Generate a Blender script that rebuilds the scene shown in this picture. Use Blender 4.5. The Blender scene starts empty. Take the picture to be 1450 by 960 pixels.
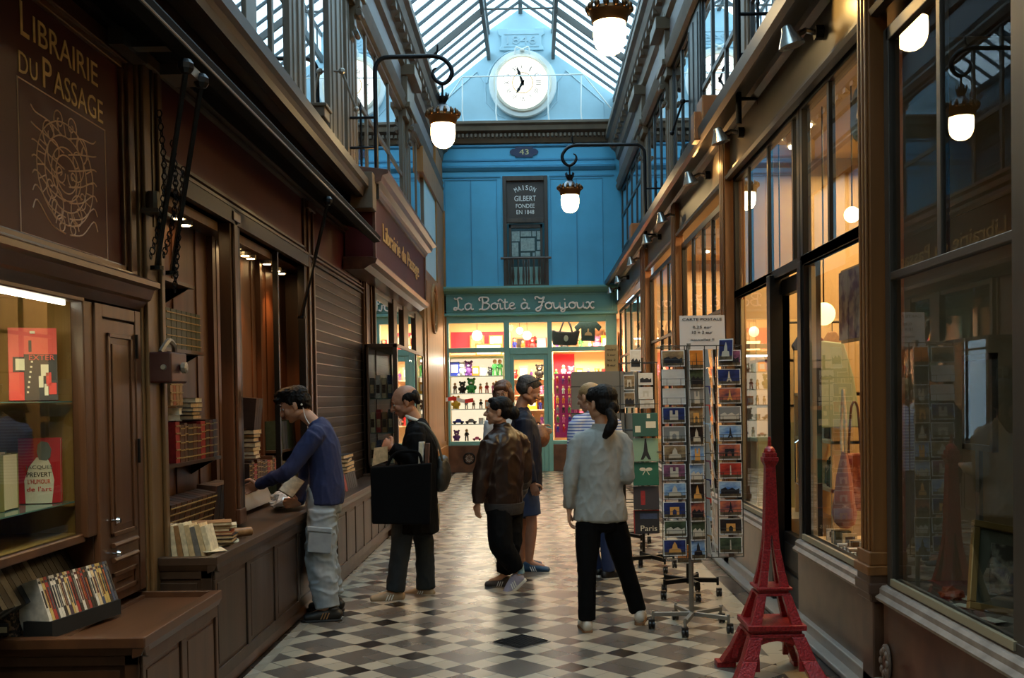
import bpy, math, random
from mathutils import Vector, Matrix, noise
RND = random.Random(11)
SC = bpy.context.scene
COL = SC.collection
PI = math.pi

def lin(c):
    return tuple((x / 255 / 12.92) if x / 255 <= .04045 else ((x / 255 + .055) / 1.055) ** 2.4 for x in c)

MATS = {}
def mat(name, col=(128, 128, 128), rough=.5, metal=0., var=0., scale=6., bump=0., stretch=(1, 1, 1), emit=None, strength=1., col2=None, coat=0., spec=.5, detail=4., thr=None, folds=0., fscale=7., fst=(1, 1, .45)):
    """procedural surface: base colour with noise between col and col2, optional bump / emission for real light sources"""
    if name in MATS: return MATS[name]
    m = bpy.data.materials.new(name); m.use_nodes = True
    nt = m.node_tree; b = nt.nodes['Principled BSDF']
    c = lin(col)
    b.inputs['Base Color'].default_value = (*c, 1)
    b.inputs['Roughness'].default_value = rough
    b.inputs['Metallic'].default_value = metal
    b.inputs['Coat Weight'].default_value = coat
    b.inputs['Specular IOR Level'].default_value = spec
    if var or col2 or bump:
        tc = nt.nodes.new('ShaderNodeTexCoord'); mp = nt.nodes.new('ShaderNodeMapping')
        mp.inputs['Scale'].default_value = stretch
        nt.links.new(tc.outputs['Object'], mp.inputs[0])
        n = nt.nodes.new('ShaderNodeTexNoise'); n.inputs['Scale'].default_value = scale; n.inputs['Detail'].default_value = detail
        nt.links.new(mp.outputs[0], n.inputs['Vector'])
        if var or col2:
            r = nt.nodes.new('ShaderNodeValToRGB')
            lo, hi = thr or (.32, .68)
            r.color_ramp.elements[0].position = lo; r.color_ramp.elements[1].position = hi
            c2 = lin(col2) if col2 else tuple(min(1, x * (1 + var)) for x in c)
            c1 = c if col2 else tuple(x * (1 - var) for x in c)
            r.color_ramp.elements[0].color = (*c1, 1); r.color_ramp.elements[1].color = (*c2, 1)
            nt.links.new(n.outputs['Fac'], r.inputs[0]); nt.links.new(r.outputs[0], b.inputs['Base Color'])
        if bump:
            bp = nt.nodes.new('ShaderNodeBump'); bp.inputs['Strength'].default_value = bump; bp.inputs['Distance'].default_value = .01
            nt.links.new(n.outputs['Fac'], bp.inputs['Height']); nt.links.new(bp.outputs[0], b.inputs['Normal'])
    if folds:
        tc = nt.nodes.new('ShaderNodeTexCoord'); mp = nt.nodes.new('ShaderNodeMapping'); mp.inputs['Scale'].default_value = fst; nt.links.new(tc.outputs['Object'], mp.inputs[0])
        n = nt.nodes.new('ShaderNodeTexNoise'); n.noise_type = 'RIDGED_MULTIFRACTAL'; n.inputs['Scale'].default_value = fscale; n.inputs['Detail'].default_value = 2.5; n.inputs['Distortion'].default_value = .6
        bp = nt.nodes.new('ShaderNodeBump'); bp.inputs['Strength'].default_value = folds; bp.inputs['Distance'].default_value = .03
        nt.links.new(mp.outputs[0], n.inputs['Vector']); nt.links.new(n.outputs['Fac'], bp.inputs['Height']); nt.links.new(bp.outputs[0], b.inputs['Normal'])
    if emit:
        b.inputs['Emission Color'].default_value = (*lin(emit), 1); b.inputs['Emission Strength'].default_value = strength
    MATS[name] = m
    return m

def wood(name, c1, c2, rough=.4, axis='z', scale=9, bump=.15):
    st = {'z': (1, 1, .08), 'y': (1, .08, 1), 'x': (.08, 1, 1)}[axis]
    return mat(name, c1, rough, col2=c2, scale=scale, stretch=st, bump=bump, detail=6, thr=(.3, .72))

def glass(name, tint=(235, 242, 240), refl=1.0, frost=0., rough=.0):
    if name in MATS: return MATS[name]
    m = bpy.data.materials.new(name); m.use_nodes = True; nt = m.node_tree
    nt.nodes.remove(nt.nodes['Principled BSDF']); out = nt.nodes['Material Output']
    tr = nt.nodes.new('ShaderNodeBsdfTransparent'); tr.inputs[0].default_value = (*lin(tint), 1)
    gl = nt.nodes.new('ShaderNodeBsdfGlossy'); gl.inputs['Roughness'].default_value = rough; gl.inputs[0].default_value = (.95, .97, 1, 1)
    def MN(op, a, b_=None):
        n = nt.nodes.new('ShaderNodeMath'); n.operation = op
        for i, x in enumerate((a, b_)):
            if x is None: continue
            if isinstance(x, (int, float)): n.inputs[i].default_value = x
            else: nt.links.new(x, n.inputs[i])
        return n.outputs[0]
    ge = nt.nodes.new('ShaderNodeNewGeometry'); dt = nt.nodes.new('ShaderNodeVectorMath'); dt.operation = 'DOT_PRODUCT'
    nt.links.new(ge.outputs['Incoming'], dt.inputs[0]); nt.links.new(ge.outputs['Normal'], dt.inputs[1])
    fz = MN('POWER', MN('SUBTRACT', 1.0, MN('ABSOLUTE', dt.outputs['Value'])), 4.2)      # reflection of a pane, the same from both faces
    fz = MN('MINIMUM', MN('MULTIPLY', MN('ADD', MN('MULTIPLY', fz, .92), .05), refl), .97)
    mx = nt.nodes.new('ShaderNodeMixShader'); nt.links.new(fz, mx.inputs[0])
    src = tr.outputs[0]
    if frost:
        tl = nt.nodes.new('ShaderNodeBsdfTranslucent'); tl.inputs[0].default_value = (.8, .88, .92, 1)
        m2 = nt.nodes.new('ShaderNodeMixShader'); m2.inputs[0].default_value = frost
        nt.links.new(tr.outputs[0], m2.inputs[1]); nt.links.new(tl.outputs[0], m2.inputs[2]); src = m2.outputs[0]
    nt.links.new(src, mx.inputs[1]); nt.links.new(gl.outputs[0], mx.inputs[2]); nt.links.new(mx.outputs[0], out.inputs[0])
    MATS[name] = m
    return m

POS = {}
class MB:
    def __init__(s): s.v = []; s.f = []; s.m = []; s.mi = 0
    def add(s, vs, fs, m=None):
        n = len(s.v); s.v += [Vector(v) for v in vs]; s.f += [tuple(i + n for i in f) for f in fs]
        s.m += [s.mi if m is None else m] * len(fs); return s
    def box(s, x0, x1, y0, y1, z0, z1, m=None):
        if x0 > x1: x0, x1 = x1, x0
        if y0 > y1: y0, y1 = y1, y0
        if z0 > z1: z0, z1 = z1, z0
        return s.add([(x0, y0, z0), (x1, y0, z0), (x1, y1, z0), (x0, y1, z0), (x0, y0, z1), (x1, y0, z1), (x1, y1, z1), (x0, y1, z1)],
                     [(0, 3, 2, 1), (4, 5, 6, 7), (0, 1, 5, 4), (1, 2, 6, 5), (2, 3, 7, 6), (3, 0, 4, 7)], m)
    def obox(s, c, size, M=None, m=None):
        M = M or Matrix.Identity(3); c = Vector(c); a, b, d = (x / 2 for x in size)
        vs = [c + M @ Vector(p) for p in [(-a, -b, -d), (a, -b, -d), (a, b, -d), (-a, b, -d), (-a, -b, d), (a, -b, d), (a, b, d), (-a, b, d)]]
        return s.add(vs, [(0, 3, 2, 1), (4, 5, 6, 7), (0, 1, 5, 4), (1, 2, 6, 5), (2, 3, 7, 6), (3, 0, 4, 7)], m)
    def bar(s, p, q, w, h, m=None, up=(0, 0, 1)):
        p, q = Vector(p), Vector(q); d = q - p; L = d.length; d.normalize(); u = Vector(up)
        if abs(d.dot(u)) > .99: u = Vector((0, 1, 0))
        a = d.cross(u).normalized(); b = a.cross(d)
        return s.obox((p + q) / 2, (w, L, h), Matrix((a, d, b)).transposed(), m)
    def prism(s, poly, vec, m=None):
        n = len(poly); vec = Vector(vec); P = [Vector(p) for p in poly]
        nr = Vector((0, 0, 0))
        for i in range(n): nr += P[i].cross(P[(i + 1) % n])
        if nr.dot(vec) > 0: P.reverse()
        vs = P + [p + vec for p in P]
        return s.add(vs, [tuple(range(n)), tuple(range(2 * n - 1, n - 1, -1))] + [(i, i + n, (i + 1) % n + n, (i + 1) % n) for i in range(n)], m)
    def run_y(s, prof, y0, y1, m=None): return s.prism([(x, y0, z) for x, z in prof], (0, y1 - y0, 0), m)
    def run_x(s, prof, x0, x1, m=None): return s.prism([(x0, y, z) for y, z in prof], (x1 - x0, 0, 0), m)
    def run_z(s, prof, z0, z1, m=None): return s.prism([(x, y, z0) for x, y in prof], (0, 0, z1 - z0), m)
    def tube(s, pts, r, n=8, m=None, flat=1., side=None, caps=True, closed=False):
        P = [Vector(p) for p in pts]; k = len(P)
        rs = r if isinstance(r, (list, tuple)) else [r] * k
        base = len(s.v); prev = None; vs = []; fs = []
        for i in range(k):
            if closed: t = P[(i + 1) % k] - P[i - 1]
            else: t = P[min(i + 1, k - 1)] - P[max(i - 1, 0)]
            if t.length < 1e-9: t = Vector((0, 0, 1))
            t.normalize()
            if side is not None: a = Vector(side)
            elif prev is not None: a = prev
            else: a = Vector((1, 0, 0)) if abs(t.x) < .8 else Vector((0, 1, 0))
            a = (a - t * a.dot(t))
            if a.length < 1e-6: a = t.orthogonal()
            a.normalize(); prev = a; b = t.cross(a)
            ra, rb = rs[i] if isinstance(rs[i], (tuple, list)) else (rs[i], rs[i] * flat)
            for j in range(n):
                th = 2 * PI * j / n; vs.append(P[i] + a * ra * math.cos(th) + b * rb * math.sin(th))
        for i in range(k if closed else k - 1):
            for j in range(n):
                i2 = (i + 1) % k
                fs.append((i * n + j, i * n + (j + 1) % n, i2 * n + (j + 1) % n, i2 * n + j))
        if caps and not closed:
            fs.append(tuple(range(n - 1, -1, -1))); fs.append(tuple((k - 1) * n + j for j in range(n)))
        return s.add(vs, fs, m)
    def lathe(s, prof, c=(0, 0, 0), n=16, m=None, axis='z', M=None):
        c = Vector(c); vs = []; fs = []; k = len(prof)
        for r, z in prof:
            r = max(r, 1e-4)
            for j in range(n):
                th = 2 * PI * j / n; p = Vector((r * math.cos(th), r * math.sin(th), z))
                if axis == 'x': p = Vector((p.z, p.x, p.y))
                elif axis == 'y': p = Vector((p.y, p.z, p.x))
                if M: p = M @ p
                vs.append(c + p)
        for i in range(k - 1):
            for j in range(n): fs.append((i * n + j, i * n + (j + 1) % n, (i + 1) * n + (j + 1) % n, (i + 1) * n + j))
        fs.append(tuple(range(n - 1, -1, -1))); fs.append(tuple((k - 1) * n + j for j in range(n)))
        return s.add(vs, fs, m)
    def ball(s, c, r, n=12, m=None, M=None):
        if not isinstance(r, (tuple, list)): r = (r, r, r)
        c = Vector(c); k = max(5, n // 2 + 1); vs = []; fs = []
        for i in range(1, k):
            ph = PI * i / k
            for j in range(n):
                th = 2 * PI * j / n; p = Vector((r[0] * math.sin(ph) * math.cos(th), r[1] * math.sin(ph) * math.sin(th), -r[2] * math.cos(ph)))
                vs.append(c + (M @ p if M else p))
        a, b = len(vs), len(vs) + 1
        p0, p1 = Vector((0, 0, -r[2])), Vector((0, 0, r[2])); vs += [c + (M @ p0 if M else p0), c + (M @ p1 if M else p1)]
        for i in range(k - 2):
            for j in range(n): fs.append((i * n + j, i * n + (j + 1) % n, (i + 1) * n + (j + 1) % n, (i + 1) * n + j))
        for j in range(n):
            fs.append((a, (j + 1) % n, j)); fs.append((b, (k - 2) * n + j, (k - 2) * n + (j + 1) % n))
        return s.add(vs, fs, m)
    def mesh(s, name, mats):
        me = bpy.data.meshes.new(name); me.from_pydata([tuple(v) for v in s.v], [], s.f)
        for mm in (mats if isinstance(mats, (list, tuple)) else [mats]): me.materials.append(mm)
        me.polygons.foreach_set('material_index', s.m); me.update()
        return me
    def build(s, name, mats, parent=None, label=None, cat=None, group=None, kind=None, smooth=False, bevel=0., at=None):
        if parent is not None: org = POS[parent]
        elif at is not None: org = Vector(at)
        else:
            xs = [v.x for v in s.v]; ys = [v.y for v in s.v]; zs = [v.z for v in s.v]
            org = Vector(((min(xs) + max(xs)) / 2, (min(ys) + max(ys)) / 2, min(zs)))
        s.v = [v - org for v in s.v]
        o = bpy.data.objects.new(name, s.mesh(name, mats)); COL.objects.link(o)
        if parent is not None: o.parent = parent
        else: o.location = org
        POS[o] = org
        if smooth: shade(o)
        if bevel:
            b = o.modifiers.new('Bevel', 'BEVEL'); b.width = bevel; b.segments = 2; b.limit_method = 'ANGLE'; b.angle_limit = .6
        tag(o, label, cat, group, kind)
        return o

def shade(o, ang=.7):
    me = o.data
    me.polygons.foreach_set('use_smooth', [True] * len(me.polygons))
    try: me.set_sharp_from_angle(angle=ang)
    except Exception: pass

def tag(o, label=None, cat=None, group=None, kind=None):
    if label: o['label'] = label
    if cat: o['category'] = cat
    if group: o['group'] = group
    if kind: o['kind'] = kind
    return o

def thing(name, label, cat, loc=(0, 0, 0), group=None, kind=None):
    o = bpy.data.objects.new(name, None); COL.objects.link(o); o.location = loc; o.empty_display_size = .1
    POS[o] = Vector(loc)
    return tag(o, label, cat, group, kind)

def struct(name, loc=(0, 0, 0)): return thing(name, None, None, loc, None, 'structure')

def dup(root, loc, rz=None, label=None, group=None, rot=None, scale=None):
    r = root.copy(); COL.objects.link(r); r.location = loc
    if rz is not None: r.rotation_euler = (0, 0, rz)
    if rot is not None: r.rotation_euler = rot
    if scale: r.scale = scale if isinstance(scale, tuple) else (scale,) * 3
    if label: r['label'] = label
    if group: r['group'] = group
    for ch in list(root.children):
        c = ch.copy(); COL.objects.link(c); c.parent = r
        for g in list(ch.children):
            d = g.copy(); COL.objects.link(d); d.parent = c
    return r

def setmat(root, m, only=None):
    """own mesh copy with another first material"""
    for o in [root] + list(root.children):
        if o.type == 'MESH' and (only is None or o.name.split('.')[0] == only):
            o.data = o.data.copy(); o.data.materials[0] = m

_tc = {}
def text_mb(mb, s, c, right, up, w=None, h=.1, ext=.004, m=None, shear=0., spacing=1.):
    """lettering: the words s centred on c, running along right, raised by ext along right x up"""
    cu = bpy.data.curves.new('txt', 'FONT'); cu.body = s; cu.size = 1; cu.extrude = .5; cu.resolution_u = 3; cu.shear = shear; cu.space_character = spacing
    ob = bpy.data.objects.new('txt', cu); COL.objects.link(ob)
    dg = bpy.context.evaluated_depsgraph_get(); dg.update()
    me = bpy.data.meshes.new_from_object(ob.evaluated_get(dg))
    xs = [v.co.x for v in me.vertices]; ys = [v.co.y for v in me.vertices]
    x0, x1, y0, y1 = min(xs), max(xs), min(ys), max(ys)
    right = Vector(right).normalized(); up = Vector(up).normalized(); nn = right.cross(up); c = Vector(c)
    sy = h / max(1e-6, y1 - y0); sx = (w / (x1 - x0)) if w else sy
    vs = [c + right * ((v.co.x - (x0 + x1) / 2) * sx) + up * ((v.co.y - (y0 + y1) / 2) * sy) + nn * ((v.co.z) * 2 * ext) for v in me.vertices]
    mb.add(vs, [tuple(p.vertices) for p in me.polygons], m)
    bpy.data.objects.remove(ob); bpy.data.curves.remove(cu); bpy.data.meshes.remove(me)
    return mb

def spline(pts, k=5, closed=False):
    P = [Vector(p) for p in pts]; n = len(P); out = []
    rng = range(n if closed else n - 1)
    for i in rng:
        if closed: a, b, c, d = P[i - 1], P[i], P[(i + 1) % n], P[(i + 2) % n]
        else: a, b, c, d = P[max(i - 1, 0)], P[i], P[i + 1], P[min(i + 2, n - 1)]
        for j in range(k):
            t = j / k
            out.append(.5 * ((2 * b) + (c - a) * t + (2 * a - 5 * b + 4 * c - d) * t * t + (3 * b - a - 3 * c + d) * t ** 3))
    if not closed: out.append(P[-1])
    return out

def arc(c, r, a0, a1, n, u=(1, 0, 0), v=(0, 0, 1)):
    c = Vector(c); u = Vector(u); v = Vector(v)
    return [c + u * r * math.cos(a0 + (a1 - a0) * i / n) + v * r * math.sin(a0 + (a1 - a0) * i / n) for i in range(n + 1)]

ORD = ['first', 'second', 'third', 'fourth', 'fifth', 'sixth', 'seventh', 'eighth', 'ninth', 'tenth', 'eleventh', 'twelfth', 'thirteenth', 'fourteenth',
       'fifteenth', 'sixteenth', 'seventeenth', 'eighteenth', 'nineteenth', 'twentieth', 'twenty-first', 'twenty-second', 'twenty-third', 'twenty-fourth', 'twenty-fifth', 'twenty-sixth', 'twenty-seventh', 'twenty-eighth', 'twenty-ninth', 'thirtieth']

def area(name, loc, size, power, col=(255, 255, 255), rot=(0, 0, 0), sy=None):
    l = bpy.data.lights.new(name, 'AREA'); l.energy = power; l.color = lin(col); l.size = size
    if sy: l.shape = 'RECTANGLE'; l.size_y = sy
    o = bpy.data.objects.new(name, l); o.location = loc; o.rotation_euler = rot; COL.objects.link(o); return o
def point(name, loc, power, col=(255, 214, 150), r=.05):
    l = bpy.data.lights.new(name, 'POINT'); l.energy = power; l.color = lin(col); l.shadow_soft_size = r
    o = bpy.data.objects.new(name, l); o.location = loc; COL.objects.link(o); return o
def spot(name, loc, tgt, power, ang=1.2, col=(255, 205, 140), r=.03, blend=.5):
    l = bpy.data.lights.new(name, 'SPOT'); l.energy = power; l.color = lin(col); l.shadow_soft_size = r; l.spot_size = ang; l.spot_blend = blend
    o = bpy.data.objects.new(name, l); o.location = loc; COL.objects.link(o)
    o.rotation_euler = (Vector(tgt) - Vector(loc)).to_track_quat('-Z', 'Y').to_euler(); return o
# ---------------------------------------------------------------- materials
W_DARK = wood('dark_wood', (46, 34, 27), (70, 53, 42), .36)
W_RED = wood('red_wood', (60, 38, 26), (92, 60, 40), .33)
W_DARKY = wood('dark_wood_long', (48, 36, 28), (76, 57, 44), .36, 'y')
W_REDY = wood('red_wood_long', (64, 40, 27), (98, 64, 42), .3, 'y')
W_GREY = wood('grey_wood', (58, 48, 40), (80, 66, 54), .45)
W_OLIVE = wood('olive_wood', (84, 62, 38), (112, 84, 52), .4)
W_PIER = wood('pier_wood', (112, 70, 34), (142, 92, 48), .4)
W_HONEY = wood('honey_wood', (128, 98, 48), (160, 126, 66), .45)
W_BACK = wood('back_panel_wood', (70, 40, 22), (98, 58, 32), .45)
BROWN = mat('brown_paint', (82, 70, 58), .5, var=.15, scale=3)
BROWNC = mat('cornice_paint', (96, 80, 62), .5, var=.18, scale=4)
BLACKP = mat('black_paint', (15, 14, 14), .4, var=.2, scale=6, spec=.3)
FASC = mat('fascia_paint', (58, 54, 50), .38, col2=(84, 76, 66), scale=1.2)
BORD = mat('bordeaux_paint', (62, 18, 21), .5, spec=.25, col2=(80, 28, 28), scale=1.4)
BLUE = mat('blue_paint', (74, 160, 196), .5, var=.06, scale=2)
BLUED = mat('blue_line_paint', (56, 128, 162), .5)
TEAL = mat('teal_paint', (104, 158, 152), .45, var=.06, scale=2)
TEALD = mat('teal_panel_paint', (84, 138, 134), .45, var=.06, scale=2)
WHITE = mat('white_plaster', (162, 194, 206), .6, var=.04, scale=3)
WHITEP = mat('white_paint', (226, 228, 224), .45)
CREAM = mat('cream_plaster', (214, 186, 140), .6, var=.05, scale=2)
PINKW = mat('pink_paint', (190, 40, 70), .5, var=.05, scale=2)
MAG = mat('magenta_paint', (180, 36, 120), .5)
STONE = mat('brown_marble', (70, 48, 36), .28, col2=(102, 74, 56), scale=5, detail=8, thr=(.35, .7))
STONEL = mat('pale_stone', (124, 110, 100), .5, col2=(156, 140, 128), scale=9, detail=6)
IRON = mat('black_iron', (20, 22, 26), .4, .6)
DARK = mat('black_matter', (10, 9, 9), .8)
METAL = mat('grey_metal', (150, 147, 140), .4, .7)
CHROME = mat('chrome', (200, 200, 200), .15, 1.)
GOLD = mat('gold_leaf', (176, 138, 84), .45, .3)
BRASS = mat('brass', (190, 150, 80), .3, .9)
SLATE = mat('black_slate', (30, 30, 31), .4, var=.25, scale=14)
KERB = mat('white_marble', (140, 130, 120), .35, var=.08, scale=12)
GL = glass('window_glass', (240, 244, 243), .7)
GLU = glass('upper_glass', (205, 218, 222), 2.2)
GLR = glass('roof_glass', (226, 240, 246), .25, frost=.3)
GLD = glass('dark_glass', (225, 228, 226), .8)

def floor_mat():
    m = bpy.data.materials.new('tile_floor'); m.use_nodes = True; nt = m.node_tree; b = nt.nodes['Principled BSDF']; L = nt.links.new
    def N(t, **k):
        n = nt.nodes.new(t)
        for a, v in k.items(): setattr(n, a, v)
        return n
    def M(op, a, b_=None, c=None):
        n = N('ShaderNodeMath', operation=op)
        for i, x in enumerate((a, b_, c)):
            if x is None: continue
            if isinstance(x, (int, float)): n.inputs[i].default_value = x
            else: L(x, n.inputs[i])
        return n.outputs[0]
    tc = N('ShaderNodeTexCoord'); sp = N('ShaderNodeSeparateXYZ'); L(tc.outputs['Object'], sp.inputs[0])
    x, y = sp.outputs[0], sp.outputs[1]
    P = .457; a = P / 3
    p = M('MULTIPLY', M('ADD', x, y), .70710678); q = M('MULTIPLY', M('SUBTRACT', y, x), .70710678)
    def fr(v, o): return M('FLOORED_MODULO', M('SUBTRACT', v, o - a / 2), P)
    fp, fq = fr(p, .3019), fr(q, .0219)          # [0,a) = narrow band centred on the black tile
    np_, nq = M('LESS_THAN', fp, a), M('LESS_THAN', fq, a)
    black = M('MULTIPLY', np_, nq)
    white = M('ABSOLUTE', M('SUBTRACT', np_, nq))
    # grout: multiples of a
    def gr(f, w): 
        g = M('FLOORED_MODULO', f, a); return M('MAXIMUM', M('LESS_THAN', g, w), M('GREATER_THAN', g, a - w))
    wide = M('MAXIMUM', gr(fp, .0022), gr(fq, .0022))
    # tile id noise
    ip = M('FLOOR', M('DIVIDE', M('SUBTRACT', p, .3019 - a / 2), a)); iq = M('FLOOR', M('DIVIDE', M('SUBTRACT', q, .0219 - a / 2), a))
    cm = N('ShaderNodeCombineXYZ'); L(ip, cm.inputs[0]); L(iq, cm.inputs[1])
    wn = N('ShaderNodeTexWhiteNoise', noise_dimensions='2D'); L(cm.outputs[0], wn.inputs['Vector'])
    nz = N('ShaderNodeTexNoise'); nz.inputs['Scale'].default_value = 3.; nz.inputs['Detail'].default_value = 6; L(tc.outputs['Object'], nz.inputs['Vector'])
    def mix(f, c1, c2):
        n = N('ShaderNodeMix', data_type='RGBA'); L(f, n.inputs[0]) if not isinstance(f, float) else None
        for i, c in ((6, c1), (7, c2)):
            if isinstance(c, tuple): n.inputs[i].default_value = (*lin(c), 1)
            else: L(c, n.inputs[i])
        return n.outputs[2]
    col = mix(black, (92, 85, 78), (26, 20, 18)); col = mix(white, col, (166, 155, 136))
    # side strips: pale border on the right, slate band, left border
    rb = M('GREATER_THAN', x, 1.405); col = mix(rb, col, (162, 152, 132))
    jo = M('MULTIPLY', rb, M('LESS_THAN', M('FLOORED_MODULO', y, .42), .006)); col = mix(jo, col, (90, 84, 76))
    rs = M('GREATER_THAN', x, 1.562); col = mix(rs, col, (34, 32, 32))
    lb = M('LESS_THAN', x, -1.64); col = mix(lb, col, (150, 142, 128))
    ls = M('LESS_THAN', x, -1.71); col = mix(ls, col, (30, 28, 27))
    inn = M('MULTIPLY', M('LESS_THAN', x, 1.405), M('GREATER_THAN', x, -1.64))
    col = mix(M('MULTIPLY', wide, inn), col, (70, 64, 58))
    v = M('ADD', M('MULTIPLY', wn.outputs[0], .16), M('ADD', M('MULTIPLY', nz.outputs[0], .14), .85))
    hs = N('ShaderNodeHueSaturation'); L(v, hs.inputs['Value']); L(col, hs.inputs['Color'])
    L(hs.outputs[0], b.inputs['Base Color'])
    r = M('ADD', M('MULTIPLY', wn.outputs[0], .06), .25); L(r, b.inputs['Roughness'])
    return m
FLOORM = floor_mat()

# ---------------------------------------------------------------- shell
YB = 22.1   # end wall
mb = MB(); mb.add([(-4, -9, 0), (5.2, -9, 0), (5.2, 25, 0), (-4, 25, 0)], [(0, 1, 2, 3)])
o = mb.build('floor', FLOORM, kind='structure', at=(0, 0, 0))
mb = MB()
for x0, x1, z1 in ((1.69, 1.80, .035), (1.76, 1.84, .10)): mb.box(x0, x1, -6, 7.12, 0, z1); mb.box(x0, x1, 7.95, 22.1, 0, z1)
mb.box(1.69, 1.9, 7.12, 7.95, 0, .03)
mb.build('baseboard_right', KERB, kind='structure', bevel=.008)
mb = MB(); mb.box(-1.80, -1.74, 5.4, 18, 0, .10); mb.build('baseboard_left', STONE, kind='structure', bevel=.01)
# outer walls behind the shops, slabs between the storeys, walls of the passage behind the viewer
mb = MB(); mb.box(-4.0, -3.8, -9, 25, 0, 8.2); mb.box(-3.8, -2.5, 5.0, 5.2, 0, 3.3); mb.box(-3.8, -2.0, 17.95, 18.1, 0, 4.0)
mb.box(-3.8, -2.1, -9, 25, 7.3, 7.5); mb.box(-2.3, -2.05, -9, 2.6, 0, 7.4)
mb.build('wall_left', W_DARK, kind='structure')
mb = MB(); mb.box(-3.8, -2.02, -9, 22.1, 3.42, 3.9); mb.build('wall_left', mat('glossy_fascia', (92, 78, 76), .3), kind='structure')  # base colour lifted towards lavender, standing in for reflected sky
mb = MB(); mb.box(5.0, 5.2, -9, 25, 0, 8.2); mb.box(1.95, 5.0, -9, 25, 7.3, 7.5); mb.box(1.95, 2.2, -9, 3.0, 0, 7.4)
mb.build('wall_right', CREAM, kind='structure')
mb = MB(); mb.box(1.9, 5.0, -9, 22.1, 3.75, 4.0); mb.build('ceiling', CREAM, kind='structure')
mb = MB(); mb.box(-3.8, 5.0, -9.2, -9, 0, 10); mb.build('wall_back', BROWN, kind='structure')  # unseen closing wall, added to keep sky light from entering behind the viewer

# upper storey: frieze, top cornice with dentils, eaves wall
for nm, sx, xf in (('left', -1, -1.95), ('right', 1, 1.88)):
    mb = MB(); X = lambda d: xf - sx * d
    mb.box(X(-.25), X(0), -9, 22.1, 6.02, 7.5)
    mb.build('wall_' + nm, mat('frieze_paint', (110, 104, 104), .5, var=.08, scale=2), kind='structure')
    mb = MB()
    mb.prism([(X(0), -9, 6.62), (X(.06), -9, 6.66), (X(.08), -9, 6.80), (X(.2), -9, 6.92), (X(.24), -9, 7.02), (X(.30), -9, 7.06), (X(.30), -9, 7.16), (X(.24), -9, 7.24), (X(0), -9, 7.26)], (0, 31.1, 0))
    mb.prism([(X(0), -9, 5.98), (X(.05), -9, 6.0), (X(.08), -9, 6.08), (X(.05), -9, 6.14), (X(.07), -9, 6.2), (X(0), -9, 6.26)], (0, 31.1, 0))
    y = -8.9
    while y < 22: mb.box(X(.08), X(.18), y, y + .16, 6.82, 6.92); y += .42
    mb.build('trim_' + ('1' if sx < 0 else '2'), BROWNC, kind='structure')
    mb = MB(); mb.box(X(-.25), X(-.02), -9, 22.1, 7.26, 7.98); mb.build('wall_' + nm, WHITE, kind='structure')

# glazed roof
EL, ER, ZE = -2.12, 1.86, 7.96; CL, CR, ZC, ZK = -.87, .5, 8.95, 9.42; AX, AZ = -.18, 9.9
rf = struct('ceiling', (0, 6, 8))
SKYROOF = rf
mb = MB(); bars = MB(); beams = MB()
segs = [((EL, ZE), (CL, ZC)), ((CL, ZC), (CL, ZK)), ((CL, ZK), (AX, AZ)), ((AX, AZ), (CR, ZK)), ((CR, ZK), (CR, ZC)), ((CR, ZC), (ER, ZE))]
for (x0, z0), (x1, z1) in segs:
    mb.add([(x0, -9, z0), (x1, -9, z1), (x1, YB + .3, z1), (x0, YB + .3, z0)], [(0, 1, 2, 3)])
    y = -9
    while y < YB:
        bars.bar((x0, y, z0 - .02), (x1, y, z1 - .02), .035, .06); y += .52
for x, z, w, h in ((CL, ZC, .07, .16), (CR, ZC, .07, .16), (AX, AZ, .08, .14), (CL, ZK, .06, .08), (CR, ZK, .06, .08), (EL + .05, ZE, .1, .1), (ER - .05, ZE, .1, .1)):
    beams.box(x - w / 2, x + w / 2, -9, YB, z - h, z)
y = YB - 2.6
while y > -9:
    beams.bar((EL, y, ZE - .08), (CL, y, ZC - .08), .07, .12); beams.bar((ER, y, ZE - .08), (CR, y, ZC - .08), .07, .12)
    beams.bar((CL, y, ZC - .05), (CR, y, ZC - .05), .03, .03); y -= 3.2
mb.build('pane', GLR, rf); bars.build('glazing_bars', mat('roof_bar_paint', (66, 76, 80), .5), rf); beams.build('frame', mat('roof_iron', (84, 82, 78), .5), rf)

# ---------------------------------------------------------------- end wall, upper part
XL, XR = -2.0, 1.78
w = struct('wall_back', (0, YB, 3.9))
mb = MB(); mb.box(-3.8, -.62, YB, YB + .15, 3.9, 7.1); mb.box(.34, 3, YB, YB + .15, 3.9, 7.1); mb.box(-.62, .34, YB, YB + .15, 6.32, 7.1)
mb.build('panelling', BLUE, w)
mb = MB()
for x0, x1 in ((-1.86, -.74), (.40, 1.52)):
    for a, b in ((x0, (x0 + x1) / 2), ((x0 + x1) / 2, x1)):
        z0, z1 = 4.0, 6.26
        for (p0, p1, q0, q1) in ((a, a + .012, z0, z1), (b - .012, b, z0, z1), (a, b, z1 - .014, z1)): mb.box(p0, p1, YB - .012, YB + .01, q0, q1)
mb.box(-1.98, -.66, YB - .02, YB, 6.30, 6.33); mb.box(.38, 1.76, YB - .02, YB, 6.30, 6.33)
mb.run_x([(YB, 6.42), (YB - .03, 6.44), (YB - .07, 6.5), (YB - .07, 6.53), (YB, 6.56)], XL, XR); mb.run_x([(YB, 6.64), (YB - .02, 6.65), (YB - .02, 6.68), (YB, 6.69)], XL, XR)
mb.run_x([(YB, 6.92), (YB - .04, 6.95), (YB - .04, 6.99), (YB, 7.0)], XL, XR)
mb.build('moulding', BLUED, w)
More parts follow.
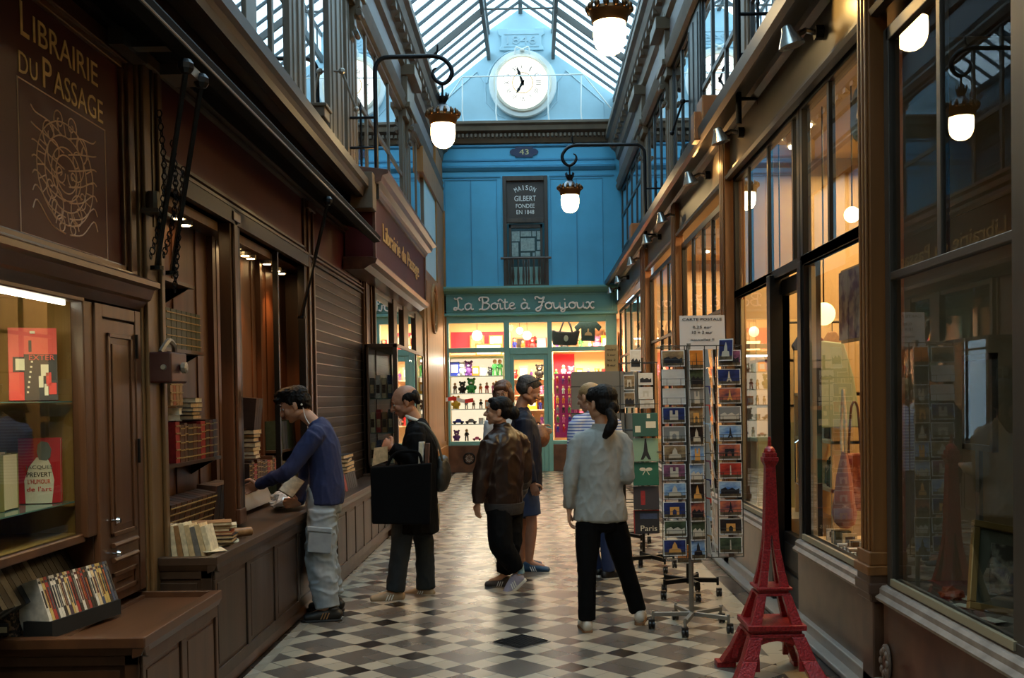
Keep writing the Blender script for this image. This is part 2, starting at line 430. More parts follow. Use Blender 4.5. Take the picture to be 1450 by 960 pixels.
# brown cornice with dentils at the foot of the gable
mb = MB(); mb.run_x([(YB, 7.0), (YB - .06, 7.02), (YB - .10, 7.10), (YB - .12, 7.2), (YB - .26, 7.24), (YB - .28, 7.33), (YB - .34, 7.37), (YB - .34, 7.42), (YB, 7.44)], XL - .1, XR + .1)
x = XL
while x < XR: mb.box(x, x + .045, YB - .19, YB - .10, 7.12, 7.19); x += .09
mb.build('trim_3', BROWNC, kind='structure')
# gable
mb = MB(); mb.prism([(x, YB, z) for x, z in ((-2.15, 7.4), (-2.15, 7.95), (CL, ZC - .02), (CL, ZK), (AX, AZ - .02), (CR, ZK), (CR, ZC - .02), (1.9, 7.95), (1.9, 7.4))], (0, .2, 0))
g = mb.build('wall_back', WHITE, kind='structure')
mb = MB()
for s in (-1, 1):
    cx = AX
    P = [(cx + s * 1.75, 7.52), (cx + s * 1.75, 7.85), (cx + s * .95, 8.55), (cx + s * .78, 8.3), (cx + s * .76, 7.9), (cx + s * .5, 7.62), (cx + s * .3, 7.52)]
    mb.tube([(x, YB - .005, z) for x, z in P], .014, 6, closed=True)
mb.tube(arc((AX, YB - .01, 8.26), .74, PI * .02, PI * .98, 28), .022, 6); mb.box(-2.0, 1.8, YB - .06, YB, 7.44, 7.5)
mb.build('moulding', mat('gable_moulding', (170, 196, 208), .6), g)

# house number plaque
t = thing('number_plaque', 'dark blue enamel house number plaque on the light blue wall', 'plaque', (-.15, YB - .02, 6.72))
mb = MB(); P = []
for cx, cz, a0, a1 in ((-.02, 6.745, 0, 0),): pass
pts = [(-.34, 6.72), (.04, 6.72), (.04, 6.76), (.10, 6.765), (.145, 6.80), (.155, 6.83), (.145, 6.86), (.10, 6.895), (.04, 6.90), (.04, 6.94), (-.34, 6.94), (-.34, 6.90), (-.40, 6.895), (-.445, 6.86), (-.455, 6.83), (-.445, 6.80), (-.40, 6.765), (-.34, 6.76)]
mb.prism([(x, YB - .03, z) for x, z in pts], (0, .03, 0)); mb.build('plate', mat('enamel_blue', (18, 26, 66), .25), t)
mb = MB(); text_mb(mb, '43', (-.15, YB - .03, 6.83), (1, 0, 0), (0, 0, 1), .20, .11, .004); mb.build('lettering', mat('gold_letter', (206, 190, 130), .4), t)

# upper window with shop name board and balustrade
w1 = struct('window_1', (-.14, YB, 3.95)); WB = wood('window_brown', (52, 42, 34), (74, 60, 48), .5)
mb = MB()
for a in ((-.62, -.54, 3.95, 6.32), (.26, .34, 3.95, 6.32), (-.54, .26, 6.22, 6.32), (-.54, .26, 5.33, 5.42)): mb.box(a[0], a[1], YB - .05, YB + .12, a[2], a[3])
mb.box(-.50, .22, YB + .02, YB + .10, 5.22, 5.30); mb.box(-.50, -.45, YB + .02, YB + .1, 3.95, 5.3); mb.box(.17, .22, YB + .02, YB + .1, 3.95, 5.3); mb.box(-.155, -.125, YB + .03, YB + .09, 3.95, 4.5)
mb.build('window_frame', WB, w1, bevel=.006)
mb = MB(); mb.box(-.54, .26, YB + .02, YB + .05, 5.42, 6.22); bd = mb.build('name_board', mat('board_brown', (58, 46, 38), .5, var=.1, scale=4), w1)
mb = MB(); WL = mat('white_letter', (232, 232, 226), .5)
for s, z, ww, hh in (('GILBERT', 5.93 - .08, .46, .115), ('FONDEE', 5.69, .40, .085), ('EN 1848', 5.56, .38, .09)): text_mb(mb, s, (-.14, YB + .015, z), (1, 0, 0), (0, 0, 1), ww, hh, .004)
for i, ch in enumerate('MAISON'):
    a = (i - 2.5) * .19; c = Vector((-.14 + .43 * math.sin(a), YB + .015, 5.66 + .43 * math.cos(a) - .01))
    text_mb(mb, ch, c, (math.cos(a), 0, -math.sin(a)), (math.sin(a), 0, math.cos(a)), .06 if ch != 'I' else .018, .10, .004)
mb.build('lettering', WL, bd)
mb = MB(); mb.add([(-.46, YB + .06, 3.95), (.18, YB + .06, 3.95), (.18, YB + .06, 5.23), (-.46, YB + .06, 5.23)], [(0, 1, 2, 3)]); mb.build('pane', GL, w1)
mb = MB(); mb.box(-.6, .3, YB + .5, YB + .55, 3.9, 5.4); mb.build('backing', mat('dim_room', (60, 74, 70), .8), w1)
mb = MB(); PAP = mat('paper_grey', (170, 182, 178), .7, var=.25, scale=18)
for x0, x1, z0, z1 in ((-.44, -.27, 4.95, 5.16), (-.44, -.30, 4.62, 4.92), (-.25, -.02, 5.05, 5.16), (.0, .08, 5.05, 5.16), (.1, .17, 4.98, 5.16), (-.25, .05, 4.74, 5.01), (.1, .17, 4.76, 4.94), (-.25, -.05, 4.62, 4.7), (.07, .17, 4.62, 4.73), (-.0, .05, 4.62, 4.7)): mb.box(x0, x1, YB + .075, YB + .08, z0, z1)
ps = mb.build('notice_sheet', PAP, None, 'grey printed sheets stuck behind the small brown window over the toy shop', 'poster')
mb = MB(); mb.tube([(-.68, YB - .12, 4.56), (.40, YB - .12, 4.56)], .026, 8); mb.box(-.62, .34, YB - .14, YB - .1, 3.97, 4.0)
for i in range(8):
    x = -.53 + i * .111; mb.lathe([(.012, 3.99), (.02, 4.05), (.03, 4.16), (.022, 4.30), (.014, 4.42), (.024, 4.46), (.024, 4.50), (.014, 4.55)], (x, YB - .12, 0), 8)
mb.build('balustrade', WB, w1, smooth=True)
mb = MB(); mb.box(-.46, .17, YB + .25, YB + .27, 3.98, 4.42); mb.build('curtain', mat('green_curtain', (150, 176, 166), .8, var=.2, scale=12, stretch=(4, 1, .3)), w1)

# clock
ck = thing('wall_clock', 'round white clock with black Roman numerals lit on the gable above the toy shop', 'clock', (-.156, YB - .2, 7.65))
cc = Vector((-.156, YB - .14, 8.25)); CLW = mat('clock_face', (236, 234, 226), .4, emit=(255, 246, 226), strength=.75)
mb = MB(); mb.lathe([(.60, .12), (.70, .11), (.72, .05), (.70, .0), (.6, -.02)], cc, 48, axis='y'); mb.build('surround', WHITEP, ck, smooth=True)
mb = MB(); mb.lathe([(.56, .0), (.62, -.02), (.60, -.06), (.555, -.07), (.54, -.03)], cc, 48, axis='y'); mb.build('rim', mat('clock_rim', (222, 210, 190), .3, .2), ck, smooth=True)
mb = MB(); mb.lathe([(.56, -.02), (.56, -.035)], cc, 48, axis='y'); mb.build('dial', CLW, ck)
mb = MB(); mb.tube([Vector(p) for p in arc(cc + Vector((0, -.04, 0)), .215, 0, 2 * PI, 40)][:-1], .008, 5, closed=True); mb.build('inner_ring', BRASS, ck)
mb = MB()
for i, rn in enumerate(['XII', 'I', 'II', 'III', 'IIII', 'V', 'VI', 'VII', 'VIII', 'IX', 'X', 'XI']):
    a = 2 * PI * i / 12; d = Vector((math.sin(a), 0, math.cos(a))); r = Vector((math.cos(a), 0, -math.sin(a)))
    text_mb(mb, rn, cc + d * .335 + Vector((0, -.036, 0)), r, d, {'I': .02, 'V': .05, 'X': .05, 'II': .045}.get(rn, .085), .11, .003)
for i in range(60):
    a = 2 * PI * i / 60; mb.obox(cc + Vector((math.sin(a) * .42, -.04, math.cos(a) * .42)), (.008, .004, .014), Matrix.Rotation(a, 3, 'Y'))
mb.build('numerals', mat('numeral_ink', (60, 56, 60), .5), ck)
mb = MB()
for ang, L in ((-.34, .36), (-2.60, .27)):
    d = Vector((math.sin(ang), 0, math.cos(ang))); s = Vector((d.z, 0, -d.x)); c = cc + Vector((0, -.05, 0))
    prof = [(-.06, .012), (0, .03), (.05, .028), (L * .45, .018), (L * .62, .034), (L * .78, .018), (L, .003)]
    P = [c + d * u + s * v for u, v in prof] + [c + d * u - s * v for u, v in reversed(prof)]; mb.prism(P, (0, -.008, 0))
mb.build('hands', IRON, ck)
mb = MB(); mb.lathe([(.05, 0), (.06, .02), (.02, .05)], cc + Vector((0, -.06, .66)), 10)
mb.tube(spline([cc + Vector(p) for p in ((-.16, -.04, .60), (-.13, -.06, .74), (0, -.07, .70), (.13, -.06, .74), (.16, -.04, .60))]), .018, 6); mb.build('crest', WHITEP, ck, smooth=True)

dp = thing('date_plaque', 'white plaster tablet with raised date above the round clock', 'plaque', (-.17, YB - .05, 8.96))
mb = MB(); mb.prism([(x, YB - .05, z) for x, z in ((-.64, 8.98), (.30, 8.98), (.30, 9.04), (.26, 9.08), (.26, 9.28), (.32, 9.32), (.32, 9.45), (.12, 9.45), (.12, 9.41), (-.46, 9.41), (-.46, 9.45), (-.66, 9.45), (-.66, 9.32), (-.6, 9.28), (-.6, 9.08), (-.64, 9.04))], (0, .05, 0)); mb.build('tablet', WHITE, dp, bevel=.01)
mb = MB(); text_mb(mb, '1846', (-.17, YB - .05, 9.19), (1, 0, 0), (0, 0, 1), .62, .17, .02)
mb.box(-.54, .20, YB - .065, YB - .05, 9.31, 9.33); mb.box(-.54, .20, YB - .065, YB - .05, 9.05, 9.07); mb.build('raised_date', mat('raised_plaster', (160, 186, 196), .6), dp)

rl = thing('roof_railing', 'thin white metal guard rail standing on the cornice before the clock', 'railing', (-.15, YB - .28, 7.43))
mb = MB(); yr = YB - .28
mb.tube([(-1.95, yr, 7.62), (-1.42, yr, 8.36), (1.12, yr, 8.38), (1.7, yr, 7.66)], .016, 6); mb.build('top_rail', WHITEP, rl)
for x in (-1.42, -.71, .39, 1.08):
    mb = MB(); mb.tube([(x, yr, 7.43), (x - .015, yr, 7.6), (x, yr, 8.36)], .016, 6); mb.build('post', WHITEP, rl)

# wall clock floodlight glow is the clock's own backlight
# ---------------------------------------------------------------- toy shop front at the end of the passage
sf = struct('wall_back', (0, YB, 0))
mb = MB(); Y0 = YB - .04; Y1 = YB + .12
mb.box(-2.0, -1.82, Y0, Y1, 0, 3.36); mb.box(1.55, 1.78, Y0, Y1, 0, 3.36)
mb.box(-.64, -.52, Y0, Y1, .0, 3.24); mb.box(.29, .39, Y0, Y1, .0, 3.24)
Y0 += .004; Y1 -= .004; mb.box(-1.82, 1.55, Y0, Y1, 3.2, 3.36); mb.box(-1.82, -.64, Y0, Y1, 2.57, 2.67); mb.box(-.52, .29, Y0, Y1, 2.52, 2.66); mb.box(.39, 1.55, Y0, Y1, 2.57, 2.67)
mb.box(-1.82, -.64, Y0, Y1, .58, .66); mb.box(.39, 1.55, Y0, Y1, .58, .66)
mb.build('shop_frame', TEAL, sf, bevel=.008)
mb = MB(); mb.box(-2.02, 1.8, YB - .06, YB + .1, 3.36, 3.82); mb.build('fascia', TEALD, sf)
mb = MB(); mb.run_x([(YB - .06, 3.82), (YB - .10, 3.84), (YB - .2, 3.88), (YB - .24, 3.92), (YB - .24, 3.96), (YB, 3.98), (YB, 3.82)], -2.05, 1.8)
mb.run_x([(YB - .06, 3.34), (YB - .11, 3.36), (YB - .11, 3.39), (YB - .06, 3.41)], -2.05, 1.8)
for z in (3.45, 3.79): mb.box(-1.93, 1.7, YB - .07, YB - .055, z, z + .012)
for x in (-1.93, 1.69): mb.box(x, x + .012, YB - .07, YB - .055, 3.45, 3.8)
mb.build('moulding', TEAL, sf)
mb = MB(); mb.box(-2.0, -.64, YB - .05, YB + .12, 0, .58); mb.box(.39, 1.78, YB - .05, YB + .12, 0, .58); mb.build('stone_base', STONE, sf, bevel=.01)
mb = MB(); mb.add([(-1.82, YB + .04, .66), (-.64, YB + .04, .66), (-.64, YB + .04, 3.2), (-1.82, YB + .04, 3.2), (.39, YB + .04, .66), (1.55, YB + .04, .66), (1.55, YB + .04, 3.2), (.39, YB + .04, 3.2), (-.52, YB + .04, 2.66), (.29, YB + .04, 2.66), (.29, YB + .04, 3.2), (-.52, YB + .04, 3.2)], [(0, 1, 2, 3), (4, 5, 6, 7), (8, 9, 10, 11)])
mb.build('pane', glass('shop_glass', (240, 244, 242), .5), sf)
dr = struct('door_1', (-.1, YB, 0)); mb = MB()
for b_ in ((-.52, -.43, .0, 2.52), (.20, .29, 0, 2.52), (-.43, .2, 2.4, 2.52), (-.43, .2, 0, .14), (-.43, .2, .56, .64)): mb.box(b_[0], b_[1], YB - .02, YB + .05, b_[2], b_[3])
mb.box(-.43, .2, YB, YB + .03, .14, .56); mb.build('door_frame', TEAL, dr, bevel=.008)
mb = MB(); mb.add([(-.43, YB + .02, .64), (.2, YB + .02, .64), (.2, YB + .02, 2.4), (-.43, YB + .02, 2.4)], [(0, 1, 2, 3)]); mb.build('pane', MATS['shop_glass'], dr)
mb = MB(); mb.tube([(-.46, YB - .03, 1.0), (-.46, YB - .07, 1.0), (-.36, YB - .07, 1.0)], .01, 6); mb.build('handle', BRASS, dr)
for x, z in ((-1.42, .30), (1.1, .28)):
    v = thing('air_vent', 'round iron vent grille in the marble base left of the toy shop door' if x < 0 else 'round iron vent grille in the marble base under the toy shop right window', 'vent', (x, YB - .06, z - .12))
    mb = MB(); mb.tube(arc((x, YB - .07, z), .115, 0, 2 * PI, 24)[:-1], .018, 6, closed=True); mb.build('rim', IRON, v)
    mb = MB(); mb.tube(arc((x, YB - .065, z), .06, 0, 2 * PI, 16)[:-1], .008, 5, closed=True)
    for k in range(8):
        a = k * PI / 4; mb.tube([(x + .02 * math.cos(a), YB - .065, z + .02 * math.sin(a)), (x + .11 * math.cos(a), YB - .065, z + .11 * math.sin(a))], .006, 5)
    mb.build('grille', METAL, v)

# cursive lettering made of bent tube
G = {
 'L': ([[(.55, .86), (.42, 1.0), (.26, .9), (.3, .6), (.3, .25), (.16, .02), (.02, .06), (.08, .2), (.3, .1), (.5, .0), (.66, .12)], [(.26, .9), (.12, .86), (.06, .98)]], .68),
 'a': ([[(.44, .42), (.3, .52), (.1, .42), (.06, .2), (.16, .03), (.34, .08), (.45, .3), (.46, .5), (.45, .2), (.5, .04), (.62, .08)]], .62),
 'B': ([[(.08, .72), (.02, .86), (.12, .98), (.34, 1.0), (.58, .95), (.62, .74), (.46, .58), (.28, .54), (.5, .52), (.68, .36), (.58, .1), (.34, .0), (.14, .06), (.02, .0)], [(.22, .98), (.26, .6), (.24, .3), (.22, .02)]], .74),
 'o': ([[(.3, .52), (.1, .42), (.06, .2), (.2, .02), (.4, .08), (.46, .3), (.36, .5), (.26, .5), (.4, .42), (.56, .5)]], .54),
 'i': ([[(.08, .5), (.1, .2), (.16, .02), (.3, .1)], [(-.04, .66), (.1, .82), (.24, .66)]], .28),
 't': ([[(.14, .86), (.12, .4), (.14, .08), (.26, .02), (.38, .14)], [(-.02, .58), (.32, .58)]], .36),
 'e': ([[(.06, .24), (.3, .32), (.36, .44), (.24, .52), (.08, .4), (.08, .14), (.24, .02), (.46, .14)]], .44),
 'A': ([[(.44, .42), (.3, .52), (.1, .42), (.06, .2), (.16, .03), (.34, .08), (.45, .3), (.46, .5), (.45, .2), (.5, .04), (.62, .08)], [(.18, .84), (.34, .68)]], .62),
 'J': ([[(.04, .78), (.02, .94), (.16, .98), (.3, .86), (.46, .84), (.6, .98), (.52, .7), (.42, .3), (.34, -.06), (.16, -.18), (.06, -.02), (.22, .12), (.5, .3)], [(.22, .56), (.62, .56)]], .62),
 'u': ([[(.04, .5), (.06, .2), (.14, .03), (.3, .06), (.42, .26), (.44, .5), (.44, .18), (.5, .03), (.62, .1)]], .6),
 'j': ([[(.17, .5), (.18, .1), (.12, -.2), (-.03, -.25), (-.07, -.12), (.12, .0), (.36, .12)], [(.12, .72), (.2, .76)]], .38),
 'x': ([[(.02, .42), (.12, .52), (.22, .4), (.3, .14), (.42, .0), (.54, .1)], [(.54, .48), (.42, .52), (.3, .38), (.18, .1), (.06, -.02), (-.04, .08)]], .6),
 ' ': ([], .32)}
word = 'La Boite A Joujoux'; wtot = sum(G[c][1] for c in word); x0, x1 = -1.70, 1.32; sxl = (x1 - x0) / wtot; mb = MB(); cx = x0
for ch in word:
    for st in G[ch][0]:
        pts = [(cx + px * sxl, YB - .10, 3.475 + pz * .265) for px, pz in st]
        mb.tube(spline(pts, 4), .0165, 6)
    cx += G[ch][1] * sxl
mb.build('shop_lettering', WL, None, 'white cursive tube lettering on the teal fascia of the toy shop', 'sign', smooth=True)

# interior
mb = MB(); YI = 24.3
mb.box(-2.4, -2.0, YB + .12, YI, 0, 3.6); mb.box(2.0, 2.4, YB + .12, YI, 0, 3.6); mb.box(-2.4, 2.4, YB + .12, YI, 3.4, 3.6)
r = mb.build('ceiling', mat('shop_ceiling', (226, 200, 176), .6), kind='structure')
mb = MB(); mb.box(-2.4, 2.4, YI, YI + .1, 0, 3.6); mb.build('wall_back', mat('shop_cream_wall', (236, 206, 160), .6), kind='structure')
mb = MB(); mb.box(-1.95, -.68, YI - .03, YI, 2.64, 3.15); mb.box(-.5, .3, YI - .03, YI, 2.7, 3.0); mb.box(.45, .95, YI - .03, YI, 2.1, 2.6); mb.box(1.35, 1.9, YI - .03, YI, 2.7, 3.1); mb.build('trim_18', PINKW, kind='structure')
# left showcase with lit shelves
sc_ = thing('lit_showcase', 'bright white lit showcase full of toys behind the left toy shop window', 'showcase', (-1.24, 22.5, 0))
SH = mat('lit_acrylic', (240, 232, 222), .5, emit=(255, 236, 206), strength=.6)
CX0, CX1 = -1.84, -.68
mb = MB(); mb.box(CX0, CX1, 22.78, 22.82, .62, 2.46); mb.build('back_light_panel', SH, sc_)
mb = MB(); mb.box(CX0 - .03, CX0, 22.32, 22.8, .4, 2.5); mb.box(CX1, CX1 + .03, 22.32, 22.8, .4, 2.5); mb.box(CX0, CX1, 22.32, 22.8, 2.46, 2.50); mb.box(CX0, CX1, 22.3, 22.8, .4, .64); mb.build('frame', CREAM, sc_)
SZ = [.66, 1.03, 1.36, 1.70, 2.08]
for z in SZ[1:]:
    mb = MB(); mb.box(CX0, CX1, 22.34, 22.78, z - .02, z); mb.build('shelf', WHITEP, sc_)
lb = thing('light_box', 'glowing cream light box standing on top of the bright toy showcase', 'light', (-.98, 22.6, 2.5))
mb = MB(); mb.box(-1.28, -.70, 22.55, 22.7, 2.52, 2.78); mb.build('box', WOODF := mat('light_box_frame', (200, 150, 80), .5), lb)
mb = MB(); mb.box(-1.25, -.73, 22.54, 22.55, 2.55, 2.75); mb.build('diffuser', mat('light_box_glow', (255, 240, 190), .5, emit=(255, 240, 180), strength=2.6), lb)
TOYC = {'blue': (40, 60, 170), 'white': (226, 226, 222), 'black': (24, 22, 24), 'red': (190, 36, 40), 'yellow': (228, 176, 50), 'green': (60, 140, 70), 'purple': (110, 60, 140), 'orange': (224, 120, 40), 'pink': (228, 110, 160), 'brown': (110, 66, 40), 'grey': (130, 130, 136)}
TM = {k: mat('toy_' + k, v, .4) for k, v in TOYC.items()}
def toy_shape(kind, c, h, rnd):
    """returns list of (part name, mesh builder, material key or None=own colour)"""
    x, y, z = c; out = []
    if kind == 'figurine':
        b = MB(); b.tube([(x, y, z + h * .42), (x, y, z + h * .55), (x, y, z + h * .72)], [h * .10, h * .14, h * .11], 10); b.tube([(x - h * .16, y - .01, z + h * .45), (x - h * .13, y, z + h * .66), (x + h * .13, y, z + h * .66), (x + h * .18, y - .02, z + h * .5)], h * .045, 8)
        for s in (-1, 1): b.tube([(x + s * h * .07, y, z + h * .45), (x + s * h * .1, y, z + h * .2), (x + s * h * .1, y - .01, z)], [h * .07, h * .055, h * .06], 8)
        out.append(('body', b, 0)); b = MB(); b.ball((x, y, z + h * .86), (h * .13, h * .13, h * .14), 12); out.append(('head', b, 'skin'))
    elif kind == 'plush toy':
        b = MB(); b.ball((x, y, z + h * .32), (h * .28, h * .24, h * .32), 12); b.ball((x, y, z + h * .74), (h * .25, h * .22, h * .24), 12)
        for s in (-1, 1): b.ball((x + s * h * .2, y, z + h * .94), h * .1, 8); b.ball((x + s * h * .27, y - h * .1, z + h * .38), (h * .09, h * .12, h * .15), 8); b.ball((x + s * h * .17, y - h * .2, z + h * .09), (h * .1, h * .15, h * .09), 8)
        out.append(('body', b, 0)); b = MB(); b.ball((x, y - h * .2, z + h * .68), (h * .09, h * .07, h * .07), 8); out.append(('muzzle', b, 'white'))
    elif kind == 'mug':
        b = MB(); b.lathe([(h * .36, 0), (h * .38, h * .1), (h * .38, h * .9), (h * .34, h * .9), (h * .33, h * .15), (.001, h * .14)], (x, y, z), 14); out.append(('cup', b, 0))
        b = MB(); b.tube(arc((x + h * .38, y, z + h * .5), h * .22, -PI / 2, PI / 2, 8), h * .05, 6); out.append(('handle', b, 0))
    elif kind == 'toy car':
        b = MB(); b.prism([(x + u * h, y - h * .3, z + v * h) for u, v in ((-.9, .2), (-.85, .45), (-.45, .5), (-.25, .8), (.3, .8), (.5, .5), (.9, .42), (.9, .2))], (0, h * .6, 0)); out.append(('body', b, 0))
        for u in (-.55, .55):
            b = MB(); b.lathe([(h * .2, -h * .33), (h * .22, 0), (h * .2, h * .33)], (x + u * h, y, z + h * .2), 12, axis='y'); out.append(('wheel', b, 'black'))
    else:
        b = MB(); b.box(x - h * .35, x + h * .35, y - h * .2, y + h * .2, z, z + h); out.append(('carton', b, 0))
        b = MB(); b.box(x - h * .25, x + h * .25, y - h * .21, y - h * .2, z + h * .25, z + h * .8); out.append(('print', b, 'white'))
    return out
SKN = mat('doll_skin', (226, 178, 140), .5)
def toy(kind, col, c, h, label, group):
    rnd = RND; t = thing(kind.replace(' ', '_'), label, kind.split()[-1] if kind != 'box' else 'box', c, group)
    for nm, b, k in toy_shape(kind, c, h, rnd):
        b.build(nm, TM[col] if k == 0 else SKN if k == 'skin' else TM[k], t, smooth=kind != 'box')
    return t
rows = [  # shelf index, items (kind, colour, x, height)
 (4, 'top', [('box', 'blue', -1.74, .26), ('plush toy', 'white', -1.60, .26), ('plush toy', 'purple', -1.44, .28), ('box', 'orange', -1.28, .18), ('mug', 'white', -1.12, .16), ('plush toy', 'black', -.96, .16), ('figurine', 'green', -.86, .30), ('figurine', 'green', -.75, .30)]),
 (3, 'second', [('figurine', 'brown', -1.74, .2), ('plush toy', 'black', -1.58, .22), ('plush toy', 'green', -1.38, .28), ('figurine', 'orange', -1.18, .18), ('figurine', 'red', -1.04, .2), ('figurine', 'pink', -.9, .2), ('box', 'yellow', -.77, .22)]),
 (2, 'middle', [('plush toy', 'yellow', -1.72, .24), ('figurine', 'grey', -1.50, .18), ('figurine', 'brown', -1.34, .16), ('figurine', 'black', -1.18, .18), ('box', 'orange', -1.02, .16), ('mug', 'blue', -.90, .13), ('plush toy', 'brown', -.76, .18)]),
 (1, 'fourth', [('toy car', 'blue', -1.68, .12), ('toy car', 'grey', -1.40, .12), ('mug', 'white', -1.18, .12), ('plush toy', 'grey', -.98, .22), ('box', 'white', -.80, .2)]),
 (0, 'lowest', [('plush toy', 'purple', -1.72, .2), ('figurine', 'black', -1.50, .22), ('toy car', 'pink', -1.28, .09), ('figurine', 'white', -1.08, .18), ('plush toy', 'blue', -.90, .18), ('figurine', 'pink', -.76, .18)])]
for si, nm, items in rows:
    for i, (k, c, x, h) in enumerate(items):
        h *= 1.0 if k == 'figurine' and h > .3 else 1.18
        toy(k, c, (x, 22.55 + RND.uniform(-.05, .05), SZ[si]), h, f'{c} {k}, {ORD[i]} from the left on the {nm} shelf of the lit showcase', 'toys in the lit showcase')
# things above the case: pink back shelves with boxes and pictures, wall frames, ceiling fittings
mb = MB(); mb.box(-1.95, -.66, 24.0, 24.3, 2.60, 2.64); mb.box(-.55, 1.95, 23.9, 24.3, 2.64, 2.68); mb.box(-.55, 1.95, 23.9, 24.3, 2.0, 2.03); mb.box(-.55, 1.95, 23.9, 24.3, 1.62, 1.65); mb.box(-.55, 1.95, 23.9, 24.3, 1.28, 1.31); mb.box(-.55, 1.95, 23.9, 24.3, .94, .97)
for x in (-.58, .4, 1.9): mb.box(x, x + .04, 23.9, 24.3, .2, 3.1)
ws = mb.build('display_shelving', mat('shelf_pink', (226, 190, 160), .5), None, 'cream wall shelving across the back of the toy shop', 'shelving')
for i, (x0, x1, z0, z1, c) in enumerate([(-1.5, -1.16, 2.66, 3.06, (120, 96, 70)), (-1.05, -.72, 2.66, 3.06, (190, 180, 160)), (-.42, -.2, 2.72, 3.0, (40, 34, 34)), (.0, .24, 2.7, 2.96, (30, 40, 30)), (1.35, 1.66, 2.74, 3.16, (90, 60, 40))]):
    p = thing('framed_picture', ['brown framed picture high in the left toy shop window', 'pale framed picture beside the brown one in the left toy shop window', 'small black framed picture above the toy shop door', 'dark picture with green print above the toy shop door', 'brown framed picture at the right end of the toy shop, beside the T-shirt'][i], 'picture', ((x0 + x1) / 2, 24.2, z0))
    mb = MB(); mb.box(x0, x1, 24.16, 24.2, z0, z1); mb.build('frame', mat('pic_frame', (170, 130, 80), .5), p)
    mb = MB(); mb.box(x0 + .03, x1 - .03, 24.15, 24.16, z0 + .03, z1 - .03); mb.build('print', mat('pic%d' % i, c, .6, col2=tuple(min(255, int(q * 1.9)) for q in c), scale=14), p)
kk = 0
KS = ['figurine', 'plush toy', 'box', 'figurine', 'mug', 'figurine', 'plush toy']; CS = list(TOYC)
for si, (z, nm) in enumerate(((2.68, 'topmost'), (2.03, 'upper'), (1.65, 'middle'), (1.31, 'lower'), (.97, 'bottom'))):
    x = -.45; i = 0
    while x < 1.85:
        if not (.36 < x < .5):
            k = KS[(kk * 3 + si) % 7]; c = CS[(kk * 7 + si * 3) % 11]; h = RND.uniform(.20, .33)
            toy(k, c, (x, 24.02, z), h, f'{c} {k}, {ORD[i]} from the left on the {nm} cream shelf of the toy shop', 'toys on the cream wall shelves'); kk += 1; i += 1
        x += RND.uniform(.17, .22)
# pink and purple small packets rack right of the door
mb = MB(); mb.box(.44, .98, 22.55, 22.6, .7, 2.1); pr = mb.build('peg_panel', MAG, None, 'magenta peg panel hung with small toys beside the toy shop door', 'display panel')
for r_ in range(6):
    for c_ in range(4):
        x, z = .50 + c_ * .13, .82 + r_ * .21; k = CS[(r_ * 5 + c_ * 3) % 11]
        toy('figurine', k, (x, 22.5, z), .17, f'{k} doll, {ORD[c_]} from the left in the {ORD[5 - r_]} row of the magenta panel', 'dolls on the magenta panel')
# hanging tote bag and t-shirt
t = thing('tote_bag', 'large black tote bag hanging in the upper right window of the toy shop', 'bag', (.70, 22.3, 2.68)); BLK = mat('black_fabric', (26, 26, 32), .8, var=.2, scale=20, bump=.3)
mb = MB(); P = [(.46, 2.72), (.98, 2.70), (1.06, 3.02), (1.0, 3.05), (.9, 3.00), (.55, 3.02), (.46, 3.06), (.42, 3.0)]
mb.prism([(x - .05, 22.34, z) for x, z in P], (0, .1, 0)); mb.build('body', BLK, t, bevel=.03)
for dy in (0, .1):
    mb = MB(); mb.tube(spline([(.56, 22.34 + dy, 2.98), (.62, 22.36 + dy, 3.14), (.67, 22.38, 3.24), (.74, 22.38, 3.24), (.80, 22.36 + dy, 3.14), (.84, 22.34 + dy, 2.98)], 4), .018, 6, flat=.5); mb.build('strap', BLK, t)
mb = MB(); mb.ball((.70, 22.335, 2.86), (.05, .006, .07), 8); mb.build('print', mat('print_grey', (130, 130, 126), .7), t)
t = thing('hanging_tshirt', 'dark green T-shirt on a hanger in the upper right toy shop window', 'shirt', (1.18, 22.3, 2.78))
P = [(1.03, 2.80), (1.33, 2.79), (1.335, 3.08), (1.42, 3.0), (1.48, 3.1), (1.36, 3.22), (1.24, 3.27), (1.18, 3.25), (1.12, 3.27), (1.0, 3.22), (.88, 3.1), (.94, 3.0), (1.03, 3.08)]
mb = MB(); mb.prism([(x, 22.34, z) for x, z in P], (0, .05, 0)); mb.build('fabric', mat('tee_green', (42, 62, 66), .85, var=.2, scale=14), t, bevel=.015)
mb = MB(); mb.prism([(x, 22.33, z) for x, z in ((1.1, 2.92), (1.27, 2.91), (1.25, 2.97), (1.20, 2.99), (1.20, 3.06), (1.17, 3.06), (1.16, 2.99), (1.12, 2.97))], (0, .01, 0)); mb.build('print', mat('print_tan', (170, 140, 110), .7), t)
mb = MB(); mb.tube(spline([(1.0, 22.36, 3.2), (1.18, 22.36, 3.29), (1.36, 22.36, 3.2)]), .008, 6); mb.tube([(1.18, 22.36, 3.29), (1.18, 22.36, 3.36), (1.2, 22.36, 3.38)], .005, 5); mb.build('hanger', IRON, t)
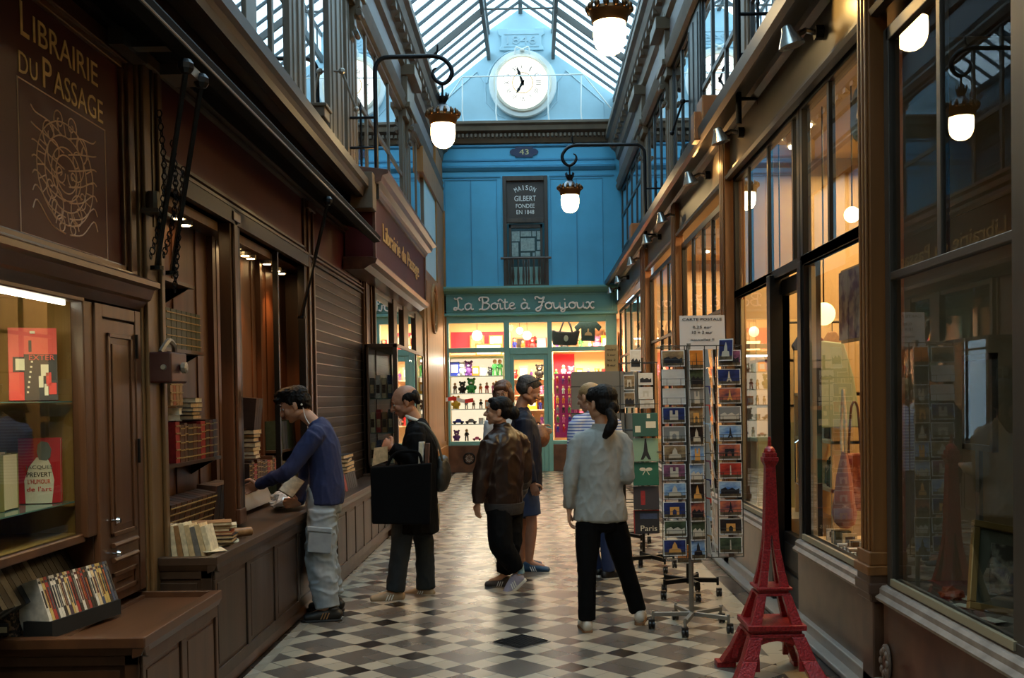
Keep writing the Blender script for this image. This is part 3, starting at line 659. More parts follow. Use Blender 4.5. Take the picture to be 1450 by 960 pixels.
for i, (x, y, z, r) in enumerate([(-1.28, 23.3, 3.0, .12), (-.15, 23.2, 2.98, .1), (-.32, 23.6, 3.12, .08)]):
    b = thing('globe_lamp', ['white paper globe lamp above the bright toy showcase', 'white globe lamp hanging above the toy shop door', 'smaller warm globe lamp behind the one above the toy shop door'][i], 'lamp', (x, y, z))
    mb = MB(); mb.ball((x, y, z), r, 16); mb.build('globe', mat('globe_glow%d' % (i > 1), (250, 240, 220), .5, emit=(255, 232, 190), strength=1.6 if i < 2 else 3), b, smooth=True)
    mb = MB(); mb.tube([(x, y, z + r), (x, y, 3.4)], .006, 5); mb.build('cord', IRON, b)
for i in range(10):
    x = -1.6 + (i % 5) * .8; y = 22.7 + (i // 5) * .9
    b = thing('ceiling_spotlight', f'recessed spotlight in the toy shop ceiling, {ORD[i % 5]} from the left in the {"front" if i < 5 else "rear"} row', 'light', (x, y, 3.38), 'toy shop ceiling spotlights')
    mb = MB(); mb.lathe([(.06, 0), (.06, .02)], (x, y, 3.375), 12); mb.build('lens', mat('spot_lens', (255, 250, 230), .3, emit=(255, 236, 200), strength=9), b)
# striped gift boxes and packets stacked low on the right
for i in range(6):
    z = .66 + i * .16; toy('box', ['white', 'grey', 'white', 'black', 'white', 'grey'][i], (1.12, 22.5, z), .155, f'{["white","grey","white","black","white","grey"][i]} patterned gift box, {ORD[i]} from the bottom of the stack in the right window', 'stacked gift boxes')
# red and white barrier tape at the pier
mb = MB(); P = [(-2.03 + i * .06, 21.98 - .01 * math.sin(i), 1.56 - .02 * math.sin(i * .9) - .006 * i) for i in range(13)]
for i in range(12):
    a, b = Vector(P[i]), Vector(P[i + 1]); mb.mi = (i // 3) % 2
    mb.prism([a, b, b + Vector((0, 0, .085)), a + Vector((0, 0, .085))], (0, .004, 0))
mb.build('barrier_tape', [WHITEP, mat('tape_red', (214, 50, 44), .4)], None, 'red and white barrier tape tied across the left post of the toy shop', 'tape')
# ---------------------------------------------------------------- left side: bookshop
def panels(mb, x, y0, y1, z0, z1, n, d=.012, rail=.07, sgn=1, m=0):
    """raised-and-fielded panelling on a face looking along sgn*x"""
    w = (y1 - y0) / n
    mb.box(x - sgn * .03, x, y0, y1, z0, z1, m)
    mb.box(x, x + sgn * d, y0, y1, z1 - rail, z1, m); mb.box(x, x + sgn * d, y0, y1, z0, z0 + rail, m)
    for i in range(n + 1):
        yc = y0 + i * w; a, b = max(y0, yc - rail / 2), min(y1, yc + rail / 2); mb.box(x, x + sgn * d, a, b, z0 + rail, z1 - rail, m)
    for i in range(n):
        a, b = y0 + i * w + rail / 2 + .025, y0 + (i + 1) * w - rail / 2 - .025
        mb.box(x, x + sgn * d * .6, a, b, z0 + rail + .025, z1 - rail - .025, m)
def xpanels(mb, y, x0, x1, z0, z1, d=.012, rail=.06):
    mb.box(x0, x1, y, y + .03, z0, z1)
    mb.box(x0, x1, y - d, y, z1 - rail, z1); mb.box(x0, x1, y - d, y, z0, z0 + rail); mb.box(x0, x0 + rail, y - d, y, z0, z1); mb.box(x1 - rail, x1, y - d, y, z0, z1)
    mb.box(x0 + rail + .02, x1 - rail - .02, y - d * .6, y, z0 + rail + .02, z1 - rail - .02)

# signboard with gilt lettering over the showcase
sg = thing('shop_sign', 'dark bordeaux signboard with gold lettering and engraved ornament above the glass display case', 'sign', (-2.05, 3.9, 2.2))
mb = MB(); mb.box(-2.08, -2.03, 2.6, 5.17, 2.25, 3.3); mb.build('board', BORD, sg)
mb = MB()
for x, w in ((-1.99, .0), (-2.01, .03)):
    mb.box(-2.05, x, 5.13 - w, 5.2, 2.2, 3.36); mb.box(-2.05, x, 2.55, 5.2, 2.2, 2.25 + w); mb.box(-2.05, x, 2.55, 5.2, 3.28 - w, 3.36)
mb.build('frame', W_REDY, sg, bevel=.006)
mb = MB(); X = -2.03
text_mb(mb, 'L', (X, 4.17, 3.145), (0, 1, 0), (0, 0, 1), .07, .135, .003); text_mb(mb, 'IBRAIRIE', (X, 4.55, 3.135), (0, 1, 0), (0, 0, 1), .62, .105, .003)
text_mb(mb, 'D', (X, 4.15, 2.965), (0, 1, 0), (0, 0, 1), .075, .085, .003); text_mb(mb, 'U', (X, 4.235, 2.965), (0, 1, 0), (0, 0, 1), .065, .08, .003)
text_mb(mb, 'P', (X, 4.355, 2.985), (0, 1, 0), (0, 0, 1), .08, .125, .003); text_mb(mb, 'ASSAGE', (X, 4.66, 2.975), (0, 1, 0), (0, 0, 1), .50, .105, .003)
GILT = mat('dull_gilt', (214, 174, 108), .5, .0, var=.15, scale=20); mb.build('lettering', GILT, sg)
mb = MB(); LN = mat('engraved_line', (236, 196, 164), .5)
mb.tube([(X, 4.10, 2.285), (X, 4.93, 2.285), (X, 4.93, 2.90), (X, 4.10, 2.90)], .004, 4, closed=True)
RR = random.Random(3)
for k in range(7):   # plain scroll ornament filling the engraved frame
    for s in (-1, 1):
        c = (X, 4.515 + s * (.06 + .045 * (k % 3)), 2.37 + k * .075); r0 = .05 + .02 * ((k * 5) % 3)
        mb.tube([(c[0], c[1] + s * r0 * (1 - t / 22) * math.cos(t * .42 + k), c[2] + r0 * (1 - t / 22) * math.sin(t * .42 + k)) for t in range(20)], .0034, 4)
        mb.tube(spline([(X, 4.515 + s * .02, 2.34 + k * .07), (X, 4.515 + s * .15, 2.36 + k * .072), (X, 4.515 + s * .27, 2.44 + k * .06), (X, 4.515 + s * .31, 2.40 + k * .07)], 4), .0034, 4)
for r_ in (.10, .14, .2, .27): mb.tube(arc((X, 4.515, 2.6), r_, 0, 2 * PI, 36, (0, 1, 0), (0, 0, .82))[:-1], .0034, 4, closed=True)
for k in range(24):
    a = k * PI / 12; mb.tube([(X, 4.515 + .2 * math.cos(a), 2.6 + .164 * math.sin(a)), (X, 4.515 + .265 * math.cos(a + .06), 2.6 + .217 * math.sin(a + .06))], .003, 4)
mb.build('engraved_ornament', LN, sg)
mb = MB(); mb.prism([(-2.05, 2.4, 2.07), (-2.0, 2.4, 2.07), (-1.97, 2.4, 2.11), (-1.95, 2.4, 2.12), (-1.93, 2.4, 2.17), (-1.90, 2.4, 2.18), (-1.90, 2.4, 2.205), (-1.96, 2.4, 2.23), (-2.05, 2.4, 2.24)], (0, 2.86, 0)); mb.build('trim_4', W_REDY, kind='structure')

# lit glass display case and panelled door
dc = thing('display_case', 'wooden glass-fronted display case lit by a strip lamp, with red books inside', 'display case', (-2.2, 4.1, .66))
mb = MB(); mb.box(-2.48, -2.44, 2.8, 4.66, 1.0, 2.1); mb.box(-2.48, -2.06, 4.62, 4.66, 1.0, 2.1); mb.box(-2.48, -2.0, 2.8, 4.66, 2.08, 2.12); mb.box(-2.48, -2.06, 2.8, 2.84, 1.0, 2.1); mb.box(-2.48, -2.04, 2.84, 4.62, .98, 1.02)
mb.build('carcass', W_HONEY, dc)
mb = MB(); mb.box(-2.06, -2.0, 4.58, 4.68, 1.0, 2.06); mb.box(-2.06, -2.02, 2.8, 4.6, .98, 1.02); mb.box(-2.06, -2.0, 2.8, 4.6, 2.05, 2.12); mb.build('frame', W_RED, dc, bevel=.006)
mb = MB(); mb.add([(-2.03, 2.8, 1.02), (-2.03, 4.58, 1.02), (-2.03, 4.58, 2.06), (-2.03, 2.8, 2.06)], [(0, 1, 2, 3)]); mb.build('pane', GL, dc)
for z in (1.612, 1.165):
    mb = MB(); mb.box(-2.44, -2.06, 2.84, 4.6, z - .006, z); mb.build('glass_shelf', mat('shelf_glass', (90, 120, 112), .08, spec=.9), dc)
mb = MB(); mb.box(-2.075, -2.06, 2.9, 4.54, 2.035, 2.05); mb.build('strip_lamp', mat('strip_glow', (255, 255, 250), .3, emit=(255, 250, 225), strength=7), dc)

def book(name, c, w, h, t, col, label=None, group=None, rz=0., lean=0., page=(214, 198, 160), cat='book', tex=None, root=True, extra=None):
    """upright book, cover facing -y before rotation; c = base centre"""
    b = thing(name, label, cat, c, group) if root else None
    org = Vector(c); Mx = Matrix.Rotation(rz, 3, 'Z') @ Matrix.Rotation(lean, 3, 'X')
    P = lambda x, y, z: org + Mx @ Vector((x, y, z))
    cv = MB(); cv.obox(P(0, -t / 2 + .0015, h / 2), (w, .003, h), Mx); cv.obox(P(0, t / 2 - .0015, h / 2), (w, .003, h), Mx); cv.obox(P(-w / 2 + .0015, 0, h / 2), (.003, t, h), Mx)
    cv.build('cover', tex or col, b)
    pg = MB(); pg.obox(P(.0, 0, h / 2), (w - .008, t - .006, h - .008), Mx); pg.build('pages', mat('pages%d' % sum(page), page, .8, var=.1, scale=60, stretch=(1, 30, 1)), b)
    return b, P, Mx
RED = mat('red_cover', (206, 52, 38), .4); REDD = mat('deep_red_cover', (178, 34, 40), .4); INK = mat('ink_black', (18, 16, 18), .5); PALE = mat('pale_print', (214, 208, 184), .6)
b, P, Mx = book('book', (-2.16, 4.44, 1.614), .19, .315, .05, RED, 'large red book with black filmstrip cover on the upper glass shelf', rz=.45, lean=-.12)
mb = MB()
def dec(mb, P, Mx, x, z, w, h, t, m, d=.002): mb.obox(P(x, -t / 2 - d / 2, z), (w, d, h), Mx, m)
dec(mb, P, Mx, .03, .10, .13, .20, .05, 0); dec(mb, P, Mx, -.05, .155, .055, .065, .05, 0, .003); dec(mb, P, Mx, -.05, .155, .035, .05, .05, 1, .004); dec(mb, P, Mx, -.01, .235, .012, .05, .05, 0)
for i in range(7): dec(mb, P, Mx, -.022 + i * .003, .035 + i * .022, .008, .008, .05, 1, .004)
for x, z, w, h, m_ in ((.045, .13, .03, .05, 1), (.06, .09, .02, .06, 2), (.03, .08, .018, .05, 1), (.075, .05, .03, .05, 2), (.05, .045, .015, .05, 1), (.0, .295, .02, .01, 1)): dec(mb, P, Mx, x, z, w, h, .05, m_, .005)
text_mb(mb, 'EXTER', P(.035, -.029, .185), Mx @ Vector((1, 0, 0)), Mx @ Vector((0, 0, 1)), .1, .022, .001, 2)
mb.build('cover_print', [INK, PALE, RED], b)
b, P, Mx = book('book', (-2.17, 4.50, 1.167), .17, .285, .04, REDD, 'red book with a white paper figure on its cover on the lower glass shelf', rz=.25, lean=-.06)
mb = MB(); mb.prism([P(x, -.022, z) for x, z in ((-.055, .0), (.05, .0), (.06, .10), (.045, .17), (.03, .2), (-.01, .2), (-.04, .16), (-.06, .1))], Mx @ Vector((0, -.004, 0)), 1)
mb.prism([P(x, -.022, z) for x, z in ((.0, .19), (.03, .185), (.045, .2), (.05, .235), (.035, .265), (.01, .27), (-.005, .255), (-.008, .22))], Mx @ Vector((0, -.006, 0)), 2)
rx, uz = Mx @ Vector((1, 0, 0)), Mx @ Vector((0, 0, 1))
for s, z, w_, m_ in (('JACQUES', .155, .11, 2), ('PREVERT', .125, .10, 0), ("L'HUMOUR", .095, .09, 3), ("de l'art", .062, .10, 3)): text_mb(mb, s, P(.0, -.028, z), rx, uz, w_, .02, .001, m_)
mb.build('cover_print', [INK, PALE, mat('print_mid', (96, 100, 92), .6), RED], b)
book('book', (-2.22, 4.22, 1.167), .03, .24, .16, mat('green_cover', (110, 124, 90), .5), 'pale green book standing at the edge of the lower glass shelf', rz=.1)
book('book', (-2.17, 4.22, 1.167), .03, .23, .15, mat('olive_cover', (150, 140, 84), .5), 'narrow yellow-green book beside the pale green one on the lower glass shelf', rz=.1)

cb = thing('cupboard', 'narrow panelled wooden cupboard between the display case and the pilaster', 'cupboard', (-2.1, 4.96, .66))
mb = MB(); mb.box(-2.3, -2.02, 4.68, 5.19, .66, 2.06); mb.box(-2.02, -1.99, 4.68, 4.76, .66, 2.06); mb.box(-2.02, -1.99, 5.15, 5.22, .66, 2.06); mb.box(-2.02, -1.992, 4.76, 5.15, 2.0, 2.06); mb.build('carcass', W_RED, cb, bevel=.004)
mb = MB(); mb.box(-2.02, -1.995, 4.765, 5.145, .66, 1.99)
for a, b2, c, d in ((.97, 1.93, 4.81, 5.10), (.70, .80, 4.81, 5.10)):
    mb.box(-1.995, -1.985, c, d, a, a + .02); mb.box(-1.995, -1.985, c, d, b2 - .02, b2); mb.box(-1.995, -1.985, c, c + .02, a, b2); mb.box(-1.995, -1.985, d - .02, d, a, b2); mb.box(-1.995, -1.988, c + .05, d - .05, a + .05, b2 - .05)
for z in (.86, .93): mb.tube([(-1.985, 4.81, z), (-1.985, 5.1, z)], .014, 6)
dd = mb.build('door', W_RED, cb, bevel=.003)
for z in (1.05, .895):
    mb = MB(); mb.lathe([(.006, 0), (.006, .02), (.017, .028), (.012, .042)], (-1.99, 4.81, z), 12, axis='x'); mb.build('knob', CHROME, dd, smooth=True)
for z in (1.3, 1.82): mb = MB(); mb.tube([(-1.985, 5.15, z), (-1.985, 5.15, z + .12)], .008, 6); mb.build('hinge', IRON, dd)

# pilasters and posts of the shop front
def pilaster(x, y0, y1, z0, z1, m, nm='wall_left'):
    mb = MB(); s = 1 if x < 0 else -1; mb.box(x - s * .08, x, y0, y1, z0, z1); mb.box(x, x + s * .02, y0 + .03, y0 + .08, z0 + .1, z1); mb.box(x, x + s * .02, y1 - .08, y1 - .03, z0 + .1, z1); mb.box(x, x + s * .03, y0 - .01, y1 + .01, z0, z0 + .1); mb.box(x, x + s * .03, y0 - .01, y1 + .01, z1 - .06, z1)
    mb.build(nm, m, kind='structure', bevel=.006)
pilaster(-1.99, 5.24, 5.56, 0, 3.4, W_OLIVE); pilaster(-2.0, 9.12, 9.42, 0, 3.36, W_RED); pilaster(-1.98, 12.1, 12.6, 0, 3.4, W_RED); pilaster(-2.0, 6.84, 6.98, .78, 2.86, W_RED)
mb = MB(); mb.box(-1.99, -1.9, 18.0, 22.05, 0, 3.9); mb.box(-2.02, -1.88, 18.0, 22.06, 5.55, 6.0); mb.box(-1.99, -1.9, 20.6, 22.05, 3.9, 7); mb.box(-1.99, -1.86, 18.0, 22.05, 0, .6)
mb.box(-1.90, -1.88, 18.3, 18.4, .7, 3.7); mb.box(-1.90, -1.88, 21.6, 21.7, .7, 3.7)
mb.box(-2.10, -1.86, 22.04, 22.10, 0, 5.6)
mb.build('wall_left', wood('amber_wood', (126, 84, 38), (160, 110, 54), .45), kind='structure', bevel=.005)
mb = MB(); mb.tube(arc((-1.875, 19.6, 3.3), .45, 0, 2 * PI, 30, (0, 1, 0))[:-1], .03, 6, closed=True); mb.tube(arc((-1.875, 19.6, 3.3), .3, 0, 2 * PI, 30, (0, 1, 0))[:-1], .015, 6, closed=True); mb.build('trim_5', MATS['amber_wood'], kind='structure')
# fascia over openings, with mouldings
mb = MB(); mb.box(-2.1, -2.02, 5.56, 12.1, 2.9, 3.42); mb.build('wall_left', BORD, kind='structure')
mb = MB()
for z, d in ((2.88, .05), (2.93, .03), (3.37, .04), (3.405, .07)): mb.prism([(-2.03, 5.56, z), (-2.03 + d, 5.56, z + .005), (-2.03 + d, 5.56, z + .025), (-2.03, 5.56, z + .04)], (0, 6.54, 0))
for y in (5.56, 9.06, 12.0): mb.box(-2.03, -2.0, y, y + .06, 2.93, 3.4)
mb.build('trim_6', W_DARKY, kind='structure')
mb = MB(); mb.box(-2.1, -1.98, 5.56, 9.12, 2.78, 2.88); mb.box(-2.08, -1.99, 5.56, 12.1, 2.84, 2.86); mb.box(-2.06, -2.0, 6.98, 7.06, .78, 2.8); mb.box(-2.06, -2.02, 8.16, 8.2, .79, 2.8); mb.box(-2.06, -2.0, 9.03, 9.12, .78, 2.8); mb.build('trim_7', BLACKP, kind='structure')
# interior of the openings
mb = MB(); mb.box(-2.36, -2.32, 5.5, 10.6, .5, 2.95); y = 5.7
while y < 9.7: mb.box(-2.32, -2.31, y, y + .02, .8, 2.8); y += .46
mb.box(-2.32, -2.02, 9.66, 9.7, .7, 2.9); mb.box(-2.34, -2.02, 5.52, 5.56, .7, 2.9); mb.box(-2.34, -2.28, 7.35, 7.42, .8, 2.8); mb.box(-2.34, -2.28, 8.62, 8.68, .8, 2.8)
mb.build('wall_left', W_BACK, kind='structure')
mb = MB(); mb.box(-2.34, -2.02, 5.5, 9.7, 2.78, 2.9); mb.build('ceiling', W_DARK, kind='structure')
# cornice with block
mb = MB()
prof = [(-2.02, 3.84), (-1.99, 3.83), (-1.97, 3.79), (-1.92, 3.78), (-1.90, 3.75), (-1.84, 3.74), (-1.82, 3.72), (-1.76, 3.72), (-1.75, 3.77), (-1.73, 3.80), (-1.70, 3.82), (-1.70, 3.90), (-1.74, 3.93), (-1.98, 3.97), (-2.02, 3.97)]
mb.run_y(prof, -9, 11.0); mb.build('trim_8', wood('cornice_wood', (32, 24, 20), (52, 40, 33), .5, 'y'), kind='structure')
mb = MB(); mb.box(-1.9, -1.69, 8.5, 8.72, 3.93, 4.02); mb.box(-1.9, -1.67, 8.48, 8.74, 4.01, 4.04); mb.box(-1.9, -1.66, 10.8, 11.05, 3.6, 3.98); mb.build('trim_9', BROWNC, kind='structure', bevel=.008)
# upper windows left
def upper_bay(n, x, y0, y1, z0, z1, muls, s, col, rails=()):
    D = .018
    w = struct('window_%d' % n, (x, y0, z0)); mb = MB()
    mb.add([(x, y0, z0), (x, y1, z0), (x, y1, z1), (x, y0, z1)], [(0, 1, 2, 3)]); mb.build('pane', GLU, w)
    mb = MB()
    for y in muls:
        hw = .035 if isinstance(y, (int, float)) else y[1]; y = y if isinstance(y, (int, float)) else y[0]; mb.box(x - D, x + D, y - hw, y + hw, z0, z1)
    for y in (y0, y1): mb.box(x - D, x + D * 1.6, y - .05, y + .05, z0, z1)
    for z in (z0, z1): mb.box(x - D, x + D * 1.6, y0, y1, z - .05, z + .05)
    for z in rails: mb.box(x - D, x + D, y0, y1, z - .03, z + .03)
    mb.build('window_frame', col, w, bevel=.006)
UW = mat('upper_wood', (92, 78, 60), .42, var=.16, scale=5, stretch=(1, 1, .1)); UD = mat('upper_dark_wood', (44, 46, 46), .4, var=.15, scale=5, stretch=(1, 1, .1))
def upier(x, y0, y1, z0, z1, s, m, cap=False):
    mb = MB(); mb.box(x, x + s * .035, y0, y1, z0, z1)
    w = y1 - y0
    for f in (.12, .5, .88): mb.tube([(x + s * .035, y0 + f * w, z0 + .1), (x + s * .035, y0 + f * w, z1 - .1)], .016, 6)
    mb.box(x, x + s * .06, y0 - .02, y1 + .02, z0, z0 + .1)
    if cap:
        mb.box(x, x + s * .10, y0 - .02, y1 + .02, z1 - .12, z1); mb.box(x, x + s * .24, y0 - .04, y1 + .04, z1 + .5, z1 + .66)
        yc = (y0 + y1) / 2
        mb.prism([(x + s * q, yc - .07, z1 + w_) for q, w_ in ((.03, -.5), (.07, -.46), (.06, -.4), (.09, -.34), (.08, -.24), (.12, -.16), (.15, -.12), (.15, -.05), (.03, -.05))], (0, .14, 0))
        for q, w_, r_ in ((.10, -.42, .03), (.13, -.2, .04), (.17, .58, .05)): mb.lathe([(r_, -.08), (r_, .08)], (x + s * q, yc, z1 + w_), 10, axis='y')
        mb.box(x, x + s * .12, y0, y1, z1, z1 + .9); mb.box(x, x + s * .16, y0 - .03, y1 + .03, z1 + .02, z1 + .1)
    mb.build('wall_left' if s > 0 else 'wall_right', m, kind='structure', bevel=.008)
for y0, y1, cap in ((-2, -1.4, 0), (1.2, 1.8, 0), (4.6, 5.2, 1), (8.45, 8.95, 0), (10.1, 10.75, 0), (11.05, 11.6, 1), (15.7, 16.6, 1)): upier(-1.98, y0, y1, 3.95, 6.0, 1, UW, cap)
upper_bay(2, -1.97, -1.4, 4.6, 3.97, 6.0, (0, 1.5, 3), 1, UW); upper_bay(3, -1.97, 5.2, 8.45, 3.97, 6.0, (6.2, (7.3, .14), 7.9), 1, UW); upper_bay(4, -1.97, 8.95, 10.1, 3.97, 6.0, (9.4,), 1, UW); upper_bay(21, -1.97, 10.75, 11.05, 3.97, 6.0, (), 1, UW)
upper_bay(5, -1.97, 11.6, 15.7, 3.97, 6.0, (12.4, 13.2, 14.3), 1, UW, (5.0,)); upper_bay(6, -1.97, 16.6, 18.6, 3.97, 6.0, (17.6,), 1, UW)
mb = MB(); mb.box(-2.1, -1.93, 18.6, 20.6, 3.9, 5.7); mb.build('wall_left', WHITE, kind='structure')
mb = MB(); mb.box(-3.0, -2.95, -9, 22, 4.0, 7.3); mb.box(-3.0, -2.0, 18.6, 18.7, 4, 7.3); mb.build('wall_left', mat('upper_room', (150, 160, 160), .7), kind='structure')

# awning
aw = thing('awning', 'long black rolled-up awning running above the bookshop windows', 'awning', (-1.8, 6.6, 3.2)); AWM = mat('awning_black', (9, 10, 12), .8, var=.2, scale=12, spec=.15)
mb = MB(); mb.run_y([(-1.99, 3.43), (-1.82, 3.37), (-1.64, 3.22), (-1.58, 3.23), (-1.57, 3.28), (-1.62, 3.34), (-1.8, 3.46), (-1.99, 3.52)], 1.5, 10.7); mb.build('canopy', AWM, aw)
mb = MB(); mb.tube([(-1.585, 1.5, 3.245), (-1.585, 10.72, 3.245)], .010, 8); mb.build('front_bar', mat('awning_bar', (90, 90, 94), .35, .5), aw)
for y in (4.72, 8.0):
    for dy in (0, .22) if y < 5 else (0,):
        mb = MB(); mb.bar((-1.60, y + dy + .1, 3.14), (-1.93, y + dy + .58, 2.30), .018, .028); mb.tube([(-1.93, y + dy + .58, 2.30), (-1.93, y + dy + .58, 2.28)], .035, 8); mb.ball((-1.60, y + dy + .1, 3.16), .04, 8); mb.build('folding_arm', IRON, aw, smooth=False)
for i, (y, zt, zb, dy) in enumerate(((5.02, 3.0, 2.33, .12), (5.2, 2.9, 2.36, .1), (5.35, 2.8, 2.2, .0))):
    mb = MB(); k = 26
    for j in range(k):
        t = j / (k - 1); c = Vector((-1.80 - .1 * t, y + dy * math.sin(t * PI) + .12 * t, zt + (zb - zt) * t)); u = (0, 1, 0) if j % 2 else (1, 0, 0)
        mb.tube(arc(c, .013, 0, 2 * PI, 6, u, (0, 0, 1.5))[:-1], .0035, 4, closed=True)
    mb.build('chain', IRON, aw)
mb = MB(); mb.box(-1.97, -1.62, 4.95, 5.03, 3.30, 3.33); mb.box(-1.97, -1.9, 4.85, 5.15, 3.28, 3.36); mb.box(-1.75, -1.6, 4.9, 5.1, 3.15, 3.2); mb.lathe([(.03, -.06), (.035, 0), (.03, .06)], (-1.94, 5.3, 2.62), 10); mb.tube([(-1.94, 5.3, 2.5), (-1.94, 5.3, 3.3)], .008, 6); mb.box(-1.97, -1.88, 5.2, 5.42, 2.56, 2.58); mb.build('wall_bracket', mat('bracket_grey', (96, 92, 86), .35, .7), aw)
t = thing('awning_winch', 'small dark red awning winch box with a bolt on the first pilaster', 'winch', (-1.93, 5.42, 1.7)); mb = MB(); mb.box(-1.99, -1.86, 5.28, 5.52, 1.70, 1.86); mb.build('case', mat('winch_red', (58, 22, 22), .4), t, bevel=.01)
mb = MB(); mb.lathe([(.012, 0), (.03, .01), (.03, .03), (.015, .035)], (-1.86, 5.42, 1.78), 10, axis='x'); mb.lathe([(.012, 0), (.02, .02), (.0, .04)], (-1.90, 5.27, 1.78), 10, axis='y'); mb.tube(spline([(-1.92, 5.3, 1.86), (-1.9, 5.36, 1.92), (-1.9, 5.44, 1.9), (-1.92, 5.5, 1.87)]), .014, 6); mb.build('gear', METAL, t)

# roller shutter
sh = thing('roller_shutter', 'closed dark brown roller shutter between two wooden pilasters', 'shutter', (-2.02, 10.76, .7)); mb = MB(); z = .7; SHM = mat('shutter_brown', (38, 29, 27), .55, .1, spec=.3)
while z < 2.86:
    mb.prism([(-2.06, 9.42, z), (-2.018, 9.42, z + .004), (-2.014, 9.42, z + .05), (-2.018, 9.42, z + .094), (-2.06, 9.42, z + .098)], (0, 2.68, 0)); z += .104
mb.build('slats', SHM, sh)
mb = MB(); z = .7
while z < 2.86: mb.box(-2.06, -2.012, 9.42, 12.1, z + .096, z + .104); z += .104
mb.build('slat_seams', mat('seam_metal', (120, 108, 98), .3, .6), sh)

# counters
def counter(name, label, x0, x1, y0, y1, h, n, mt, mp, lip=.045, over=.035):
    c = thing(name, label, 'counter', ((x0 + x1) / 2, (y0 + y1) / 2, 0))
    mb = MB(); mb.box(x0, x1 - .01, y0 + .01, y1, .09, h - .08); panels(mb, x1, y0, y1, .10, h - .06, n); xpanels(mb, y0, x0, x1, .10, h - .06)
    mb.box(x0, x1 - .03, y0 + .03, y1, 0, .1); mb.build('body', mp, c, bevel=.004)
    mb = MB(); mb.box(x0, x1, y0, y1, h - .07, h - .03); 
    pr = [(x1 - .02, h - .09), (x1 + over * .5, h - .075), (x1 + over, h - .04), (x1 + over, h), (x1 - .02, h), (x1 - .02, h - .03)]
    mb.run_y(pr, y0 - over + .002, y1); e = .0015; mb.run_x([(y0 + .02, h - .09 - e), (y0 - over * .5, h - .075 - e), (y0 - over, h - .04 - e), (y0 - over, h - e), (y0 + .02, h - e), (y0 + .02, h - .03 - e)], x0, x1 + over - .0015)
    mb.box(x0, x1, y1 - .02, y1, h - .07, h); mb.build('top', mt, c, bevel=.004)
    return c
c1 = counter('sales_counter', 'low reddish wooden sales counter with raised rim, nearest in the passage', -2.46, -1.635, 4.2, 5.2, .645, 2, W_REDY, W_RED)
mb = MB(); mb.box(-2.0, -1.98, 4.25, 5.18, .615, .63); mb.build('divider', W_REDY, c1)
c2 = counter('book_counter', 'long dark wooden book counter under the two bookshop openings', -2.31, -1.715, 5.42, 8.62, .785, 5, W_DARKY, W_DARK)
c3 = counter('book_bench', 'lower wooden panelled bench loaded with dark books before the roller shutter', -2.0, -1.69, 8.66, 11.9, .74, 7, W_DARKY, W_GREY)
mb = MB(); mb.box(-2.0, -1.80, 8.70, 11.8, .66, .67); mb.build('tray', DARK, c3)

# row of film discs and a row behind
def row(name, n, a, b, size, cols, labf, group, cat, leanv, tj=.3, hj=.0, parts=False, rz0=None, page=None, title=False):
    """n cases side by side from a to b (base line of spines), spine towards +side"""
    a, b = Vector(a), Vector(b); d = (b - a); L = d.length; d.normalize(); side = d.cross(Vector((0, 0, 1))).normalized()
    ws = [RND.uniform(1 - tj, 1 + tj) for _ in range(n)]; tot = sum(ws); cur = 0; dep, h = size
    up = (Vector((0, 0, 1)) * math.cos(leanv) - side * math.sin(leanv)).normalized(); back = up.cross(d).normalized()
    if back.dot(side) > 0: back = -back
    out = []
    for i in range(n):
        w = ws[i] / tot * L; hh = h * (1 - RND.uniform(0, hj)); c = a + d * (cur + w / 2); cur += w; nm = RND.choice(cols)
        M = Matrix((d, -back, up)).transposed()
        o = thing(name, labf(i, nm), cat, a + d * (cur - w / 2), group)
        m1 = MB(); m1.obox(c + up * hh / 2 + back * dep / 2, (w * .92, dep, hh), M); m1.build('cover', BK[nm], o)
        m2 = MB()
        if title:
            m2.obox(c + up * hh * .5 - back * .0008, (w * .42, .0016, hh * RND.uniform(.4, .7)), M); m2.obox(c + up * hh * .9 - back * .0008, (w * .6, .0016, hh * .06), M); m2.build('spine_title', BK[RND.choice(['cream', 'white', 'grey', 'gold', 'rust'] if nm in ('black', 'blue', 'brown', 'wine', 'plum') else ['black', 'black', 'wine', 'slate'])], o)
        elif parts:
            for f in (.12, .32, .52, .72, .9): m2.obox(c + up * hh * f - back * .003, (w * .96, .006, hh * .03), M)
            m2.build('spine_bands', BK['gold'], o)
        out.append(o)
    return out
BK = {k: mat('book_' + k, v, .5, var=.22, scale=30) for k, v in {'black': (24, 22, 24), 'white': (208, 200, 188), 'cream': (204, 180, 140), 'blue': (52, 66, 96), 'red': (150, 36, 34), 'wine': (84, 28, 30), 'brown': (82, 50, 34), 'tan': (150, 112, 72), 'grey': (112, 110, 106), 'gold': (150, 122, 70), 'rust': (150, 76, 40), 'plum': (60, 40, 60), 'slate': (58, 64, 72), 'green': (44, 58, 42), 'yellow': (190, 160, 90), 'umber': (58, 38, 28), 'ivory': (214, 200, 168)}.items()}
row('film_case', 26, (-2.02, 4.24, .70), (-1.925, 4.71, .70), (.135, .185), ['black', 'white', 'blue', 'cream', 'black', 'red', 'brown', 'plum', 'slate', 'white', 'yellow'], lambda i, c: f'{c} plastic film case, {ORD[i]} from the near end of the slanted front row', 'film cases in the front row on the sales counter', 'film case', .32, title=True)
rk = thing('case_rack', 'dark low rack holding up the slanted row of film cases', 'rack', (-2.15, 4.5, .632)); mb = MB()
mb.prism([(-2.01, 4.24, .632), (-1.915, 4.71, .632), (-1.915, 4.71, .70), (-2.01, 4.24, .70)], (-.12, .0, 0)); mb.build('base', DARK, rk)
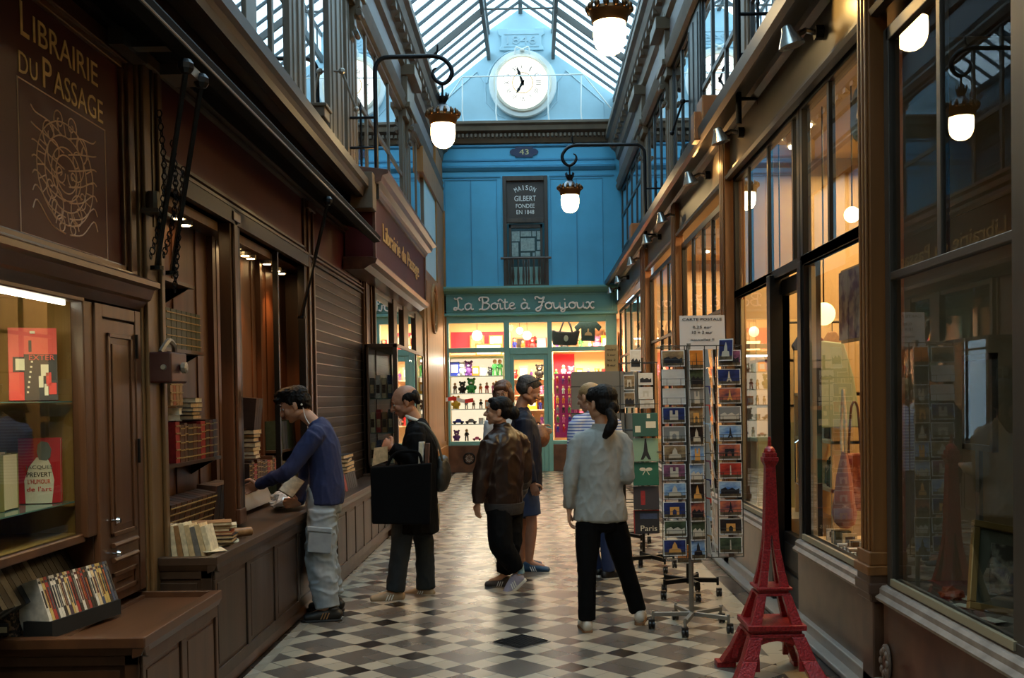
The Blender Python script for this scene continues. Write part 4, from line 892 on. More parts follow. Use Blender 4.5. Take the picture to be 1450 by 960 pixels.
row('film_case', 15, (-2.13, 4.08, .78), (-2.05, 4.66, .78), (.135, .185), ['black', 'white', 'black', 'slate', 'black', 'grey'], lambda i, c: f'{c} film case, {ORD[i]} from the near end of the rear row by the glass', 'film cases in the rear row by the display case glass', 'film case', .55)
t = thing('storage_box', 'dark speckled cardboard box at the corner of the sales counter', 'box', (-2.28, 4.3, .62)); mb = MB(); mb.box(-2.42, -2.16, 4.22, 4.34, .632, .80); mb.build('carton', mat('speckled_card', (40, 34, 32), .7, col2=(150, 120, 96), scale=70, thr=(.5, .62)), t, bevel=.004)
mb = MB(); mb.box(-2.4, -2.18, 4.217, 4.22, .65, .70); mb.build('label_strip', mat('strip_slate', (52, 54, 66), .4), t)
for x in (-2.27, -2.22):
    mb = MB(); mb.box(x, x + .035, 4.214, 4.217, .662, .685); mb.build('price_tag', PALE, t)

# books on the display shelves inside the opening
def shelf(nm, x0, x1, y0, y1, z, lab):
    s = thing(nm, lab, 'shelf', ((x0 + x1) / 2, (y0 + y1) / 2, z - .03)); mb = MB(); mb.box(x0, x1, y0, y1, z - .022, z); mb.build('board', W_DARKY, s)
    for y in (y0 + .05, y1 - .06): mb = MB(); mb.prism([(x0, y, z - .022), (x1 - .02, y, z - .022), (x0, y, z - .12)], (0, .015, 0)); mb.build('bracket', IRON, s)
OLD = ['brown', 'umber', 'tan', 'wine', 'brown']
shelf('wall_shelf', -2.32, -2.13, 5.75, 6.66, 1.92, 'dark wall shelf carrying the uniform green leather volumes'); shelf('wall_shelf', -2.32, -2.13, 5.7, 6.98, 1.235, 'dark wall shelf carrying old brown and red leather books'); shelf('wall_shelf', -2.32, -2.13, 5.75, 6.5, 2.33, 'empty small dark shelf hung above the green volumes')
row('book', 7, (-2.14, 6.0, 1.92), (-2.14, 6.62, 1.92), (.15, .235), ['green'], lambda i, c: f'green leather volume with gilt bands, {ORD[i]} from the left of the uniform set', 'green leather set', 'book', .0, .03, parts=True)
row('book', 4, (-2.14, 6.05, 1.58), (-2.14, 6.26, 1.58), (.14, .24), ['tan', 'rust'], lambda i, c: f'{c} leather book, {ORD[i]} in the short row above the stacked old books', 'short row of tan books', 'book', .0, .2, parts=True)
row('book', 10, (-2.14, 6.12, 1.235), (-2.14, 6.92, 1.235), (.15, .25), ['wine', 'brown', 'umber', 'brown', 'red'], lambda i, c: f'old {c} leather book, {ORD[i]} from the left on the long shelf', 'old leather books on the long shelf', 'book', .0, .35, .2, parts=True)
def pile(n, c, size, cols, labf, group, rz=0., jit=.015, hs=(.02, .04)):
    z = c[2]
    for i in range(n):
        h = RND.uniform(*hs); nm = cols[i % len(cols)]; r = rz + RND.uniform(-.12, .12)
        o = thing('book', labf(i, nm), 'book', (c[0] + RND.uniform(-jit, jit), c[1] + RND.uniform(-jit, jit), z), group); M = Matrix.Rotation(r, 3, 'Z'); p = POS[o]
        f = RND.uniform(.85, 1); w, d = size[0] * f, size[1] * f
        m1 = MB()
        for q in (.0015, h - .0015): m1.obox(p + Vector((0, 0, q)), (w, d, .003), M)
        m1.obox(p + M @ Vector((-w / 2, 0, h / 2)), (.003, d, h), M); m1.build('cover', BK[nm], o)
        m2 = MB(); m2.obox(p + Vector((0, 0, h / 2)), (w - .01, d - .01, h - .006), M); m2.build('pages', BK['ivory'] if nm in ('cream', 'ivory', 'white', 'tan') else BK['cream'], o); z += h + .001
    return z
mb = MB()
pile(5, (-2.22, 6.6, 1.49), (.14, .2), ['umber', 'green', 'slate', 'umber', 'tan'], lambda i, c: f'{c} book lying {ORD[i]} from the bottom of the pile atop the old leather row', 'pile on the old leather row', 0)
pile(4, (-2.22, 6.22, 1.49), (.14, .18), ['ivory', 'white', 'rust', 'slate'], lambda i, c: f'{c} book slumped {ORD[i]} from the bottom at the left end of the old leather row', 'slumped books on the old leather row', .3)
row('book', 9, (-2.14, 5.9, .79), (-2.14, 6.75, .79), (.13, .22), ['umber', 'brown'], lambda i, c: f'{c} leather volume with gilt lattice spine, {ORD[i]} from the left behind the paperbacks', 'gilt lattice volumes on the counter', 'book', -.2, .05, parts=True)
row('book', 4, (-2.14, 6.8, .80), (-2.14, 7.22, .80), (.13, .24), ['umber', 'brown'], lambda i, c: f'plain old {c} book, {ORD[i]} after the gilt lattice volumes', 'plain old books on the counter', 'book', -.1, .2)
# paperbacks standing at the counter end, spines to the viewer
for i in range(8):
    x = -1.985 + i * .032; nm = ['grey', 'ivory', 'tan', 'ivory', 'cream', 'grey', 'cream', 'ivory'][i]
    o = thing('book', f'{nm} worn paperback leaning at the counter end, {ORD[i]} from the left', 'book', (x, 5.6, .762), 'worn paperbacks leaning at the counter end')
    M = Matrix.Rotation(-.10 - i * .02, 3, 'Y'); p = POS[o]; h = RND.uniform(.165, .185)
    m1 = MB(); m1.obox(p + M @ Vector((-.013, 0, h / 2)), (.002, .13, h), M); m1.obox(p + M @ Vector((.013, 0, h / 2)), (.002, .13, h), M); m1.obox(p + M @ Vector((0, -.065, h / 2)), (.027, .003, h), M); m1.build('cover', BK[nm], o)
    m2 = MB(); m2.obox(p + M @ Vector((0, 0, h / 2)), (.023, .126, h - .004), M); m2.build('pages', BK['ivory'], o)
pile(7, (-1.89, 6.02, .762), (.24, .17), ['ivory', 'black', 'black', 'rust', 'tan', 'ivory', 'tan', 'cream', 'ivory'], lambda i, c: f'{c} book lying {ORD[i]} from the bottom of the pile beside the paperbacks', 'book pile beside the paperbacks', .2, .02, (.015, .032))
t = thing('paper_sheet', 'loose cream leaflet lying at the counter edge before the paperbacks', 'leaflet', (-1.77, 5.55, .79)); mb = MB(); mb.obox((-1.77, 5.60, .793), (.12, .17, .003), Matrix.Rotation(.5, 3, 'Z')); mb.build('sheet', BK['ivory'], t)
t = thing('rolled_paper', 'small brown roll of paper lying beside the book pile', 'paper roll', (-1.82, 6.35, .762)); mb = MB(); mb.tube([(-1.92, 6.28, .79), (-1.78, 6.40, .79)], .028, 12); mb.build('roll', BK['tan'], t, smooth=True)
# second opening
shelf('wall_shelf', -2.32, -2.15, 7.6, 8.60, .94, 'dark wall shelf with mixed books by the reaching man'); shelf('wall_shelf', -2.32, -2.15, 8.68, 9.6, 1.18, 'small dark wall shelf by the young man\'s head')
row('book', 11, (-2.16, 7.75, .94), (-2.16, 8.58, .94), (.14, .21), ['red', 'umber', 'brown', 'wine', 'umber', 'tan'], lambda i, c: f'{c} book, {ORD[i]} from the left on the shelf under the young man\'s hand', 'books under the reaching hand', 'book', .0, .35, .25, parts=True)
pile(7, (-2.23, 8.0, 1.155), (.15, .2), ['tan', 'tan', 'cream', 'umber', 'black', 'green', 'umber'], lambda i, c: f'{c} book lying {ORD[i]} from the bottom of the pile above the reaching arm', 'pile above the reaching arm', 0)
row('book', 3, (-2.16, 7.9, 1.38), (-2.16, 8.1, 1.38), (.12, .24), ['umber', 'green'], lambda i, c: f'{c} marbled album, {ORD[i]} on top of the pile above the reaching arm', 'marbled albums', 'book', -.1, .2)
row('book', 6, (-2.16, 8.75, 1.18), (-2.16, 9.3, 1.18), (.13, .26), ['umber', 'green', 'tan', 'slate'], lambda i, c: f'{c} book, {ORD[i]} from the left on the small shelf by the young man\'s head', 'books on the small shelf', 'book', .05, .3, .1)
row('book', 10, (-2.16, 8.75, .79), (-2.16, 9.55, .79), (.14, .26), ['white', 'green', 'cream', 'slate', 'yellow', 'grey'], lambda i, c: f'{c} upright book, {ORD[i]} from the left standing on the counter beyond the plastic bag', 'upright books at the counter end', 'book', -.2, .3, .25)
t = thing('grey_board', 'pale grey card sheet leaning under the shelf beside the plastic bag', 'board', (-2.1, 7.9, .786)); mb = MB(); mb.prism([(-2.14, 7.55, .787), (-2.14, 8.35, .787), (-2.2, 8.35, .93), (-2.2, 7.55, .93)], (.004, 0, .004)); mb.build('sheet', mat('grey_card', (120, 112, 104), .4), t)
def crumple(c, r, name, m, label, cat, flat=.5, seed=1):
    mb = MB(); mb.ball((0, 0, 0), 1, 22); vs = []
    for v in mb.v:
        d = .35 * noise.noise(v * 1.6 + Vector((seed, 0, 0))) + .22 * abs(noise.noise(v * 4 + Vector((0, seed, 0)))); p = v * (1 + d); vs.append(Vector((p.x * r[0], p.y * r[1], max(0, (p.z + .55)) * r[2])) + Vector(c))
    mb.v = vs; return mb.build(name, m, None, label, cat)
crumple((-1.93, 7.95, .786), (.13, .2, .075), 'plastic_bag', mat('bag_film', (206, 206, 204), .2, coat=.6, var=.1, scale=16), 'crumpled translucent white plastic bag on the book counter', 'bag')
# dark books on the bench, in stacks and leaning
row('book', 16, (-1.83, 8.85, .67), (-1.83, 10.6, .67), (.15, .24), ['black', 'slate', 'black', 'grey', 'wine', 'black', 'red'], lambda i, c: f'{c} large book, {ORD[i]} from the left leaning on the bench before the shutter', 'large books leaning on the bench', 'book', .18, .3, .2)
pile(5, (-1.88, 9.9, .90), (.2, .5), ['black'], lambda i, c: f'black bound volume lying {ORD[i]} from the bottom across the leaning books', 'black volumes lying across the bench', 0, .01, (.03, .04))

# spots in the openings
for i, (x, y, z) in enumerate([(-2.2, 6.05, 2.74), (-2.18, 6.38, 2.74), (-2.22, 6.62, 2.74), (-2.24, 7.8, 2.76), (-2.20, 7.9, 2.72), (-2.24, 8.2, 2.74), (-2.24, 8.7, 2.76), (-2.2, 8.85, 2.72), (-2.24, 9.2, 2.74)]):
    g = 'first' if i < 3 else 'second'; nm = ['nearest', 'middle', 'farthest'][i % 3] + (' at the front' if 3 <= i < 6 else ' at the back' if i >= 6 else '')
    t = thing('downlight', f'small {nm} downlight in the soffit of the {g} bookshop opening', 'light', (x, y, z - .02), 'downlights in the bookshop openings'); mb = MB(); mb.lathe([(.035, 0), (.042, -.01), (.045, .02)], (x, y, z), 14); mb.build('trim_ring', METAL, t)
    mb = MB(); mb.lathe([(.03, -.012), (.03, -.006)], (x, y, z), 12); mb.build('lens', mat('downlight_glow', (255, 240, 200), .3, emit=(255, 214, 150), strength=26), t)
mb = MB(); mb.box(-2.09, -2.07, 5.6, 6.8, 2.72, 2.79); mb.box(-2.09, -2.07, 7.06, 8.15, 2.72, 2.79); mb.build('trim_10', W_OLIVE, kind='structure')

# second sign box with cornice, and the glazed shop below it
s2 = thing('shop_sign', 'projecting dark bordeaux signboard with faded gold lettering beyond the roller shutter', 'sign', (-1.85, 13.6, 3.0))
mb = MB(); mb.box(-2.0, -1.70, 11.03, 16.2, 3.08, 3.86); mb.build('board', BORD, s2)
mb = MB()
for y0, y1, z0, z1 in ((11.03, 16.2, 3.08, 3.13), (11.03, 16.2, 3.80, 3.86), (11.03, 11.1, 3.08, 3.86), (16.1, 16.2, 3.08, 3.86)): mb.box(-1.71, -1.675, y0, y1, z0, z1)
mb.run_y([(-2.0, 3.86), (-1.68, 3.86), (-1.66, 3.90), (-1.60, 3.92), (-1.58, 3.98), (-1.52, 4.0), (-1.52, 4.04), (-2.0, 4.1)], 10.98, 16.4)
mb.run_y([(-2.0, 2.98), (-1.78, 2.98), (-1.72, 3.02), (-1.66, 3.04), (-1.64, 3.09), (-1.70, 3.11), (-2.0, 3.11)], 10.9, 16.3)
mb.build('moulding', wood('sign_wood', (72, 44, 34), (108, 72, 56), .35, 'y'), s2, bevel=.004)
mb = MB(); text_mb(mb, 'Librairie du Passage', (-1.69, 13.5, 3.46), (0, 1, 0), (0, 0, 1), 3.6, .26, .004); mb.build('lettering', GILT, s2)
w7 = struct('window_7', (-1.97, 12.6, 2.2)); mb = MB()
for y0, y1 in ((12.6, 12.68), (14.25, 14.6), (15.35, 15.9), (16.9, 18.0)): mb.box(-2.02, -1.93, y0, y1, .0, 3.0)
mb.box(-2.02, -1.95, 12.6, 18.0, 2.92, 3.05); mb.box(-2.02, -1.95, 12.6, 18.0, 0, .6); mb.build('window_frame', W_DARK, w7, bevel=.006)
mb = MB(); mb.add([(-1.97, 12.6, .6), (-1.97, 18, .6), (-1.97, 18, 2.95), (-1.97, 12.6, 2.95)], [(0, 1, 2, 3)]); mb.build('pane', glass('mirror_glass', (200, 205, 204), 1.9), w7)
mb = MB(); mb.box(-2.8, -2.75, 12.2, 18, 0, 3.1); mb.box(-2.8, -2.0, 12.2, 18, 3.05, 3.1); mb.box(-2.8, -2.1, 12.2, 12.25, 0, 3.1); mb.build('wall_left', W_DARK, kind='structure')
gc = thing('glass_cabinet', 'free-standing dark wood and glass cabinet of books before the second shop window', 'cabinet', (-1.77, 13.3, 0)); mb = MB(); WK = W_DARK
for x in (-1.95, -1.62):
    for y in (11.95, 13.9, 14.75): mb.box(x - .02, x + .03, y, y + .07, .8, 2.24)
for z in (.8, 2.2): mb.box(-1.97, -1.59, 11.95, 14.82, z, z + .045)
mb.box(-1.97, -1.94, 11.95, 14.8, .8, 2.2)
mb.build('frame', WK, gc, bevel=.004)
mb = MB(); panels(mb, -1.60, 11.97, 14.8, .08, .8, 4); xpanels(mb, 11.97, -1.95, -1.6, .08, .8); mb.box(-1.95, -1.62, 12, 14.8, 0, .8); mb.build('base', W_RED, gc)
mb = MB(); mb.add([(-1.92, 11.96, .84), (-1.62, 11.96, .84), (-1.62, 11.96, 2.2), (-1.92, 11.96, 2.2), (-1.60, 12, .84), (-1.60, 14.8, .84), (-1.60, 14.8, 2.2), (-1.60, 12, 2.2)], [(0, 1, 2, 3), (4, 5, 6, 7)]); mb.build('pane', MATS['mirror_glass'], gc)
for z in (1.2, 1.6):
    mb = MB(); mb.box(-1.94, -1.64, 12.02, 14.76, z, z + .01); mb.build('shelf', MATS['shelf_glass'], gc)
for k, (z, nm) in enumerate(((.85, 'bottom'), (1.21, 'middle'), (1.61, 'upper'))):
    for i in range(4):
        c = ['cream', 'blue', 'wine', 'ivory', 'red', 'tan', 'slate', 'white'][(k * 3 + i) % 8]; x = -1.9 + i * .07
        o = thing('book', f'{c} book, {ORD[i]} from the left on the {nm} shelf of the glass cabinet', 'book', (x, 12.1, z), 'books in the glass cabinet'); m1 = MB(); m1.box(x - .027, x + .027, 12.04, 12.2, z, z + .24 + .03 * (i % 2)); m1.build('cover', BK[c], o); m1 = MB(); m1.box(x - .02, x + .02, 12.036, 12.04, z + .06, z + .16); m1.build('spine_title', BK['cream' if c in ('blue', 'wine', 'red', 'slate') else 'umber'], o)
# ---------------------------------------------------------------- right side: souvenir and gift shops
XG = 1.85
def rwin(n, y0, y1, z0, z1, muls=(), rails=(), m=BLACKP, w=.035, x=XG, g=None, label=None):
    s = struct('window_%d' % n, (x, y0, z0)); mb = MB()
    for y in (y0, y1): mb.box(x - .02, x + .04, y - w, y + w, z0 - w, z1 + w)
    for z in (z0, z1): mb.box(x - .02, x + .04, y0, y1, z - w, z + w)
    for y, a, b in muls: mb.box(x - .012, x + .03, y - w * .7, y + w * .7, a, b)
    for z, a, b in rails: mb.box(x - .014, x + .03, a, b, z - w * .6, z + w * .6)
    mb.build('window_frame', m, s, bevel=.005)
    mb = MB(); mb.add([(x, y0, z0), (x, y1, z0), (x, y1, z1), (x, y0, z1)], [(0, 1, 2, 3)]); mb.build('pane', g or GL, s)
rwin(8, 5.66, 7.02, .60, 2.5, (), ())
GLT = glass('upper_shop_glass', (232, 240, 242), 1.7)
rwin(22, 5.66, 7.02, 2.5, 3.55, ((6.4, 2.5, 3.55),), (), g=GLT)
rwin(9, 7.10, 9.36, 2.5, 3.55, ((8.05, 2.5, 3.55), (8.78, 2.5, 3.55), (7.28, 2.5, 3.55)), (), g=GLT)
rwin(10, 7.93, 9.36, .60, 2.5, (), ())
rwin(11, 9.72, 12.65, .60, 3.42, ((10.6, .6, 3.42), (11.2, .6, 3.42), (11.9, .6, 3.42)), ((2.42, 9.72, 12.65),))
rwin(12, 13.12, 16.15, .60, 3.42, ((14.1, .6, 3.42), (14.9, .6, 3.42)), ((2.42, 13.12, 16.15),))
rwin(13, 17.0, 21.9, .60, 3.38, ((18.3, .6, 3.38), (19.6, .6, 3.38), (20.8, .6, 3.38)), ((2.42, 17.0, 21.9),))
GRF = mat('grey_brown_frame', (64, 56, 48), .4, var=.12, scale=5)
rwin(14, 3.0, 5.3, .60, 3.42, ((4.64, 2.2, 3.42),), ((2.19, 3.0, 5.3),), m=GRF, x=1.84, g=GLD)
mb = MB(); mb.box(1.79, 1.90, 3.86, 3.93, .5, 3.5) if False else None
mb.box(1.825, 1.95, 2.9, 3.93, .5, 3.6); mb.build('wall_right', GRF, kind='structure')
# door in the recess
d2 = struct('door_2', (1.93, 7.5, 0)); mb = MB()
for y0, y1, z0, z1 in ((7.10, 7.2, 0, 2.46), (7.84, 7.93, 0, 2.46), (7.2, 7.84, 2.34, 2.46), (7.2, 7.84, 0, .55)): mb.box(1.89, 1.95, y0, y1, z0, z1)
for z0, z1 in ((.08, .26), (.30, .48)): mb.box(1.875, 1.89, 7.26, 7.78, z0, z1)
mb.build('door_frame', BLACKP, d2, bevel=.006)
mb = MB(); mb.add([(1.92, 7.2, .55), (1.92, 7.84, .55), (1.92, 7.84, 2.34), (1.92, 7.2, 2.34)], [(0, 1, 2, 3)]); mb.build('pane', GL, d2)
mb = MB(); mb.tube([(1.87, 7.27, .95), (1.84, 7.27, .97), (1.84, 7.27, 1.25), (1.87, 7.27, 1.27)], .009, 6); mb.build('handle', CHROME, d2)
mb = MB(); mb.box(1.82, 1.96, 7.02, 7.12, 0, 2.5); mb.box(1.8, 1.95, 7.84, 7.96, 0, 2.5); mb.build('trim_11', BLACKP, kind='structure', bevel=.006)
# stone bases with pale sills
mb = MB(); 
for y0, y1 in ((2.9, 5.34), (5.58, 7.08), (7.95, 9.40), (9.7, 12.7), (13.1, 16.2), (17.0, 22.05)): mb.box(1.80, 1.95, y0, y1, .0, .53)
mb.build('wall_right', STONE, kind='structure', bevel=.01)
mb = MB()
for y0, y1 in ((2.9, 5.40), (5.58, 7.09), (7.94, 9.42), (9.7, 12.7), (13.1, 16.2), (17.0, 22.05)): mb.run_y([(1.80, .51), (1.77, .515), (1.765, .53), (1.785, .55), (1.785, .575), (1.80, .59), (1.86, .60), (1.95, .60), (1.95, .51)], y0, y1)
mb.build('trim_12', STONEL, kind='structure')
mb = MB()
for y0, y1 in ((3.9, 5.26), (5.68, 7.0), (7.97, 9.3)): mb.box(1.81, 1.83, y0, y1, .605, .64)
for y0, y1 in ((5.68, 5.72), (6.93, 7.0), (7.97, 8.02), (9.28, 9.33)): mb.box(1.87, 1.90, y0, y1, .62, 2.45)
mb.build('trim_13', mat('cream_frame', (150, 138, 112), .45), kind='structure')
# wooden columns
def column(y0, y1, x=1.76, z0=.64, z1=3.62, m=W_PIER):
    mb = MB(); mb.box(x, 1.86, y0, y1, z0, z1); w = y1 - y0
    for f in (.2, .5, .8): mb.box(x - .012, x, y0 + w * (f - .07), y0 + w * (f + .07), z0 + .12, z1)
    mb.box(x - .02, 1.86, y0 - .015, y1 + .015, z0 + .05, z0 + .12); mb.box(x - .035, 1.86, y0 - .03, y1 + .03, z0, z0 + .05); mb.build('wall_right', m, kind='structure', bevel=.006)
    mb = MB(); mb.box(x - .02, 1.86, y0 - .02, y1 + .02, .5, z0); mb.box(x - .03, 1.86, y0 - .03, y1 + .03, z0 - .1, z0 - .04); mb.box(x + .0, 1.86, y0, y1, 0, .5); mb.build('wall_right', STONE, kind='structure', bevel=.008)
for y0, y1 in ((5.38, 5.56), (9.42, 9.68), (12.72, 13.08), (16.2, 16.95)): column(y0, y1, z1=3.98)
t = thing('stone_rosette', 'small oval carved rosette on the stone base below the near display window', 'rosette', (1.79, 5.28, .1))
mb = MB(); c = (1.79, 5.26, .21)
mb.ball(c, (.02, .045, .06), 16); mb.build('boss', STONE, t, smooth=True)
mb = MB(); mb.tube([(1.785, c[1] + .05 * math.cos(a * PI / 10), c[2] + .085 * math.sin(a * PI / 10)) for a in range(20)], .012, 6, closed=True)
for a in range(8): mb.ball((1.775, c[1] + .045 * math.cos(a * PI / 4), c[2] + .06 * math.sin(a * PI / 4)), (.012, .016, .022), 8)
mb.build('ring', mat('carved_stone', (110, 92, 80), .4), t, smooth=True)
# fascia with mouldings and cornice
mb = MB(); mb.box(1.81, 1.95, -9, 22.05, 3.56, 4.02); mb.build('wall_right', FASC, kind='structure')
mb = MB()
mb.run_y([(1.81, 3.54), (1.77, 3.55), (1.76, 3.58), (1.79, 3.60), (1.79, 3.63), (1.81, 3.65)], -9, 22.05)
mb.run_y([(1.81, 3.95), (1.76, 3.97), (1.74, 4.0), (1.62, 4.0), (1.60, 3.93), (1.58, 3.93), (1.54, 3.95), (1.53, 4.04), (1.56, 4.08), (1.60, 4.10), (1.81, 4.12)], -9, 22.05)
mb.build('trim_14', mat('cornice_dark', (26, 24, 23), .35, col2=(44, 39, 34), scale=5, stretch=(1, .1, 1)), kind='structure')
mb = MB()
for y in (9.4, 16.3): mb.box(1.56, 1.9, y, y + .32, 4.08, 4.32)
mb.box(1.5, 1.6, 9.5, 9.7, 3.94, 4.2); mb.build('trim_15', W_PIER, kind='structure', bevel=.008)
# upper storey right
for y0, y1, cap, m in ((3.5, 4.1, 0, UD), (6.6, 7.2, 0, UD), (9.0, 9.65, 0, UW), (11.55, 12.4, 0, UD), (13.9, 14.5, 1, UW), (16.9, 17.9, 1, UW)): upier(1.93, y0, y1, 4.1, 6.0, -1, m, cap)
upper_bay(15, 1.93, 4.1, 6.6, 4.1, 6.0, (5.4,), -1, UD); upper_bay(16, 1.93, 7.2, 9.0, 4.1, 6.0, (8.1,), -1, UD, (5.0,)); upper_bay(17, 1.93, 9.65, 11.55, 4.1, 6.0, (10.15, 10.9), -1, UD, (5.0,))
upper_bay(18, 1.93, 12.4, 13.9, 4.1, 6.0, (13.1,), -1, UD); upper_bay(19, 1.93, 14.5, 16.9, 4.1, 6.0, (15.3, 16.1), -1, UD); upper_bay(20, 1.93, 17.9, 22.0, 4.1, 6.0, (18.9, 19.9, 20.9), -1, UD, (4.7, 5.4))
mb = MB(); mb.box(3.0, 3.05, -9, 22, 4.0, 7.3); mb.box(1.98, 3, 21.95, 22.0, 4, 7.3); mb.build('wall_right', MATS['upper_room'], kind='structure')
# casement stays on the upper windows
for x, s, y, z, w_ in ((-1.86, 1, 10.25, 4.5, 'left'), (1.82, -1, 12.35, 4.75, 'right')):
    t = thing('window_stay', f'short iron window stay on the upper windows of the {w_} facade, near the cornice', 'window stay', (x, y, z)); mb = MB(); mb.tube([(x, y, z + .35), (x + s * .12, y + .1, z)], .014, 6); mb.ball((x, y, z + .35), .035, 8); mb.ball((x + s * .12, y + .1, z), .03, 8); mb.tube([(x - s * .08, y, z + .35), (x, y, z + .35)], .012, 6); mb.build('rod', IRON if s < 0 else METAL, t)

# adjustable spotlights on the fascia
def spotfix(y, lab):
    t = thing('fascia_spotlight', lab, 'spotlight', (1.72, y, 3.72), 'spotlights along the right fascia')
    mb = MB(); mb.lathe([(.045, 0), (.045, .05)], (1.76, y, 3.82), 6, axis='x'); mb.build('mount', BLACKP, t)
    mb = MB(); mb.tube([(1.77, y, 3.82), (1.70, y - .01, 3.83), (1.64, y - .02, 3.80)], .018, 8); mb.build('arm', CHROME, t)
    M = Matrix.Rotation(-.25, 3, 'Y')
    mb = MB(); mb.lathe([(.02, .08), (.035, .07), (.045, .03), (.075, -.03), (.082, -.05), (.07, -.05)], (1.60, y - .02, 3.78), 18, M=M); mb.build('shade', mat('spot_shell', (190, 190, 186), .25, .8), t, smooth=True)
    mb = MB(); mb.lathe([(.07, -.046), (.05, -.05)], (1.60, y - .02, 3.78), 14, M=M); mb.build('lens', mat('dark_lens', (60, 56, 50), .1), t)
spot('fascia_glow', (1.60, 6.15, 3.9), (1.81, 5.85, 3.84), 9, 2.4, (255, 200, 110), .03); spot('fascia_glow', (1.62, 10.3, 3.86), (1.81, 10.05, 3.72), 7, 2.2, (255, 190, 110), .03)
for i, y in enumerate((6.39, 8.79, 10.48, 12.77, 14.5, 16.8, 19.4, 21.4)): spotfix(y, f'chrome adjustable spotlight on the right fascia, {ORD[i]} from the near end')

# interiors: walls between shops, shelves with goods, lamps
mb = MB()
for y in (5.42, 9.5, 16.6): mb.box(1.95, 5.0, y, y + .1, 0, 3.75)
mb.build('wall_right', mat('shop_beige', (178, 152, 116), .6, var=.06, scale=2), kind='structure')
mb = MB(); mb.box(1.9, 3.0, 2.9, 5.4, .5, .60); mb.build('trim_16', mat('display_bed', (92, 84, 68), .7, var=.1, scale=4), kind='structure')
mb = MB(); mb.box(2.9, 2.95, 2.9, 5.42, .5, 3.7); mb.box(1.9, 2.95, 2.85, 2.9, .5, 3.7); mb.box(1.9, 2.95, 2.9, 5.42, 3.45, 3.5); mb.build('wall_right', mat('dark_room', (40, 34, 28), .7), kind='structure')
mb = MB(); mb.box(1.9, 2.35, 5.6, 7.0, .5, .62); mb.box(1.9, 2.35, 8.0, 9.4, .5, .62); mb.build('trim_17', CREAM, kind='structure')
mb = MB(); mb.box(3.3, 3.35, 9.6, 16.6, 0, 3.7); mb.box(2.9, 2.95, 16.7, 22, 0, 3.7); mb.build('wall_right', CREAM, kind='structure')
def hang_bag():
    t = thing('drawstring_bag', 'dusty pink drawstring bag hanging in the gift shop window', 'bag', (1.98, 6.6, .72)); M_ = mat('pink_canvas', (172, 116, 104), .8, var=.12, scale=9, stretch=(1, 1, .3))
    mb = MB(); prof = [(.03, .46), (.05, .42), (.09, .30), (.13, .16), (.15, .06), (.13, .0), (.06, -.03)]
    mb.lathe([(r, z) for r, z in reversed(prof)], (1.98, 6.6, .76), 16)
    for v in mb.v: v.x = 1.98 + (v.x - 1.98) * .45; v.y += .01 * math.sin(v.z * 30 + v.y * 20)
    mb.build('body', M_, t, smooth=True)
    for s in (-.03, .03):
        mb = MB(); mb.tube(spline([(1.98, 6.6 + s, 1.2), (1.98, 6.6 + s * 1.6, 1.4), (1.98, 6.6, 1.62)]), .010, 6); mb.build('cord', BK['ivory'], t)
hang_bag()
t = thing('floral_tote', 'rust floral tote bag hanging behind the pink drawstring bag', 'bag', (2.09, 6.75, .8)); mb = MB(); mb.box(2.04, 2.16, 6.74, 6.78, .82, 1.2); mb.build('body', mat('floral_rust', (120, 50, 30), .8, col2=(170, 110, 80), scale=20, thr=(.45, .6)), t, bevel=.015)
mb = MB(); mb.tube(spline([(2.06, 6.76, 1.2), (2.08, 6.76, 1.5), (2.12, 6.76, 1.5), (2.14, 6.76, 1.2)]), .008, 6); mb.build('handle', BK['brown'], t)
t = thing('hanging_dress', 'pale mint apron hanging on the wall of the gift shop', 'apron', (2.10, 7.3, 1.35)); mb = MB(); mb.prism([(2.10 + u, 7.3, z) for u, z in ((-.2, 1.35), (.22, 1.35), (.17, 1.7), (.1, 1.95), (-.06, 1.97), (-.13, 1.7))], (0, .03, 0)); mb.build('fabric', mat('mint_cloth', (168, 186, 160), .8, var=.06, scale=8), t, bevel=.01)
t = thing('globe_lamp', 'cream globe lamp hanging in the gift shop by the door post', 'lamp', (2.14, 7.6, 2.1)); mb = MB(); mb.ball((2.14, 7.6, 2.18), .085, 18); mb.build('globe', mat('cream_glow', (255, 226, 160), .5, emit=(255, 214, 140), strength=2.2), t, smooth=True); mb = MB(); mb.tube([(2.14, 7.6, 2.26), (2.14, 7.6, 3.7)], .006, 5); mb.build('cord', IRON, t)
t = thing('globe_lamp', 'small bright bulb lamp hanging high in the gift shop above the mint apron', 'lamp', (2.2, 7.1, 2.75)); mb = MB(); mb.ball((2.2, 7.1, 2.82), .055, 14); mb.build('globe', mat('bulb_glow', (255, 240, 200), .5, emit=(255, 226, 170), strength=8), t, smooth=True); mb = MB(); mb.tube([(2.2, 7.1, 2.87), (2.2, 7.1, 3.7)], .005, 5); mb.build('cord', IRON, t)
t = thing('wall_mask', 'pale round wicker ornament hanging high in the gift shop window', 'ornament', (1.98, 6.3, 3.15)); mb = MB()
for k in range(6): mb.tube(arc((1.98, 6.25, 3.28), .03 + k * .018, 0, 2 * PI, 24, (0, 1, 0), (0, 0, 1.25))[:-1], .012, 6, closed=True)
mb.build('wicker', mat('wicker', (190, 170, 126), .7), t)
t = thing('string_decoration', 'garland of red paper shapes hanging beside the cream globe lamp', 'garland', (2.3, 7.2, 1.9)); mb = MB()
for k in range(9): mb.ball((2.3 + .02 * math.sin(k * 2), 7.18, 2.45 - k * .07), (.02, .01, .026), 6)
mb.build('shapes', BK['rust'], t); mb = MB(); mb.tube([(2.3, 7.18, 2.5), (2.3, 7.18, 3.7)], .002, 4); mb.build('string', BK['ivory'], t)
